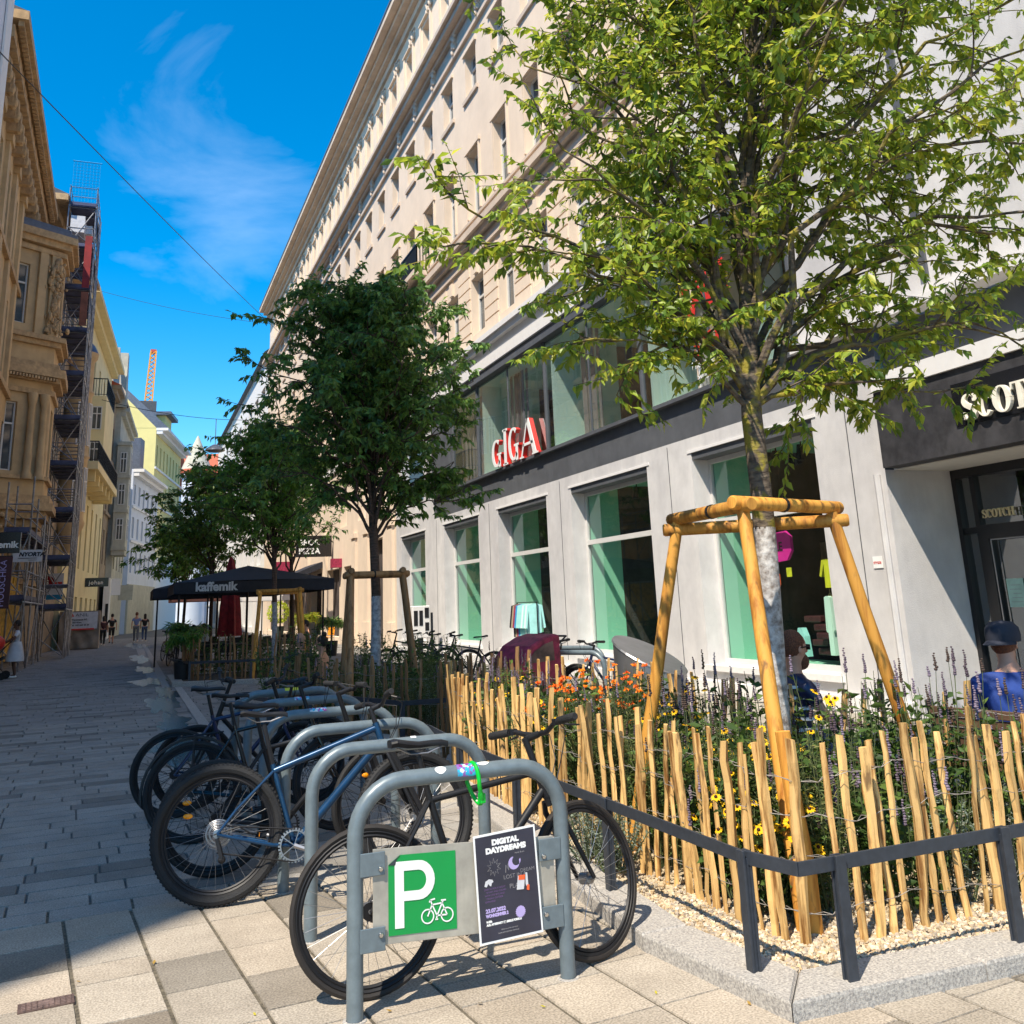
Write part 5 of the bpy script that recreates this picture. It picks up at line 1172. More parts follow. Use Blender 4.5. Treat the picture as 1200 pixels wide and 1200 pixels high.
for i,(rx,ry,fx_,fy,lb) in enumerate([(.50,7.75,1.55,7.6,'dark bicycle with a rear carrier parked at the fourth rack'),(.42,8.75,1.45,8.65,'dark bicycle parked at the fifth rack'),(1.62,8.95,.62,9.0,'dark bicycle facing left at the last rack')]):
    t=bike(lb,(rx,ry,0),between((rx,ry,0),(fx_,fy,0),0),R_((-5,4,-4)[i]),R=.345,tr=.019,wb=1.04,full=False,fcol=('gloss_black','darkblue','black')[i],seat_h=.98,hb_h=1.05,steer=R_((15,-20,10)[i]))
    if i==0:
        mb=MB()
        for s in(-1,1): mb.tube([(-.12,s*.06,.72),(.2,s*.06,.74)],.006,5); mb.tube([(-.02,s*.06,.36),(.0,s*.06,.73)],.005,5)
        for k in range(4): mb.tube([(-.1+.09*k,-.06,.73),(-.1+.09*k,.06,.73)],.005,5)
        mb.build('carrier','black',t,local=True)
        mb=MB(); mb.tube([(.36*math.cos(R_(a)),0,.345+.37*math.sin(R_(a))) for a in range(10,200,12)],.012,5); mb.build('mudguard','black',t,local=True,smooth=True)
# bikes on the far side of the planter and by the facade
rk2=dup(rk,(5.75,12.3,0),R_(-60),'grey rack rail seen over the near planter with the blue bicycle leaning on it'); 
rk3=dup(rk,(6.3,13.4,0),R_(-60),'grey rack rail behind the red cargo trailer with a black bicycle')
bike('navy blue bicycle leaning on the rack rail beyond the near planter',(6.35,11.6,0),R_(118),R_(4),fcol='darkblue',R=.345,tr=.018,full=False,seat_h=.93,hb_h=.98)
bike('black bicycle next to the red child trailer, beyond the near planter',(6.1,12.95,0),R_(118),R_(-5),fcol='black',R=.345,tr=.018,full=False,seat_h=1.0,hb_h=1.05)
for k in range(4):
    bike(['black bicycle nearest to the viewer in the row under the third window','dark bicycle second in the row along the facade','dark bicycle third in the row along the facade','last dark bicycle of the row beside the poster box'][k],(6.5-.05*k,17.5+k*1.35,0),R_(170+9*k),R_(4),fcol=('black','darkblue','gloss_black','black')[k],R=.345,tr=.018,full=False,seat_h=.95,hb_h=1.03)
for k,(x,y) in enumerate(((1.25,33.5),(1.2,37.5))):
    bike(['bicycle parked at the kerb beside the cafe, nearer one','bicycle parked at the kerb beside the cafe, farther one'][k],(x,y,0),R_(75),R_(4),R=.345,full=False,group='bicycles by the cafe')
# small black guard rail at the end of the rack area
gr_=thing('guard_rail','small black rectangular rail at the far end of the bike racks','guard rail',(1.5,12.5,0)); mb=MB()
for x0,y0,x1,y1 in ((1.45,14.1,1.72,12.9),(1.45,14.1,2.05,14.1)):
    for x,y in((x0,y0),(x1,y1)): mb.box(x-.03,x+.03,y-.03,y+.03,0,.5)
    mb.bar((x0,y0,.5),(x1,y1,.5),.05,.05)
mb.build('frame','anthracite',gr_)
# ================================================================= LOW RAILS OF THE PLANTERS
def low_rail(name,label,P,posts,h,zg,ps_=.05):
    t=thing(name,label,'railing',(*P[0],0)); mb=MB()
    for a,b in zip(P[:-1],P[1:]): mb.bar((*a,h),(*b,h),.012,.055)
    mb.build('rail','anthracite',t,bevel=.002)
    for x,y,dx,dy in posts:
        q=MB(); d=Vector((dx,dy,0)).normalized(); n=Vector((-d.y,d.x,0))
        for s in(-1,1): q.ob((x+n.x*s*.016,y+n.y*s*.016,(h+zg)/2+.01),d,n,Z,ps_/2,.006,(h-zg)/2+.02)
        q.ob((x,y,(h+zg)/2),d,n,Z,ps_/2-.008,.012,(h-zg)/2); q.build('post','anthracite',t,bevel=.002)
    return t
low_rail('low_rail','dark grey low flat rail around the gravel edge of the near planter',[(2.50,10.3),(2.62,8.8),(2.52,7.5),(2.50,5.9),(2.50,3.78),(2.58,3.50),(3.72,3.51),(5.2,3.5),(7.5,3.45)],
    [(2.50,3.76,0,1),(2.78,3.50,1,0),(3.70,3.50,1,0),(5.1,3.5,1,0),(2.50,5.05,0,1),(2.5,6.4,0,1),(2.53,7.7,0,1),(2.6,9.0,0,1)],.50,.05)
low_rail('low_rail','black low rail along the front of the middle planter',[(1.95,14.4),(3.0,11.2),(4.4,11.15)],[(3.0,11.2,1,0),(2.3,13.3,1,0),(4.3,11.15,1,0)],.50,.08)
low_rail('low_rail','black low rail along the kerb of the cafe planter',[(1.05,26.5),(1.35,24.1),(2.7,23.5),(4.2,23.5)],[(1.38,24.1,1,0),(1.2,25.3,0,1),(2.7,23.5,1,0),(4.1,23.5,1,0)],.50,.08)
# ================================================================= PALING FENCES
def picket_mesh(mb,x,y,z0,h,w,lean,seed,nrm):
    r=random.Random(seed); n=r.choice((4,5,5,6)); k=9; vs=[];fs=[]
    ph=r.uniform(0,6.28); rad=[(r.uniform(.75,1.15)) for _ in range(n)]
    wob=[(0,0)]
    for _ in range(k): wob.append((wob[-1][0]*.8+r.gauss(0,.0055),wob[-1][1]*.8+r.gauss(0,.004)))
    swl=[r.uniform(.86,1.12) for _ in range(k+1)]
    T=Vector((-nrm[1],nrm[0],0)); N_=Vector((nrm[0],nrm[1],0))
    cz=r.uniform(-.25,.25)
    for i in range(k+1):
        tz=i/k; c=Vector((x,y,z0+h*tz))+T*(lean[0]*tz*h+wob[i][0])+N_*(lean[1]*tz*h+wob[i][1]); sc=swl[i]
        if i==k: sc=.88
        for j in range(n):
            a=2*math.pi*j/n+ph; p=c+T*(math.cos(a)*w*.5*rad[j]*sc*r.uniform(.93,1.06))+N_*(math.sin(a)*w*.36*rad[j]*sc)
            if i==k: p.z+=cz*math.cos(a)*w*.4
            vs.append(p)
    for i in range(k):
        for j in range(n): fs.append((i*n+j,i*n+(j+1)%n,(i+1)*n+(j+1)%n,(i+1)*n+j))
    fs.append(tuple(k*n+j for j in range(n))); mb._a(vs,fs)
def fence(label,P,step,h,zg,seed,leanx=0.,m='picket',hvar=.05,wires=(.18,.40,.62,.82),maxp=98):
    t=thing('paling_fence',label,'fence',(*P[0],zg)); r=random.Random(seed); k=0; pts=[]
    for a,b in zip(P[:-1],P[1:]):
        a=Vector(a);b=Vector(b); L_=(b-a).length; n=max(1,int(L_/step)); d=(b-a).normalized(); nn=(-d.y,d.x)
        for i in range(n):
            p=a+d*(L_*(i+.5)/n+r.uniform(-.25,.25)*step); pts.append((p,nn,d))
            if r.random()<.1: continue
            mb=MB(); picket_mesh(mb,p.x,p.y,zg-.03-r.uniform(0,.03),h+r.gauss(0,hvar)+.04,r.uniform(.030,.062),(r.gauss(0,.036)+leanx,r.gauss(0,.04)),r.random()*1e6,nn)
            if k<maxp: mb.build('picket',m,t); k+=1
    for wz in wires:
        mb=MB()
        for s in (0,1):
            q=[]
            for i,(p,nn,d) in enumerate(pts):
                N_=Vector((nn[0],nn[1],0)); sg_=1 if (i+s)%2 else -1
                z=zg+h*wz+.012*math.sin(i*1.7+wz*20)+.02*math.sin(i*.5+wz*9); q.append(Vector((p.x,p.y,z))+N_*sg_*.020+Vector((d.x,d.y,0))*leanx*h*wz)
                if i+1<len(pts): p2=pts[i+1][0]; m_=p.lerp(p2,.5); q.append(Vector((m_.x,m_.y,z-.006)))
            mb.tube(q,.0017,4)
        mb.build('wire','wire',t)
    return t
F1=[(3.55,10.1),(3.15,9.8),(2.92,9.0),(2.84,7.6),(2.80,6.4),(2.86,5.2),(2.82,4.3),(2.86,3.95),(3.1,3.83),(4.2,3.86),(5.3,3.9)]
fence('golden split chestnut paling fence around the near planter, wired together',F1,.086,.87,.05,21)
fence('paling fence on the far right side of the near planter behind the bench',[(4.95,4.1),(4.55,5.2),(4.15,6.2),(4.1,8.2),(4.1,10.0)],.16,.92,.07,22,leanx=.05)
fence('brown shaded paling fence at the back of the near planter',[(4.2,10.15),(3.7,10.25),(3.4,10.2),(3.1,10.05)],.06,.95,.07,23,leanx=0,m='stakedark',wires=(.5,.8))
fence('dark brown paling fence around the middle planter',[(2.0,14.6),(2.5,13.4),(3.2,11.5),(3.5,11.3),(4.5,11.3)],.14,.84,.08,24,m='stakedark',wires=(.45,.8))
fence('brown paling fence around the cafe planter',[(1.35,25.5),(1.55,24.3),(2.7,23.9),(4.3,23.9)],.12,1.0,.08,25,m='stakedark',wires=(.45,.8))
# ================================================================= TREE STAKES
def stakes(name,label,feet,tops,h,r_,m,rails,strap=None):
    t=thing(name,label,'tree stake',(*feet[0],0))
    for (a,b) in zip(feet,tops):
        mb=MB(); A=Vector((*a,-.05)); B=Vector((*b,h)); pts=[A.lerp(B,i/7)+Vector((rnd.uniform(-1,1),rnd.uniform(-1,1),0))*.003 for i in range(8)]; mb.tube(pts,[r_*1.08,r_*1.05,r_*1.03,r_,r_*.99,r_*.97,r_*.95,r_*.93],14); mb.build('post',m,t,smooth=True)
    for i,j,dz in rails:
        A=Vector((*tops[i],h+dz)); B=Vector((*tops[j],h+dz)); d=(B-A).normalized(); A-=d*.1; B+=d*.1; mb=MB(); mb.tube([A,A+d*.012,B-d*.012,B],[r_*.85,r_*1.02,r_*1.02,r_*.85],14); mb.build('rail',m,t,smooth=True)
        mb=MB(); c=A.lerp(B,.45); mb.tube([c-d*.012,c+d*.012],r_*1.12,12); mb.build('strap','black',t)
    return t
T1=(3.66,4.98)
stakes('tree_stake_frame','golden round wood frame holding the near tree',[(2.98,4.02),(2.98,5.75),(4.5,4.62)],[(3.27,4.60),(3.33,5.42),(4.12,4.86)],2.06,.040,'stake',[(0,1,.02),(0,2,.035),(1,2,-.05)])
mb=MB(); mb.tube([(3.02,4.03,.0),(3.03,4.04,.3),(3.01,4.06,.6),(3.0,4.08,.93)],[.044,.042,.04,.037],12); tag(mb.build('short_stake','stake',None,smooth=True),'short thick bark covered stake at the foot of the front post in the near planter','stake')
# tree 2
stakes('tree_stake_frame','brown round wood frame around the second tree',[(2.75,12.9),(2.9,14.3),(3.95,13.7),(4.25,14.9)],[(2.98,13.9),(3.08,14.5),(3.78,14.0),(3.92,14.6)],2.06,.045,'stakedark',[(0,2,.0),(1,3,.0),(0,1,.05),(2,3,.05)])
stakes('tree_stake_frame','light brown wood frame around the third tree beside the parasol',[(2.75,23.7),(4.05,23.9),(4.2,25.2)],[(2.95,24.2),(3.9,24.2),(3.95,25.1)],2.06,.05,'stake',[(0,1,.0),(1,2,.03),(0,2,-.03)])
# ================================================================= TREES
def bez(a,b,c,n):
    return [a*(1-t)**2+b*2*t*(1-t)+c*t*t for t in [i/n for i in range(n+1)]]
def leaves_mesh(name,P,D,size,m,parent,seed,cols,droop=.75,wr=.45):
    """P,D: leaf base points and outward directions (numpy)"""
    rs=np.random.RandomState(seed); n=len(P); 
    d=D+rs.normal(0,.45,(n,3)); d[:,2]-=droop*rs.uniform(.5,1.5,n); d/=np.linalg.norm(d,axis=1)[:,None]
    up=rs.normal(0,.55,(n,3)); up[:,2]+=1; s=np.cross(d,up); s/=np.maximum(1e-6,np.linalg.norm(s,axis=1))[:,None]; nn=np.cross(s,d)
    L_=size*rs.uniform(.5,1.35,n)[:,None]; w=L_*wr*.5
    mid=P+d*L_*.42; v=np.stack([P,mid+s*w+nn*w*.35,P+d*L_-nn*L_*.08,mid-s*w+nn*w*.35],1).reshape(-1,3)
    iv=np.array(WM[parent.name].inverted()); v=v@iv[:3,:3].T+iv[:3,3]
    i=np.arange(n)*4; f=np.stack([i,i+1,i+2,i,i+2,i+3],1).reshape(-1,3)
    me=bpy.data.meshes.new(name); me.vertices.add(len(v)); me.vertices.foreach_set('co',v.astype(np.float32).ravel())
    me.loops.add(len(f)*3); me.loops.foreach_set('vertex_index',f.astype(np.int32).ravel()); me.polygons.add(len(f)); me.polygons.foreach_set('loop_start',(np.arange(len(f))*3).astype(np.int32)); me.polygons.foreach_set('loop_total',np.full(len(f),3,dtype=np.int32))
    me.update(calc_edges=True)
    cols=np.array(cols); k=rs.randint(0,len(cols),n); c=cols[k]*rs.uniform(.75,1.25,(n,1)); c=np.repeat(np.concatenate([c,np.ones((n,1))],1),4,0)
    at=me.color_attributes.new('Col','FLOAT_COLOR','POINT'); at.data.foreach_set('color',c.astype(np.float32).ravel())
    me.materials.append(M[m]); o=bpy.data.objects.new(name,me); col.objects.link(o); o.parent=parent; WM[o.name]=WM[parent.name]; return o
def tree(label,base,fork,C,rad,nl,leafn,lsize,seed,tr,bark='barkplain',lm='leafdark',cols=None,white=None,extra=(),top=None,low=-.35,subs=8,gaps=.0,wm='limewash'):
    r=random.Random(seed); t=thing('street_tree',label,'tree',(base[0],base[1],.08)); C=Vector(C); B=Vector((base[0],base[1],.05))
    topz=top or (C.z+rad[2]*.75); mb=MB(); N_=14; lead=[]
    for i in range(N_+1):
        z=B.z+(topz-B.z)*i/N_; k=max(0,(z-fork)/(topz-fork)); lead.append(Vector((base[0]+(C.x-base[0])*k*.5+.02*math.sin(z*2+seed),base[1]+(C.y-base[1])*k*.5+.02*math.cos(z*1.7),z)))
    def leadr(z): return tr*(1.12-.12*min(1,z/fork)) if z<fork else max(.008,tr*max(0.,1-(z-fork)/(topz-fork))**.9)
    if white:
        wb_=MB(); pts=[p for p in lead if p.z<white]; 
        def at(z):
            for a,b in zip(lead[:-1],lead[1:]):
                if a.z<=z<=b.z: return a.lerp(b,(z-a.z)/(b.z-a.z))
        q=[at(B.z+(white-B.z)*i/8+1e-4) for i in range(9)]; wb_.tube(q,[leadr(p.z)*(1.25 if i==0 else 1) for i,p in enumerate(q)],14); wb_.build('whitewashed_trunk',wm,t,smooth=True)
        lead=[at(white-.01)]+[p for p in lead if p.z>white]
    mb.tube(lead,[leadr(p.z) for p in lead],12)
    tips=[];dirs=[]
    def twig(p,d,L_,n):
        q=p; d=d.copy()
        pts=[p]
        for i in range(4):
            d=(d+Vector((r.gauss(0,.16),r.gauss(0,.16),r.gauss(-.03,.12)))).normalized(); q=q+d*L_/4; pts.append(q)
        mb.tube(pts,[.0045,.004,.003,.0025,.0018],3,cap=False)
        for i in range(n):
            s=(i+.6)/n*4; k=min(3,int(s)); tips.append(pts[k].lerp(pts[k+1],s-k)); sd=d.cross(Vector((0,0,1))); sd=sd.normalized() if sd.length>.01 else Vector((1,0,0)); dirs.append((d*.6+sd*(1 if i%2 else -1)*.8))
    targets=[]
    for i in range(nl):
        az=i*2.39996+r.uniform(-.3,.3); e=low+(1.45-low)*((i+.5)/nl)**.8; ce=math.cos(e); k=r.uniform(.82,1.04)
        targets.append((C+Vector((rad[0]*ce*math.cos(az),rad[1]*ce*math.sin(az),rad[2]*math.sin(e)))*k,(i+.5)/nl))
    for e in extra: targets.append((Vector(e),.08))
    tot=len(targets)*(subs+1)*5; per=max(3,int(leafn/tot))
    for T_,k in targets:
        z0=fork+(min(T_.z-.4,topz)-fork)*(k**.8)*.85; z0=max(fork-.15,z0)
        s=None
        for a,b in zip(lead[:-1],lead[1:]):
            if a.z<=z0<=b.z: s=a.lerp(b,(z0-a.z)/(b.z-a.z))
        if s is None: s=lead[-2]
        L_=(T_-s).length; h=T_-s; ctrl=s+Vector((h.x*.28,h.y*.28,h.z*.5+L_*.22)); pts=bez(s,ctrl,T_,9)
        pts=[p+Vector((r.gauss(0,.03),r.gauss(0,.03),r.gauss(0,.03)))*L_*.6*(1 if 0<i<9 else 0) for i,p in enumerate(pts)]
        r0=min(leadr(z0)*.5,.012+.0075*L_); mb.tube(pts,[r0*(1-.8*i/9) for i in range(10)],7,cap=False)
        for j in range(subs+1):
            tt=.22+.78*(j+r.uniform(.0,.6))/(subs+1); kf=tt*9; ki=min(8,int(kf)); p=pts[ki].lerp(pts[ki+1],kf-ki); tg=(pts[ki+1]-pts[ki]).normalized()
            if j==subs: p=pts[-1]; 
            sd=Vector((r.gauss(0,1),r.gauss(0,1),r.gauss(.15,.5))).normalized(); d=(tg*.7+sd*.9).normalized(); SL=L_*r.uniform(.16,.30)*(1.15-.4*tt)+.15
            sp=[p]; dd=d
            for q in range(5): dd=(dd+Vector((r.gauss(0,.12),r.gauss(0,.12),r.gauss(-.02,.1)))).normalized(); sp.append(sp[-1]+dd*SL/5)
            mb.tube(sp,[.009,.008,.007,.006,.005,.004],4,cap=False)
            for q in range(5):
                w=sp[q+1]; sd=Vector((r.gauss(0,1),r.gauss(0,1),r.gauss(0,.45))).normalized(); twig(w,(dd*.6+sd*.9).normalized(),r.uniform(.18,.42)*(rad[0]/2.2),per)
    mb.build('trunk_and_branches',bark,t,smooth=True)
    leaves_mesh('leaves',np.array([tuple(p) for p in tips]),np.array([tuple(p) for p in dirs]),lsize,lm,t,seed,cols)
    return t
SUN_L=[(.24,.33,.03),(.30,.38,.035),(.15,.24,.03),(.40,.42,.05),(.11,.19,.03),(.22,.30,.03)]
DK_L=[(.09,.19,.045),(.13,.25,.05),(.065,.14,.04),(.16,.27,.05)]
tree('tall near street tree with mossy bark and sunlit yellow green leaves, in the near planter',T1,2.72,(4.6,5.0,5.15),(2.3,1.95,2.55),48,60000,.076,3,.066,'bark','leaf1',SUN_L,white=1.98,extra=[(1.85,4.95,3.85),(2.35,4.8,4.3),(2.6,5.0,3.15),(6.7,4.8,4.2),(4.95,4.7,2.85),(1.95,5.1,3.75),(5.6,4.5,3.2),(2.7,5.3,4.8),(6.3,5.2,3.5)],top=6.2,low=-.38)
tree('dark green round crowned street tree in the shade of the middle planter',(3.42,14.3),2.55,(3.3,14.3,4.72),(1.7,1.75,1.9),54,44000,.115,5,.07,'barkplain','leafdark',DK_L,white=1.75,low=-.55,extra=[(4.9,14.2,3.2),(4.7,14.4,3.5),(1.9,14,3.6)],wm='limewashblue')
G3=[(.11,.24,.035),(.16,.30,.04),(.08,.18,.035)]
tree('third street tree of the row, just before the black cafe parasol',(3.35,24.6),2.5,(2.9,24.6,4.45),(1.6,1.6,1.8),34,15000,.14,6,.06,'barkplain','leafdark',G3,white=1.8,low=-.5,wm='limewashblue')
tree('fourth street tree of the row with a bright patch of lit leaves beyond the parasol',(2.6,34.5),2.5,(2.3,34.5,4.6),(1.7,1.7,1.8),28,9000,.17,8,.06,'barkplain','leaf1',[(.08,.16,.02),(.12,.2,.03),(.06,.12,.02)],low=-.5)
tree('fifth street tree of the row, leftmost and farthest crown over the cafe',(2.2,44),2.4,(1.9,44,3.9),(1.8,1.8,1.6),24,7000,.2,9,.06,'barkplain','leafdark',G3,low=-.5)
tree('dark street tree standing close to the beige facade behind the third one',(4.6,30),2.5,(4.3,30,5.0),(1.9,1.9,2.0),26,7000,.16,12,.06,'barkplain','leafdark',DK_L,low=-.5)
# ================================================================= PLANTS
GR=[(.07,.13,.025),(.05,.10,.02),(.10,.16,.03),(.04,.08,.02)]
SILV=[(.20,.25,.20),(.15,.2,.15),(.25,.29,.22)]
def plant(kind,label,x,y,h,seed,name='flowering_plant',group=None,z=.08,spread=.22,dense=1.):
    r=random.Random(seed); t=thing(name,label,'plant',(x,y,z),group=group); st_=MB(); P=[];D=[]; fl=MB()
    ns={'hyssop':9,'rud':10,'silver':16,'orange':8,'dark':9,'grass':60,'fine':14}[kind]; ns=int(ns*dense)
    for i in range(ns):
        a=r.uniform(0,6.28); rr=spread*math.sqrt(r.random()); hh=h*r.uniform(.65,1.05); b=Vector((x+rr*.45*math.cos(a),y+rr*.45*math.sin(a),z)); e=Vector((x+rr*1.2*math.cos(a),y+rr*1.2*math.sin(a),z+hh)); m_=b.lerp(e,.5)+Vector((r.gauss(0,.02),r.gauss(0,.02),.03)); pts=bez(b,m_,e,6)
        if kind!='grass': st_.tube(pts,[.005,.0045,.004,.0035,.003,.0028,.002],4,cap=False)
        nl={'hyssop':24,'rud':20,'silver':50,'orange':22,'dark':26,'grass':1,'fine':60}[kind]
        for j in range(nl):
            tt=.06+.9*(j+r.random())/nl
            if kind=='hyssop': tt*=.86
            p=b*(1-tt)**2+m_*2*tt*(1-tt)+e*tt*tt; az=r.uniform(0,6.28); P.append(tuple(p)); D.append((math.cos(az),math.sin(az),.5))
        if kind=='hyssop' and r.random()<.85:
            fl.cc=r.choice([(.10,.07,.09),(.17,.13,.17),(.09,.06,.05),(.25,.20,.27)]); L_=r.uniform(.06,.15)
            for q in range(int(L_/.012)): fl.ball(e+Vector((r.gauss(0,.002),r.gauss(0,.002),q*.012-.01)),.011*(1-.5*q*.012/L_),6,4,(1,1,.8))
        if kind=='rud' and r.random()<.95:
            fl.cc=(.85,.52,.01); up=Vector((r.gauss(0,.3)-.3,r.gauss(0,.3)-.4,1)).normalized(); s_=up.orthogonal().normalized(); w_=up.cross(s_); R0=r.uniform(.024,.036)
            for q in range(11):
                a2=q*.571; d=s_*math.cos(a2)+w_*math.sin(a2); sd=up.cross(d); fl._a([e,e+d*R0*.6+sd*.007,e+d*R0-up*.004,e+d*R0*.6-sd*.007],[(0,1,2,3)])
            fl.cc=(.06,.02,.01); fl.ball(e+up*.004,.009,7,5)
        if kind=='orange':
            fl.cc=r.choice([(.80,.16,.01),(.85,.25,.01)])
            for q in range(16):
                d=Vector((r.gauss(0,1),r.gauss(0,1),r.gauss(.3,.6))).normalized(); sd=d.orthogonal().normalized(); R0=r.uniform(.02,.035); fl._a([e,e+d*R0*.6+sd*.01,e+d*R0,e+d*R0*.6-sd*.01],[(0,1,2,3)])
    if st_.v: st_.build('stem','plantstem',t)
    sz={'hyssop':.06,'rud':.055,'silver':.028,'orange':.05,'dark':.075,'grass':h,'fine':.05}[kind]
    cols=SILV if kind=='silver' else GR if kind not in('fine','grass') else [(.12,.16,.05),(.18,.18,.06),(.09,.13,.04)]
    leaves_mesh('foliage',np.array(P),np.array(D),sz,'plantleaf',t,seed,cols,droop=.25 if kind!='grass' else -1.2,wr={'silver':.28,'grass':.02,'fine':.16,'hyssop':.5}.get(kind,.45))
    if fl.v: fl.build('flower','petal',t)
    return t
M['plantstem']=mat('plant_stem',(.06,.08,.025),.8)
r=random.Random(77)
def pick(P,n,mind,seed,ins=.0):
    rr=random.Random(seed); out=[]; xs=[p[0] for p in P]; ys=[p[1] for p in P]; tries=0
    while len(out)<n and tries<20000:
        tries+=1; x=rr.uniform(min(xs),max(xs)); y=rr.uniform(min(ys),max(ys))
        if inside(P,x,y) and all((x-a)**2+(y-b)**2>mind**2 for a,b in out) and (x-T1[0])**2+(y-T1[1])**2>.02: out.append((x,y))
    return out
PL1=[(3.0,4.02),(4.7,4.05),(4.35,5.2),(4.0,6.1),(3.95,9.9),(3.35,9.7),(3.05,8.8),(2.97,6.5)]
for i,(x,y) in enumerate(pick(PL1,78,.19,5)):
    if y<4.7: kind=('hyssop','fine','dark','rud','hyssop')[i%5]; h=r.uniform(.5,.8)
    elif y<6.3: kind=('hyssop','rud','dark','fine')[i%4]; h=r.uniform(.65,.95)
    else: kind=('dark','hyssop','dark','fine','hyssop','rud','dark')[i%7]; h=r.uniform(.65,.95)
    if 3.4<x and 6.6<y<8.2 and i%2: kind='orange'; h=r.uniform(.8,.95)
    if x>3.7 and y<6: kind='hyssop' if i%3 else 'dark'; h=r.uniform(.8,1.08)
    lb={'hyssop':'green hyssop plant with purple brown flower spikes in the near planter','fine':'fine leaved herb between the pickets of the near planter','dark':'broad leaved green plant in the near planter','rud':'yellow coneflower plant with dark centres in the near planter','orange':'orange flowered plant at the back of the near planter'}[kind]
    plant(kind,lb,x,y,h,100+i,dense=1.7,group={'hyssop':'hyssop plants in the near planter','fine':'fine leaved herbs in the near planter','dark':'broad leaved plants in the near planter','rud':'yellow coneflowers in the near planter','orange':'orange flowers in the near planter'}[kind])
for i,(x,y,h) in enumerate([(2.98,4.35,.48),(3.0,4.55,.5),(2.95,4.75,.55),(3.02,4.2,.42)]): plant('rud','low yellow coneflower blooming right behind the front pickets near the corner',x,y,h,300+i,group='low coneflowers at the front corner',spread=.16)
for i,(x,y,h) in enumerate([(2.68,5.35,.34),(2.66,5.62,.30)]): plant('silver','silvery lavender bush growing out under the fence at the kerb behind the bicycle wheel',x,y,h,320+i,name='lavender_bush',group='silver bushes by the kerb',spread=.2,dense=2)
for i,(x,y,h) in enumerate([(4.3,4.0,.45),(3.9,4.05,.5),(4.7,4.1,.5)]): plant('silver','silvery lavender bush behind the pickets at the right of the near planter',x,y,h,330+i,name='lavender_bush',group='silver bushes at the right',spread=.22,dense=1.6)
for i,(x,y,h) in enumerate([(3.2,8.1,.45),(3.1,7.3,.45),(3.1,6.6,.42)]): plant('grass','tuft of yellowish grass behind the sunlit pickets of the near planter',x,y,h,340+i,name='grass_tuft',group='grass tufts in the near planter',spread=.1)
PL2=[(2.3,14.3),(3.3,11.7),(4.4,11.6),(4.5,15),(2.3,15)]
for i,(x,y) in enumerate(pick(PL2,34,.3,9)):
    kind=('dark','hyssop','silver','dark','fine')[i%5]; plant(kind,{'dark':'dark leafy shrub in the shaded middle planter','hyssop':'spiky flowered plant in the shaded middle planter','silver':'grey silvery herb in the middle planter','fine':'feathery dry herb in the middle planter'}[kind],x,y,r.uniform(.6,1.05),400+i,group={'dark':'shrubs in the middle planter','hyssop':'spiky plants in the middle planter','silver':'silvery herbs in the middle planter','fine':'dry herbs in the middle planter'}[kind],spread=.3,dense=1.2)
for i,(x,y) in enumerate(pick([(1.4,24.2),(4.4,24.1),(4.4,26.6),(1.3,26.6)],14,.45,10)): plant('dark','dark leafy plant in the cafe planter',x,y,r.uniform(.7,1.15),460+i,group='plants in the cafe planter',spread=.35)
plant('dark','tall dark bush at the corner between the cafe planter and the bike racks',2.15,15.0,1.1,480,name='bush',spread=.4,dense=2.2); plant('dark','second dark bush right behind the corner bush',2.5,15.4,1.3,481,name='bush',spread=.4,dense=2.2)
for i in range(7): plant('dark','leafy hedge plant along the racks beyond the planters',4.9+.2*math.sin(i),15.8+i*.9,1.0,490+i,name='hedge_plant',group='hedge plants along the facade side racks',spread=.4,dense=1.6)
# ================================================================= PEOPLE
def skinmesh(V_,E_,Rd,root,relax=0):
    me=bpy.data.meshes.new('tmp'); me.from_pydata(V_,E_,[]); o=bpy.data.objects.new('tmp',me); col.objects.link(o)
    s=o.modifiers.new('s','SKIN'); s.use_smooth_shade=True
    for i,rd in enumerate(Rd): me.skin_vertices[0].data[i].radius=rd if isinstance(rd,tuple) else (rd,rd)
    for i in range(len(V_)): me.skin_vertices[0].data[i].use_root=(i==root)
    b=o.modifiers.new('b','SUBSURF'); b.levels=2; b.render_levels=2
    bpy.context.view_layer.update(); ev=o.evaluated_get(bpy.context.evaluated_depsgraph_get()); m2=ev.to_mesh(); mb=MB(); mb._a([v.co.copy() for v in m2.vertices],[tuple(p.vertices) for p in m2.polygons]); ev.to_mesh_clear(); bpy.data.objects.remove(o); bpy.data.meshes.remove(me)
    if relax:
        nb=[set() for _ in mb.v]
        for f in mb.f:
            for a,b in zip(f,f[1:]+f[:1]): nb[a].add(b); nb[b].add(a)
        for _ in range(relax): mb.v=[v.lerp(sum((mb.v[j] for j in nb[i]),Vector())/len(nb[i]),.5) if nb[i] else v for i,v in enumerate(mb.v)]
    return mb
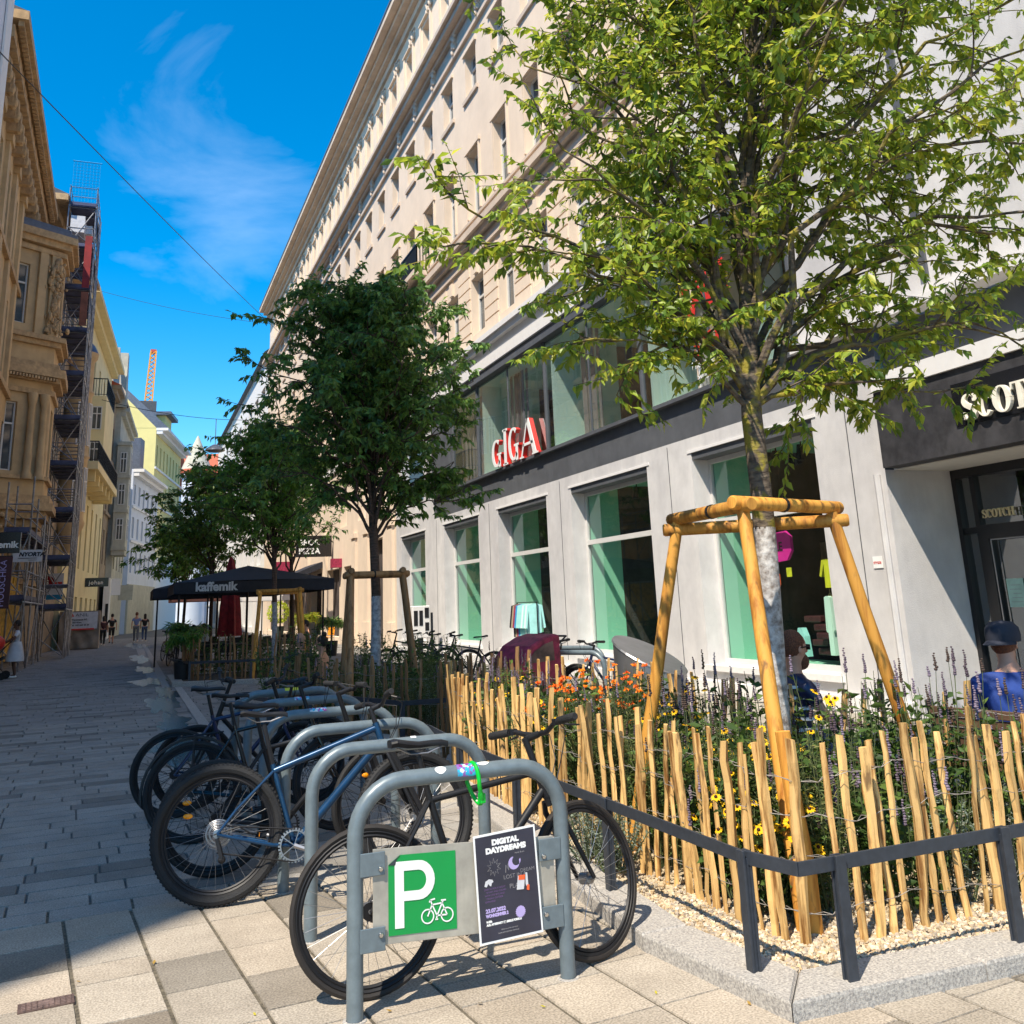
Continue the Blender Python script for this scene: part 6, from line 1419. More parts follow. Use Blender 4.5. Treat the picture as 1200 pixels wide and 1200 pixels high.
def person(label,loc,rz,H=1.72,pose='stand',skin='skin',top='greycloth',bottom='jeans',hair='hairdark',hairlen=0,sleeve=1,headturn=0.,arms=None,build=1.,shorts=False,step=.0,lean=0.,shoe='white',dress=False,bun=False,cap=None,beard=None,glasses=False,stripes=False,group=None,bald=False):
    t=thing('person',label,'person',loc,rz,group); s=H/1.72; hz=.93*s if pose=='stand' else .52
    if pose=='sit': loc=loc
    def sp_z(z): return hz+(z-.93)*s
    ly=lambda z:lean*(z-hz)
    pel=(0,0,hz); wai=(0,ly(sp_z(1.08)),sp_z(1.08)); che=(0,ly(sp_z(1.32))-.01,sp_z(1.30)); nek=(0,ly(sp_z(1.46))+.0,sp_z(1.47)); hd0=(0,ly(sp_z(1.55))+.02,sp_z(1.545)); hd1=(0,ly(sp_z(1.64))+.015,sp_z(1.65))
    V_=[pel,wai,che,nek,hd0,hd1]; E_=[(0,1),(1,2),(2,3),(3,4),(4,5)]; b=build
    Rd=[(.145*b*s,.105*b*s),(.125*b*s,.095*b*s),(.155*b*s,.11*b*s),(.052*s,.055*s),(.072*s,.09*s),(.076*s,.092*s)]
    idx={}
    def add(p,rd,par): V_.append(tuple(p)); Rd.append(rd); E_.append((par,len(V_)-1)); return len(V_)-1
    hands=[]
    for sd,k in ((-1,0),(1,1)):
        sh=(sd*.175*s*b,che[1],sp_z(1.345)); a=add(sh,.055*s*b,2)
        if arms: el,ha=arms[k]
        elif pose=='sit': el=(sd*.24,.10,sp_z(1.12)); ha=(sd*.12,.34,sp_z(1.05))
        else: el=(sd*.25*s,-.02-step*.25*sd,sp_z(1.13)); ha=(sd*.25*s,.06-step*.5*sd,sp_z(.90))
        e=add(el,.042*s*b,a); w=add(ha,.030*s,e); d=(Vector(ha)-Vector(el)).normalized(); p=add(Vector(ha)+d*.07*s,(.034*s,.018*s),w); hands.append((Vector(ha)+d*.07*s,d,sd)); idx['arm%d'%k]=(a,e,w)
        if pose=='stand': kn=(sd*.095*s,.03+step*.30*sd,.50*s); an=(sd*.095*s,-.03+step*.62*sd-(.06 if step*sd<0 else 0),.09+(.05 if step*sd<0 else 0)); toe=(sd*.10*s,an[1]+.15*s,an[2]-.05)
        else: kn=(sd*.12,.44,.50); an=(sd*.13,.42,.09); toe=(sd*.14,.56,.04)
        hp=add((sd*.09*s,0,hz-.06*s),.088*s*b,0); k_=add(kn,.058*s,hp); a_=add(an,.038*s,k_); t_=add(toe,.035*s,a_); idx['leg%d'%k]=(hp,k_,a_,t_)
    Rb=list(Rd)
    if sleeve>0 or dress:
        for j in (0,1,2): Rb[j]=(Rd[j][0]*.78,Rd[j][1]*.78)
        for k in(0,1):
            for q_ in range(2 if sleeve==1 else 3): j=idx['arm%d'%k][q_]; Rb[j]=Rd[j]*(.8 if q_<2 else 1.)
            j=idx['leg%d'%k][0]; Rb[j]=Rd[j]*.8
    mb=skinmesh(V_,E_,Rb,0)
    hR=Matrix.Rotation(headturn,3,'Z'); hc=Vector(hd0)+Vector((0,0,.03*s))
    def hp_(x,y,z): return hc+hR@Vector((x*s,y*s,z*s))
    mb.ball(hc+Vector((0,0,.035*s)),.098*s,14,10,(.80,.98,1.18)); mb.ball(hp_(0,.03,-.05),.062*s,10,8,(.85,.95,.9))
    mb.ball(hp_(0,.102,.01),.016*s,6,5,(.8,1,1.5)); 
    for sd in(-1,1): mb.ball(hp_(sd*.08,0,.015),.03*s,7,6,(.3,.6,1))
    for hpnt,d,sd in hands:
        sdv=d.orthogonal().normalized(); 
        for k,(o_,l_) in enumerate(((-.022,.062),(-.008,.075),(.008,.07),(.021,.055))): a=hpnt+sdv*o_*s; mb.tube([a-d*.02*s,a+d*l_*.5*s,a+d*l_*s+sdv.cross(d)*.01*s],[.0085*s,.008*s,.006*s],5)
        mb.tube([hpnt-d*.04*s-sdv*.02*s,hpnt-sdv*.045*s,hpnt+d*.03*s-sdv*.05*s],[.01*s,.009*s,.007*s],5)
    mb.build('body',skin,t,local=True,smooth=True)
    # face details
    mb=MB(); 
    for sd in(-1,1): mb.ball(hp_(sd*.032,.085,.03),.010*s,6,5)
    mb.build('eye','black',t,local=True); mb=MB(); mb.ball(hp_(0,.092,-.045),.022*s,8,5,(1,.4,.25)); mb.build('mouth','pinkcloth',t,local=True)
    def grow(ids,extra): 
        m_={j:i for i,j in enumerate(ids)}; VV=[V_[j] for j in ids]; EE=[(m_[a],m_[b_]) for a,b_ in E_ if a in m_ and b_ in m_]; RR_=[]
        for j in ids: q=Rd[j]; q=q if isinstance(q,tuple) else (q,q); RR_.append((q[0]+extra,q[1]+extra))
        return VV,EE,RR_
    ids=[0,1,2]+[idx['arm0'][0],idx['arm0'][1],idx['arm1'][0],idx['arm1'][1]]+([idx['arm0'][2],idx['arm1'][2]] if sleeve>1 else [])
    VV,EE,RR_=grow(ids,.024*s)
    if sleeve==1:   # short sleeves end halfway down the upper arm
        for k in(4,6): a=Vector(VV[k-1]); e=Vector(VV[k]); VV[k]=tuple(a.lerp(e,.72)); RR_[k]=(RR_[k][0]*1.1,RR_[k][1]*1.1)
    if sleeve==0:
        VV=VV[:3]; EE=[(0,1),(1,2)]; RR_=RR_[:3]
    VV[0]=(VV[0][0],VV[0][1],VV[0][2]-.05*s)
    if sleeve>0 or dress:
        VV.append(tuple(Vector(che).lerp(Vector(nek),.62))); EE.append((2,len(VV)-1)); RR_.append((.088*s*b,.078*s*b)); VV.append(tuple(Vector(che).lerp(Vector(nek),.85))); EE.append((len(VV)-2,len(VV)-1)); RR_.append((.068*s,.068*s))
    mb=skinmesh(VV,EE,[(q[0]*1.05,q[1]*1.05) for q in RR_],0,12); 
    if dress: mb.lathe([(.15*s,sp_z(1.08)),(.20*s,sp_z(.9)),(.26*s,sp_z(.62)),(.27*s,sp_z(.5))],(0,0,0),14)
    sh=mb.build('shirt' if not dress else 'dress',top,t,local=True,smooth=True)
    if stripes:
        mb=MB()
        for k in range(5): z=sp_z(1.02+.075*k); mb.lathe([(.0,z),(.178*s*b,z),(.178*s*b,z+.02),(.0,z+.02)],(0,ly(z),0),16)
        mb.build('stripe','white',sh,local=True)
    if not dress:
        ids=[0]+list(idx['leg0'][:3])+list(idx['leg1'][:3]); VV,EE,RR_=grow(ids,.014*s)
        if shorts:
            for k in(3,6): VV[k]=tuple(Vector(VV[k-1]).lerp(Vector(VV[k]),.12)); RR_[k]=RR_[k-1]
        mb=skinmesh(VV,EE,RR_,0); mb.build('trousers',bottom,t,local=True,smooth=True)
    mb=MB()
    for k in(0,1):
        a=Vector(V_[idx['leg%d'%k][2]]); q=Vector(V_[idx['leg%d'%k][3]]); mb.ball(a.lerp(q,.5)-Vector((0,0,.02)),.07*s,8,6,(.65,1.9,.6))
    mb.build('shoe',shoe,t,local=True,smooth=True)
    if not bald:
        mb=MB(); mb.ball(hp_(0,-.018,.052-(.03 if cap else 0)),.104*s*(.93 if cap else 1),14,9,(.84,.98,1.08 if not cap else .85))
        if hairlen: mb.ball(hp_(0,-.06,-.03-.05*hairlen),.09*s,10,8,(.95,.6,1.2+hairlen))
        if bun: mb.ball(hp_(0,-.05,.17),.05*s,9,7)
        mb.build('hair',hair,t,local=True,smooth=True)
    if beard: mb=MB(); mb.ball(hp_(0,.05,-.075),.062*s,12,8,(1,.95,1.05)); mb.build('beard',beard,t,local=True,smooth=True)
    if glasses:
        mb=MB(); 
        for sd in(-1,1): mb.ob(hp_(sd*.036,.096,.03),hR@Vector((1,0,0)),hR@Vector((0,1,0)),(0,0,1),.03,.006,.02); mb.bar(hp_(sd*.068,.09,.035),hp_(sd*.088,.0,.03),.006,.01)
        mb.build('sunglasses','black',t,local=True,bevel=.004)
    if cap:
        mb=MB(); mb.lathe([(.106*s,.035*s),(.112*s,.04*s),(.116*s,.08*s),(.108*s,.13*s),(.075*s,.165*s),(.0,.178*s)],hc,20)
        vs=[]; 
        A=math.pi/2*(-1)
        for i in range(9):
            a=R_(200+140*i/8); vs.append(hp_(math.cos(a)*.1,math.sin(a)*.1-.0,.05)); vs.append(hp_(math.cos(a)*.12,math.sin(a)*.215+.01,.02))
        mb._a(vs,[(2*i,2*i+1,2*i+3,2*i+2) for i in range(8)]); mb.build('cap',cap,t,local=True,smooth=True)
    return t
person('man in royal blue shirt and backwards dark cap on the bench, seen from behind',(5.86,5.25,-.06),R_(-40),1.8,'sit',top='blueshirt',bottom='greycloth',cap='navycap',hair='hairginger',headturn=R_(-30),sleeve=2,build=1.2,lean=.10)
person('bearded man with sunglasses in a dark striped shirt sitting behind the near tree',(4.80,6.3,-.04),R_(-100),1.74,'sit',top='darkblue',bottom='jeans',hair='hairginger',beard='hairginger',glasses=True,stripes=True,headturn=R_(5))
person('bald man in a dark green shirt seated behind the middle planter',(2.66,16.3,-.1),R_(20),1.74,'sit',top='greencloth',bottom='jeans',bald=True)
person('woman with dark hair in a bun and bare shoulders seated beside the bald man',(3.05,16.5,-.12),R_(60),1.64,'sit',top='bluecloth',bottom='palecloth',bun=True,sleeve=0)
person('young woman in a short white dress standing by a pushchair at the left edge',(-3.02,32.0,0),R_(100),1.62,skin='skindark',top='palecloth',dress=True,arms=[((-.28,.1,1.1),(-.2,.3,1.0)),((.28,.1,1.1),(.2,.3,1.0))])
person('man in black shirt and shorts walking away beside the tarp covered hut',(-.95,66,0),R_(5),1.8,top='black',bottom='black',shorts=True,step=.3,shoe='black')
person('man in pale lilac shirt walking away beside a companion in the middle street',(.48,66.5,0),R_(0),1.84,top='bluecloth',bottom='greycloth',step=-.25,hair='hairginger')
person('person in dark top with a bag walking away on the right of the pair',(.98,66.6,0),R_(0),1.72,top='black',bottom='jeans',step=.25,hairlen=.6)
person('woman in a pink top sitting at the left edge of the cafe terrace',(1.75,29.5,0),R_(-60),1.66,'sit',top='pinkcloth',bottom='greycloth',hairlen=.5)
person('guest with brown hair seated deeper in the cafe terrace',(2.1,30.4,0),R_(120),1.68,'sit',top='palecloth',bottom='jeans',hairlen=.3)
person('guest in dark clothes seated under the right side of the black parasol',(4.6,27.4,0),R_(90),1.7,'sit',top='black',bottom='jeans')
person('guest sitting by the yellow plant in front of the beige facade',(6.9,42,0),R_(200),1.7,'sit',top='palecloth',bottom='jeans')
person('pedestrian in red and dark clothes beside the hut at the left facade',(-1.35,62,0),R_(10),1.68,top='maroon',bottom='black',step=.2,hairlen=.5)
# pushchair
pc=thing('pushchair','dark pushchair with a red hood at the left edge, held by the woman in white','pushchair',(-3.45,31.6,0)); mb=MB()
mb.lathe([(.0,-.02),(.1,-.02),(.1,.02),(0,.02)],(-3.25,31.2,.1),12,'y'); mb.lathe([(.0,-.02),(.1,-.02),(.1,.02),(0,.02)],(-3.7,31.2,.1),12,'y'); mb.lathe([(.0,-.02),(.12,-.02),(.12,.02),(0,.02)],(-3.2,31.75,.12),12,'y'); mb.split('wheel','rubber',pc)
mb=MB(); mb.tube([(-3.2,31.7,.12),(-3.6,31.7,.6),(-3.1,31.9,1.05)],.012,6); mb.tube([(-3.25,31.2,.1),(-3.5,31.4,.55),(-3.1,31.4,1.05)],.012,6); mb.tube([(-3.1,31.4,1.05),(-3.1,31.9,1.05)],.014,6); mb.ob((-3.5,31.55,.5),(1,0,.4),(0,1,0),Z,.28,.2,.05); mb.build('frame','black',pc)
mb=MB(); mb.ball((-3.55,31.55,1.0),.3,12,8,(1,.9,.8)); mb.build('hood','red',pc,smooth=True)
for k,(px,py,c) in enumerate([(1012,1162,0),(985,1168,0),(935,1190,1),(880,1178,1),(770,1165,0),(1105,1152,1),(560,1175,1),(300,1190,0),(180,1130,1),(640,1180,0),(95,1150,1),(460,1185,1)]):
    q=PZ(px,py,.004); t=MB(); t.cc=[(.42,.36,.03),(.35,.22,.05)][c]; r=random.Random(k); a=r.uniform(0,6.28); u_=Vector((math.cos(a),math.sin(a),.1)); v_=Vector((-math.sin(a),math.cos(a),.25)); L_=r.uniform(.018,.035)
    t._a([q,q+u_*L_*.5+v_*L_*.25,q+u_*L_+Vector((0,0,.006)),q+u_*L_*.5-v_*L_*.25+Vector((0,0,.006))],[(0,1,2),(0,2,3)]); tag(t.build('fallen_leaf','petal'),'small dry yellow brown leaf lying on the near paving slabs','leaf','dry leaves on the near paving')
# bench behind the fence at the right
bA=PZ(1087,824,.82); bB=PZ(1179,836,.82); bA=Vector((5.02,5.02,.82)); bB=Vector((5.0,4.42,.82)); 
bn=thing('park_bench','dark slatted wooden bench behind the paling fence, seen from its back','bench',(5.2,4.8,0)); u=Vector((.16,-.98,0)).normalized(); bA=Vector((4.95,5.12,.83)); nn=Vector((.98,.16,0)).normalized()
for k in range(6): mb=MB(); c=bA+u*.75+Vector((0,0,-.035-.062*k))+nn*(-.012*(-k)); mb.ob(c,u,nn,Vector((0,0,1)),.75,.012,.026); mb.build('slat','benchwood',bn,bevel=.003)
for k in range(5): mb=MB(); c=bA+u*.75+nn*(.12+.085*k)+Vector((0,0,-.39)); mb.ob(c,u,nn,Z,.75,.036,.014); mb.build('seat_slat','benchwood',bn,bevel=.003)
for s in (0,1.5): mb=MB(); c=bA+u*s; mb.bar(c+Vector((0,0,.03)),c+nn*.1+Vector((0,0,-.42)),.03,.05); mb.bar(c+nn*.1+Vector((0,0,-.42)),c+nn*.5+Vector((0,0,-.42)),.03,.04); mb.bar(c+nn*.48+Vector((0,0,-.42)),c+nn*.5+Vector((0,0,-.83)),.03,.04); mb.bar(c+nn*.1+Vector((0,0,-.42)),c+nn*.02+Vector((0,0,-.83)),.03,.04); mb.build('frame','anthracite',bn)
bn2=thing('backless_bench','low backless dark bench under the bearded man behind the plants','bench',(4.7,6.3,0))
for k in range(4): mb=MB(); mb.box(4.5+.1*k,4.58+.1*k,5.7,6.9,.40,.43); mb.build('slat','benchwood',bn2)
for y in (5.85,6.7): mb=MB(); mb.box(4.5,4.88,y,y+.05,0,.40); mb.build('leg','anthracite',bn2)
# ================================================================= STREET THINGS ON THE RIGHT
cy=thing('steel_column','short stainless steel cylinder with a slanted lid standing between planter and shop','steel column',(5.45,9.7,0)); c=Vector((5.45,9.7,0)); mb=MB(); vs=[];n=32; R0=.40
for j in range(n): a=2*math.pi*j/n; vs.append(c+Vector((R0*math.cos(a),R0*math.sin(a),0)))
for j in range(n): a=2*math.pi*j/n; vs.append(c+Vector((R0*math.cos(a),R0*math.sin(a),.96-.11*math.cos(a)+.17*math.sin(a))))
mb._a(vs,[(j,(j+1)%n,n+(j+1)%n,n+j) for j in range(n)]); mb.build('shell','steel',cy,smooth=True)
mb=MB(); mb._a([v+Vector((0,0,.004)) for v in vs[n:]]+[c+Vector(((v-c).x*1.03,(v-c).y*1.03,(v.z-.015))) for v in vs[n:]],[tuple(range(n))]+[(j,(j+1)%n,n+(j+1)%n,n+j) for j in range(n)]); mb.build('lid','steel',cy)
tr=thing('child_trailer','crimson cargo bike child trailer with a clear side window behind the fence','trailer',(5.2,12.6,0)); c=Vector((5.15,12.5,0))
mb=MB(); prof=[(-.42,.35),(-.38,.82),(-.22,1.0),(.0,1.10),(.2,1.14),(.28,1.12),(.30,.4)]; tu=Vector((.93,.2,0)).normalized(); tn=Vector((tu.y,-tu.x,0)); mb.prism(prof,c+tn*-.35,tu,Z,tn,.7); mb.build('cover','crimson',tr,bevel=.03)
mb=MB(); mb.prism([(-.3,.78),(-.16,.93),(.02,1.02),(.15,1.05),(.17,.8)],c+tn*.356,tu,Z,tn,.004); mb.build('side_window','interiorbrown',tr)
mb=MB(); mb.tube([c+tu*.28+Z*1.0+tn*.3,c+tu*.42+Z*1.10+tn*.3,c+tu*.42+Z*1.10-tn*.3,c+tu*.28+Z*1.0-tn*.3],.014,6); mb.build('push_bar','black',tr,smooth=True)
mb=MB(); 
for s in(-1,1):
    k=c+tn*s*.42+Z*.25; pts=[k+tu*.24*math.cos(2*math.pi*i/24)+Z*.24*math.sin(2*math.pi*i/24) for i in range(24)]; mb.tube(pts,.018,6,closed=True)
mb.split('wheel','rubber',tr,smooth=True)
px_=thing('poster_box','white box with black stickers on a post before the leftmost grey shop window','box',(8.2,28.6,0)); mb=MB(); mb.box(7.95,8.5,28.4,28.7,.62,1.56); mb.build('housing','pale',px_,bevel=.02)
mb=MB(); mb.box(7.99,8.11,28.39,28.398,.98,1.42); mb.box(8.16,8.27,28.39,28.398,.98,1.42); mb.box(8.33,8.46,28.39,28.398,1.2,1.5); mb.ob((8.4,28.393,.95),(1,0,0),(0,1,0),Z,.06,.003,.12); mb.build('dark_display','black',px_)
mb=MB(); mb.box(8.15,8.3,28.5,28.6,0,.62); mb.box(8.56,8.62,28.5,28.56,0,1.35); mb.build('post','anthracite',px_)
# ================================================================= CAFE
cf=thing('black_parasol','large black square parasol with white kaffemik lettering on its valance','parasol',(3.4,29.7,0)); a=PY(203,703,27.4); b_=PY(392,691,27.4); zb=2.06; zt=PY(287,663,29.6).z
x0,x1=a.x,b_.x; y0,y1=27.4,31.8; cx_,cy_=(x0+x1)/2,(y0+y1)/2; zv=2.42
mb=MB(); mb._a([(x0,y0,zv),(x1,y0,zv),(x1,y1,zv),(x0,y1,zv),(cx_,cy_,zt),(cx_-.02,y0,zv+.03),(cx_,y1,zv+.03)],[(0,5,4),(5,1,4),(1,2,4),(2,6,4),(6,3,4),(3,0,4)]); 
mb.quad((x0,y0,zb+.06),(x1,y0,zb+.06),(x1,y0,zv),(x0,y0,zv)); mb.quad((x1,y0,zb+.06),(x1,y1,zb+.06),(x1,y1,zv),(x1,y0,zv)); mb.quad((x1,y1,zb+.06),(x0,y1,zb+.06),(x0,y1,zv),(x1,y1,zv)); mb.quad((x0,y1,zb+.06),(x0,y0,zb+.06),(x0,y0,zv),(x0,y1,zv)); mb.build('canopy','canopy',cf)
text('kaffemik','lettering','palecloth',(x0+.55,y0-.01,zb+.13),(1,0,0),Z,.235,.006,bold=.012,parent=cf)
mb=MB(); mb.tube([(cx_,cy_,0),(cx_,cy_,zt)],.035,8); 
for x,y in((x0,y0),(x1,y0),(x1,y1),(x0,y1)): mb.tube([(x,y,zv-.02),(cx_,cy_,zt-.08)],.015,5); 
for x,y in((x0+.15,y0+.1),(x1-.3,y0+.1),(x0+1.2,y1)): mb.tube([(x,y,0),(x,y,zv)],.03,6)
mb.build('pole','black',cf)
cf2=dup(cf,(3.0,35.2,0),0,'second black parasol behind the kaffemik one, only its left corner showing')
rp_=thing('closed_parasol','closed dark red parasol standing in the middle of the cafe terrace','parasol',(3.05,33.0,0)); mb=MB(); vs=[];prof=[(.36,.85),(.33,1.1),(.30,1.7),(.24,2.3),(.16,2.9),(.07,3.3),(.0,3.4)]; n=20
for r0,z in prof:
    for j in range(n): a=2*math.pi*j/n; k=r0*(1+.22*math.cos(5*a)); vs.append((3.05+k*math.cos(a),33+k*math.sin(a),z))
mb._a(vs,[(i*n+j,i*n+(j+1)%n,(i+1)*n+(j+1)%n,(i+1)*n+j) for i in range(len(prof)-1) for j in range(n)]); mb.build('cloth','darkred',rp_,smooth=True); mb=MB(); mb.tube([(3.05,33,0),(3.05,33,1)],.03,8); mb.box(2.75,3.35,32.7,33.3,0,.08); mb.build('pole','black',rp_)
def chair(label,loc,rz,m,group=None):
    t=thing('cafe_chair',label,'chair',loc,rz,group); mb=MB(); mb.ob((0,0,.45),(1,0,0),(0,1,0),Z,.21,.2,.015); mb.build('seat',m,t,local=True,bevel=.01); mb=MB(); mb.ob((0,-.2,.68),(1,0,0),(0,1,.15),(0,-.15,1),.2,.012,.16); mb.build('backrest',m,t,local=True,bevel=.01)
    for sx in(-1,1):
        for sy in(-1,1): mb=MB(); mb.tube([(sx*.18,sy*.17,.45),(sx*.21,sy*.2,0)],.012,6); mb.build('leg','black',t,local=True)
    return t
def table(label,loc,group=None):
    t=thing('cafe_table',label,'table',loc,0,group); mb=MB(); mb.lathe([(0,.72),(.34,.72),(.34,.745),(0,.745)],(0,0,0),18); mb.build('table_top','interiorbrown',t,local=True); mb=MB(); mb.tube([(0,0,.02),(0,0,.72)],.025,8); mb.lathe([(.22,0),(.22,.02),(.04,.05)],(0,0,0),12); mb.build('pedestal','black',t,local=True); return t
ch=chair('orange plastic chair in front of the beige facade',(7.7,40.5,0),R_(120),'orangechair'); 
ch=chair('black cafe chair under the parasol',(1.9,28.6,0),R_(30),'black','chairs of the cafe terrace'); tb_=table('small round cafe table under the black parasol',(2.1,29.8,0),'tables of the cafe terrace')
for i,(x,y) in enumerate([(2.6,28.4),(3.2,29.2),(3.9,28.5),(4.5,29.4),(2.3,31),(3.2,31.3),(4.2,31.2),(2.0,32.3),(2.9,34.5),(3.8,34),(4.8,32.6)]): dup(ch,(x,y,0),R_(37*i))
for i,(x,y) in enumerate([(2.9,28.9),(4.1,29.1),(2.7,31.6),(4.4,31.8),(3.4,34.6)]): dup(tb_,(x,y,0))
def pot(label,x,y,h,m='black',seed=1,pw=.22,fr_=True,cols=DK_L):
    t=thing('potted_palm',label,'potted plant',(x,y,0)); mb=MB(); mb.lathe([(pw*.8,0),(pw,.45),(pw,.5),(pw*.9,.5),(pw*.88,.42),(0,.42)],(x,y,0),14); mb.build('pot',m,t,smooth=True)
    r=random.Random(seed); P=[];D=[]; st_=MB()
    for k in range(26):
        a=r.uniform(0,6.28); e=Vector((math.cos(a)*.5,math.sin(a)*.5,r.uniform(-.1,.35))); b0_=Vector((x,y,.45+h*.55)); pts=bez(b0_,b0_+Vector((e.x*.5,e.y*.5,.35)),b0_+e*h*.9,8); st_.tube(pts,.006,4,cap=False)
        for p,q in zip(pts[1:-1],pts[2:]):
            for j in range(5): P.append(tuple(p.lerp(q,j/5))); dd=(q-p).normalized(); s=dd.cross(Z); D.append(tuple(dd*.5+s*(1 if j%2 else -1)*1.2))
    st_.tube([(x,y,.4),(x,y,.5+h*.55)],.04,6); st_.build('stem','stakedark',t); leaves_mesh('fronds',np.array(P),np.array(D),.22,'leafdark',t,seed,cols,droop=.4,wr=.12); return t
pot('potted palm with arching fronds at the left corner of the cafe terrace',1.42,26.6,1.1,seed=3); pot('bushy potted plant beside the palm at the kerb corner of the cafe',1.28,25.0,.8,seed=4,cols=G3)
pot('potted yellow green plant before the beige facade behind the second tree frame',6.4,38,1.2,seed=6,cols=[(.35,.35,.02),(.2,.28,.02)]); pot('dark potted plant right of the black parasol near the wall',6.6,34,1.0,seed=7)
def parasol(label,x,y,w,z,m):
    t=thing('parasol',label,'parasol',(x,y,0)); q=MB(); q._a([(x-w,y-w,z),(x+w,y-w,z),(x+w,y+w,z),(x-w,y+w,z),(x,y,z+.75),(x-w,y-w,z-.22),(x+w,y-w,z-.22),(x+w,y+w,z-.22),(x-w,y+w,z-.22)],[(0,1,4),(1,2,4),(2,3,4),(3,0,4),(5,6,1,0),(6,7,2,1),(7,8,3,2),(8,5,0,3)]); q.build('canopy',m,t); q=MB(); q.tube([(x,y,0),(x,y,z+.7)],.03,6); q.build('pole','black',t)
parasol('salmon coloured parasol far down the street behind the black one',4.2,55,2.2,2.45,'salmon'); parasol('white parasol far down the street right of the closed red one',6.2,50,1.5,2.3,'pale'); parasol('dark red open parasol beyond the cafe terrace',7.2,58,1.6,2.5,'darkred')
t=thing('shop_sign','bright yellow shop sign over a window beyond the cafe terrace','sign',(8.8,58,2.6)); q=MB(); q.box(8.7,8.95,56,61,2.5,3.0); q.box(8.2,8.9,61,61.1,2.2,3.0); q.build('panel','brightyellow',t)
t=thing('planter_ball','bright yellow green round shrub far behind the third tree frame','plant',(6.3,45,1.2)); q=MB(); r=random.Random(6)
P_=[];D_=[]
for i in range(900):
    d=Vector((r.gauss(0,1),r.gauss(0,1),r.gauss(0,1))).normalized(); P_.append(tuple(Vector((6.3,45,1.5))+d*.42)); D_.append(tuple(d))
leaves_mesh('foliage',np.array(P_),np.array(D_),.11,'plantleaf',t,5,[(.45,.5,.03),(.35,.45,.03)],droop=0.); q.lathe([(.2,0),(.28,.9),(0,.9)],(6.3,45,0),12); q.build('pot','greencloth',t)
# ================================================================= SIGNS ON THE LEFT ROW
def board(name,label,x0,x1,y,z0,z1,m,d=.08,arm=True):
    t=thing(name,label,'sign',((x0+x1)/2,y,z0)); mb=MB(); mb.box(x0,x1,y-d/2,y+d/2,z0,z1); mb.build('panel',m,t,bevel=.004); 
    mb=MB(); mb.bar((x0-1.2,y,(z0+z1)/2),(x0,y,(z0+z1)/2),.04,.04); mb.build('arm','black',t); return t
t=board('shop_sign','black projecting shop sign ending in the white letters mik at the left edge',-4.3,-3.04,31,3.50,4.10,'gloss_black'); text('kaffemik','lettering','white',(-3.10,30.95,3.66),(1,0,0),Z,.19,.006,bold=.008,parent=t,align='RIGHT')
t=board('vertical_banner','maroon vertical banner with thin pale capitals below the black sign',-3.75,-3.16,30.6,1.95,3.38,'maroon'); text('MOUSCHKA','lettering','lilac',(-3.3,30.55,2.0),(0,0,1),(-1,0,0),.17,.005,parent=t)
t=board('company_board','white board with slanted black capitals on the scaffold',-3.55,-2.72,34.3,3.42,3.80,'palecloth',.04); text('NYORTA','lettering','black',(-3.38,34.27,3.60),(1,0,0),(.2,0,1),.13,.004,bold=.008,parent=t); mb=MB(); mb.box(-3.4,-2.85,34.26,34.27,3.53,3.545); mb.box(-3.1,-2.85,34.26,34.27,3.47,3.482); mb.build('print_line','black',t)
t=board('round_logo_sign','blue and white sign with a dark red round emblem behind the scaffold',-3.9,-2.95,50,2.5,3.7,'whiteblue'); mb=MB(); mb.lathe([(0,49.94-50),(.28,49.94-50),(.28,-.04),(0,-.04)],(-3.62,50,3.3),20,'y'); mb.build('emblem','darkred',t); mb=MB(); mb.box(-3.9,-2.95,49.93,49.955,2.5,2.72); mb.build('blue_strip','cobalt',t); mb=MB(); mb.box(-3.35,-3.0,49.93,49.955,3.2,3.3); mb.build('red_print','red',t); text('S','letter','white',(-3.7,49.92,3.2),(1,0,0),Z,.2,.005,parent=t,bold=.01)
t=board('shop_sign','black projecting sign with thin white lettering johan beside the cream house',-2.93,-1.39,70,3.60,4.18,'gloss_black'); text('johan','lettering','white',(-2.6,69.95,3.76),(1,0,0),Z,.26,.006,bold=.004,parent=t,space=1.15)
for i,(x,y,z,lb) in enumerate([(-1.35,84,3.3,'white shop sign with black print on the house beyond the johan sign'),(-.4,92,3.0,'small grey projecting sign farther down the left row')]): board('shop_sign',lb,x-.6,x+.6,y,z,z+1.3,('pale','greenst')[i])
t=thing('shop_facade','white painted shop front of the grey stone house','shop front',(-1.2,82,0)); mb=MB(); mb.box(-1.9,-1.45,79.6,88,.0,4.5); mb.build('wall','pale',t); mb=MB(); mb.box(-1.7,-1.5,79.57,79.6,.2,2.6); mb.build('door','black',t)
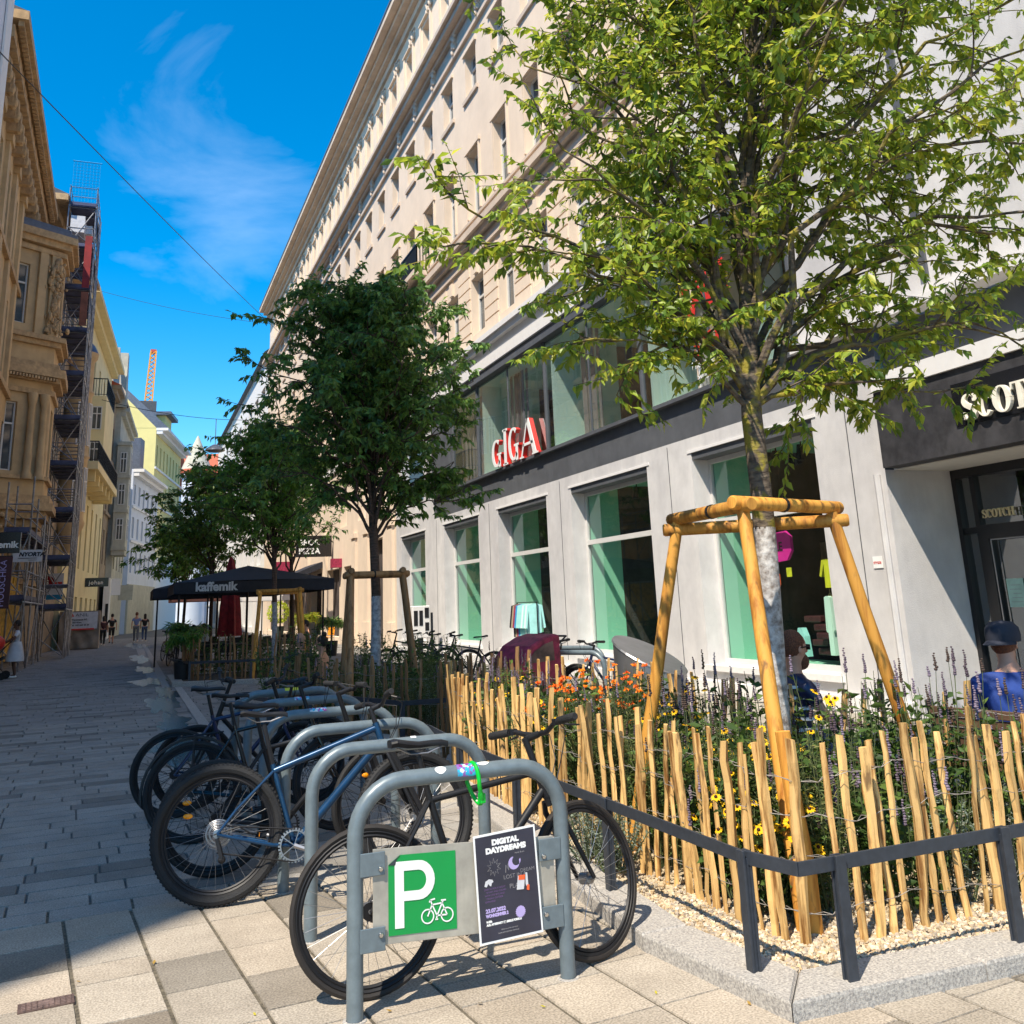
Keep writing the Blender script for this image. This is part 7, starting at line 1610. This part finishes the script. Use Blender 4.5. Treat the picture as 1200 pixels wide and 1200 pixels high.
# tarp covered hut
hu=thing('site_hut','site hut wrapped in creased tan tarpaulin with a white and red company banner','hut',(-2.4,57.5,0)); mb=MB(); nx_,nz_=30,12; vs=[]
for j in range(nz_+1):
    for i in range(nx_+1): x=-3.42+1.97*i/nx_; z=.05+1.93*j/nz_; vs.append((x,57+.05*math.sin(x*9+z*4)+.04*math.sin(z*9-x*5),z))
mb._a(vs,[(j*(nx_+1)+i,j*(nx_+1)+i+1,(j+1)*(nx_+1)+i+1,(j+1)*(nx_+1)+i) for j in range(nz_) for i in range(nx_)]); mb.box(-3.42,-1.45,57.12,59.3,0,1.97); mb.build('tarpaulin','tarp',hu,smooth=True)
mb=MB(); mb.box(-2.98,-1.55,56.86,56.88,1.05,1.93); mb.build('banner','palecloth',hu); mb=MB(); mb.box(-3.0,-1.7,56.85,56.858,1.0,1.08); mb.prism([(0,0),(.2,0),(.1,.17)],(-2.9,56.858,1.70),(1,0,0),Z,(0,-1,0),.004); mb.build('red_mark','red',hu)
text('ANIL','lettering','greycloth',(-2.65,56.85,1.70),(1,0,0),Z,.17,.004,parent=hu,stretch=1.25); 
for k,s in enumerate(('Wienergasse 8/2','1160 Wien','Tel: +43 660 55 20')): text(s,'lettering','black',(-2.85,56.85,1.50-.14*k),(1,0,0),Z,.085,.004,parent=hu,bold=.003)
# ================================================================= SCAFFOLDING
def scaffold(label,x0,x1,ys,H_,stepz,seed,red=False):
    t=thing('scaffolding',label,'scaffolding',((x0+x1)/2,ys[0],0)); r=random.Random(seed)
    for y in ys:
        for x in (x0,x1): mb=MB(); mb.tube([(x,y,0),(x+r.uniform(-.03,.03),y,H_+r.uniform(.2,1.2))],.035,6); mb.box(x-.08,x+.08,y-.08,y+.08,0,.02); mb.build('standard','scaff',t)
    mb=MB(); nz=int(H_/stepz)
    for k in range(1,nz+1):
        z=k*stepz
        for x in (x0,x1):
            mb.tube([(x,ys[0]-.2,z),(x,ys[-1]+.2,z)],.028,5); mb.tube([(x,ys[0]-.2,z+1.0),(x,ys[-1]+.2,z+1.0)],.022,5); mb.tube([(x,ys[0]-.2,z+.5),(x,ys[-1]+.2,z+.5)],.02,5)
        for y in ys: mb.tube([(x0,y,z),(x1,y,z)],.028,5); mb.tube([(x0,y,z+1.0),(x1,y,z+1.0)],.022,5)
    mb.build('ledger','scaff',t)
    mb=MB()
    for k in range(nz):
        for i in range(len(ys)-1):
            if r.random()<.95: a,b=(ys[i],ys[i+1]) if (i+k)%2 else (ys[i+1],ys[i]); mb.tube([(x1,a,k*stepz),(x1,b,(k+1)*stepz)],.024,5)
        mb.tube([(x0,ys[0],k*stepz),(x1,ys[0],(k+1)*stepz)],.024,5)
        mb.tube([(x0,ys[0],k*stepz+1),(x1,ys[0],k*stepz+.1)],.02,5); mb.tube([(x0,ys[1],(k+1)*stepz),(x1,ys[1],k*stepz)],.024,5)
        if k%2: mb.tube([(x1,ys[-1],k*stepz),(x0,ys[-1],(k+1)*stepz)],.024,5)
    mb.build('brace','scaff',t)
    for k in range(1,nz+1): mb=MB(); z=k*stepz+.03; mb.box(x0+.05,x1-.05,ys[0]-.1,ys[-1]+.1,z,z+.05); mb.box(x1-.05,x1-.02,ys[0],ys[-1],z+.05,z+.2); mb.box(x0,x1,ys[0]-.13,ys[0]-.10,z+.05,z+.2); mb.build('deck','plank',t)
    return t
sc=scaffold('tall tube scaffolding with blue decks and red panels in front of the old house',-3.6,-2.45,[44.6,45.7,46.8,47.9,49.0],20.2,2.0,3)
for z0_,z1_,m_ in ((14.3,15.9,'rust'),(16.1,18.6,'redpanel')):
    mb=MB(); mb.box(-2.82,-2.52,44.46,44.49,z0_,z1_); mb.build('panel',m_,sc)
mb=MB()
for i in range(9): x=-3.55+1.13*i/8; mb.tube([(x,44.55,20.2),(x,44.55,22.3)],.008,3)
for i in range(14): z=20.3+2*i/13; mb.tube([(-3.55,44.55,z),(-2.42,44.55,z)],.008,3)
mb.tube([(-3.6,44.55,22.3),(-2.35,44.55,22.3)],.03,5); mb.build('safety_net','cobalt',sc)
mb=MB(); mb.box(-3.5,-2.9,44.6,46,18.8,19.6); mb.box(-2.9,-2.6,45,46,18.9,19.3); mb.build('stored_panel','palecloth',sc)
scaffold('lower tube scaffolding with blue decks at the yellow hoarding below the oriel',-4.0,-3.25,[35.6,38.2,40.8,43.2],5.2,2.2,5)
# ================================================================= CABLES AND LAMP
def cable(label,a,b,sag,rad=.018):
    a=Vector(a);b=Vector(b); q=MB(); pts=[a.lerp(b,i/24)-Vector((0,0,sag*4*(i/24)*(1-i/24))) for i in range(25)]; q.tube(pts,rad,5); return tag(q.build('overhead_cable','black',None),label,'cable')
cable('long black overhead cable crossing the sky from the upper left to the beige roof line',PX(-40,20,-4.3),PX(330,392,9.0),.15,.016); cable('thin pale overhead cable from the scaffold to the round tree',PX(118,341,-3.2),PX(330,381,9.0),.3,.014)
hl=thing('hanging_lamp','grey round street lamp hanging over the street beside the left tree crown','street lamp',tuple(PY(252,527,50))); c=PY(252,527,50); mb=MB(); mb.lathe([(.0,.28),(.12,.26),(.45,.05),(.5,-.05),(.3,-.12),(.0,-.15)],c,16); mb.tube([c+Z*.25,c+Z*1.6],.02,5); mb.build('shade','zinc',hl,smooth=True)
cable('cable carrying the hanging street lamp',c+Vector((-5.5,0,2.4)),c+Vector((5.5,0,2.0)),.6,.014)
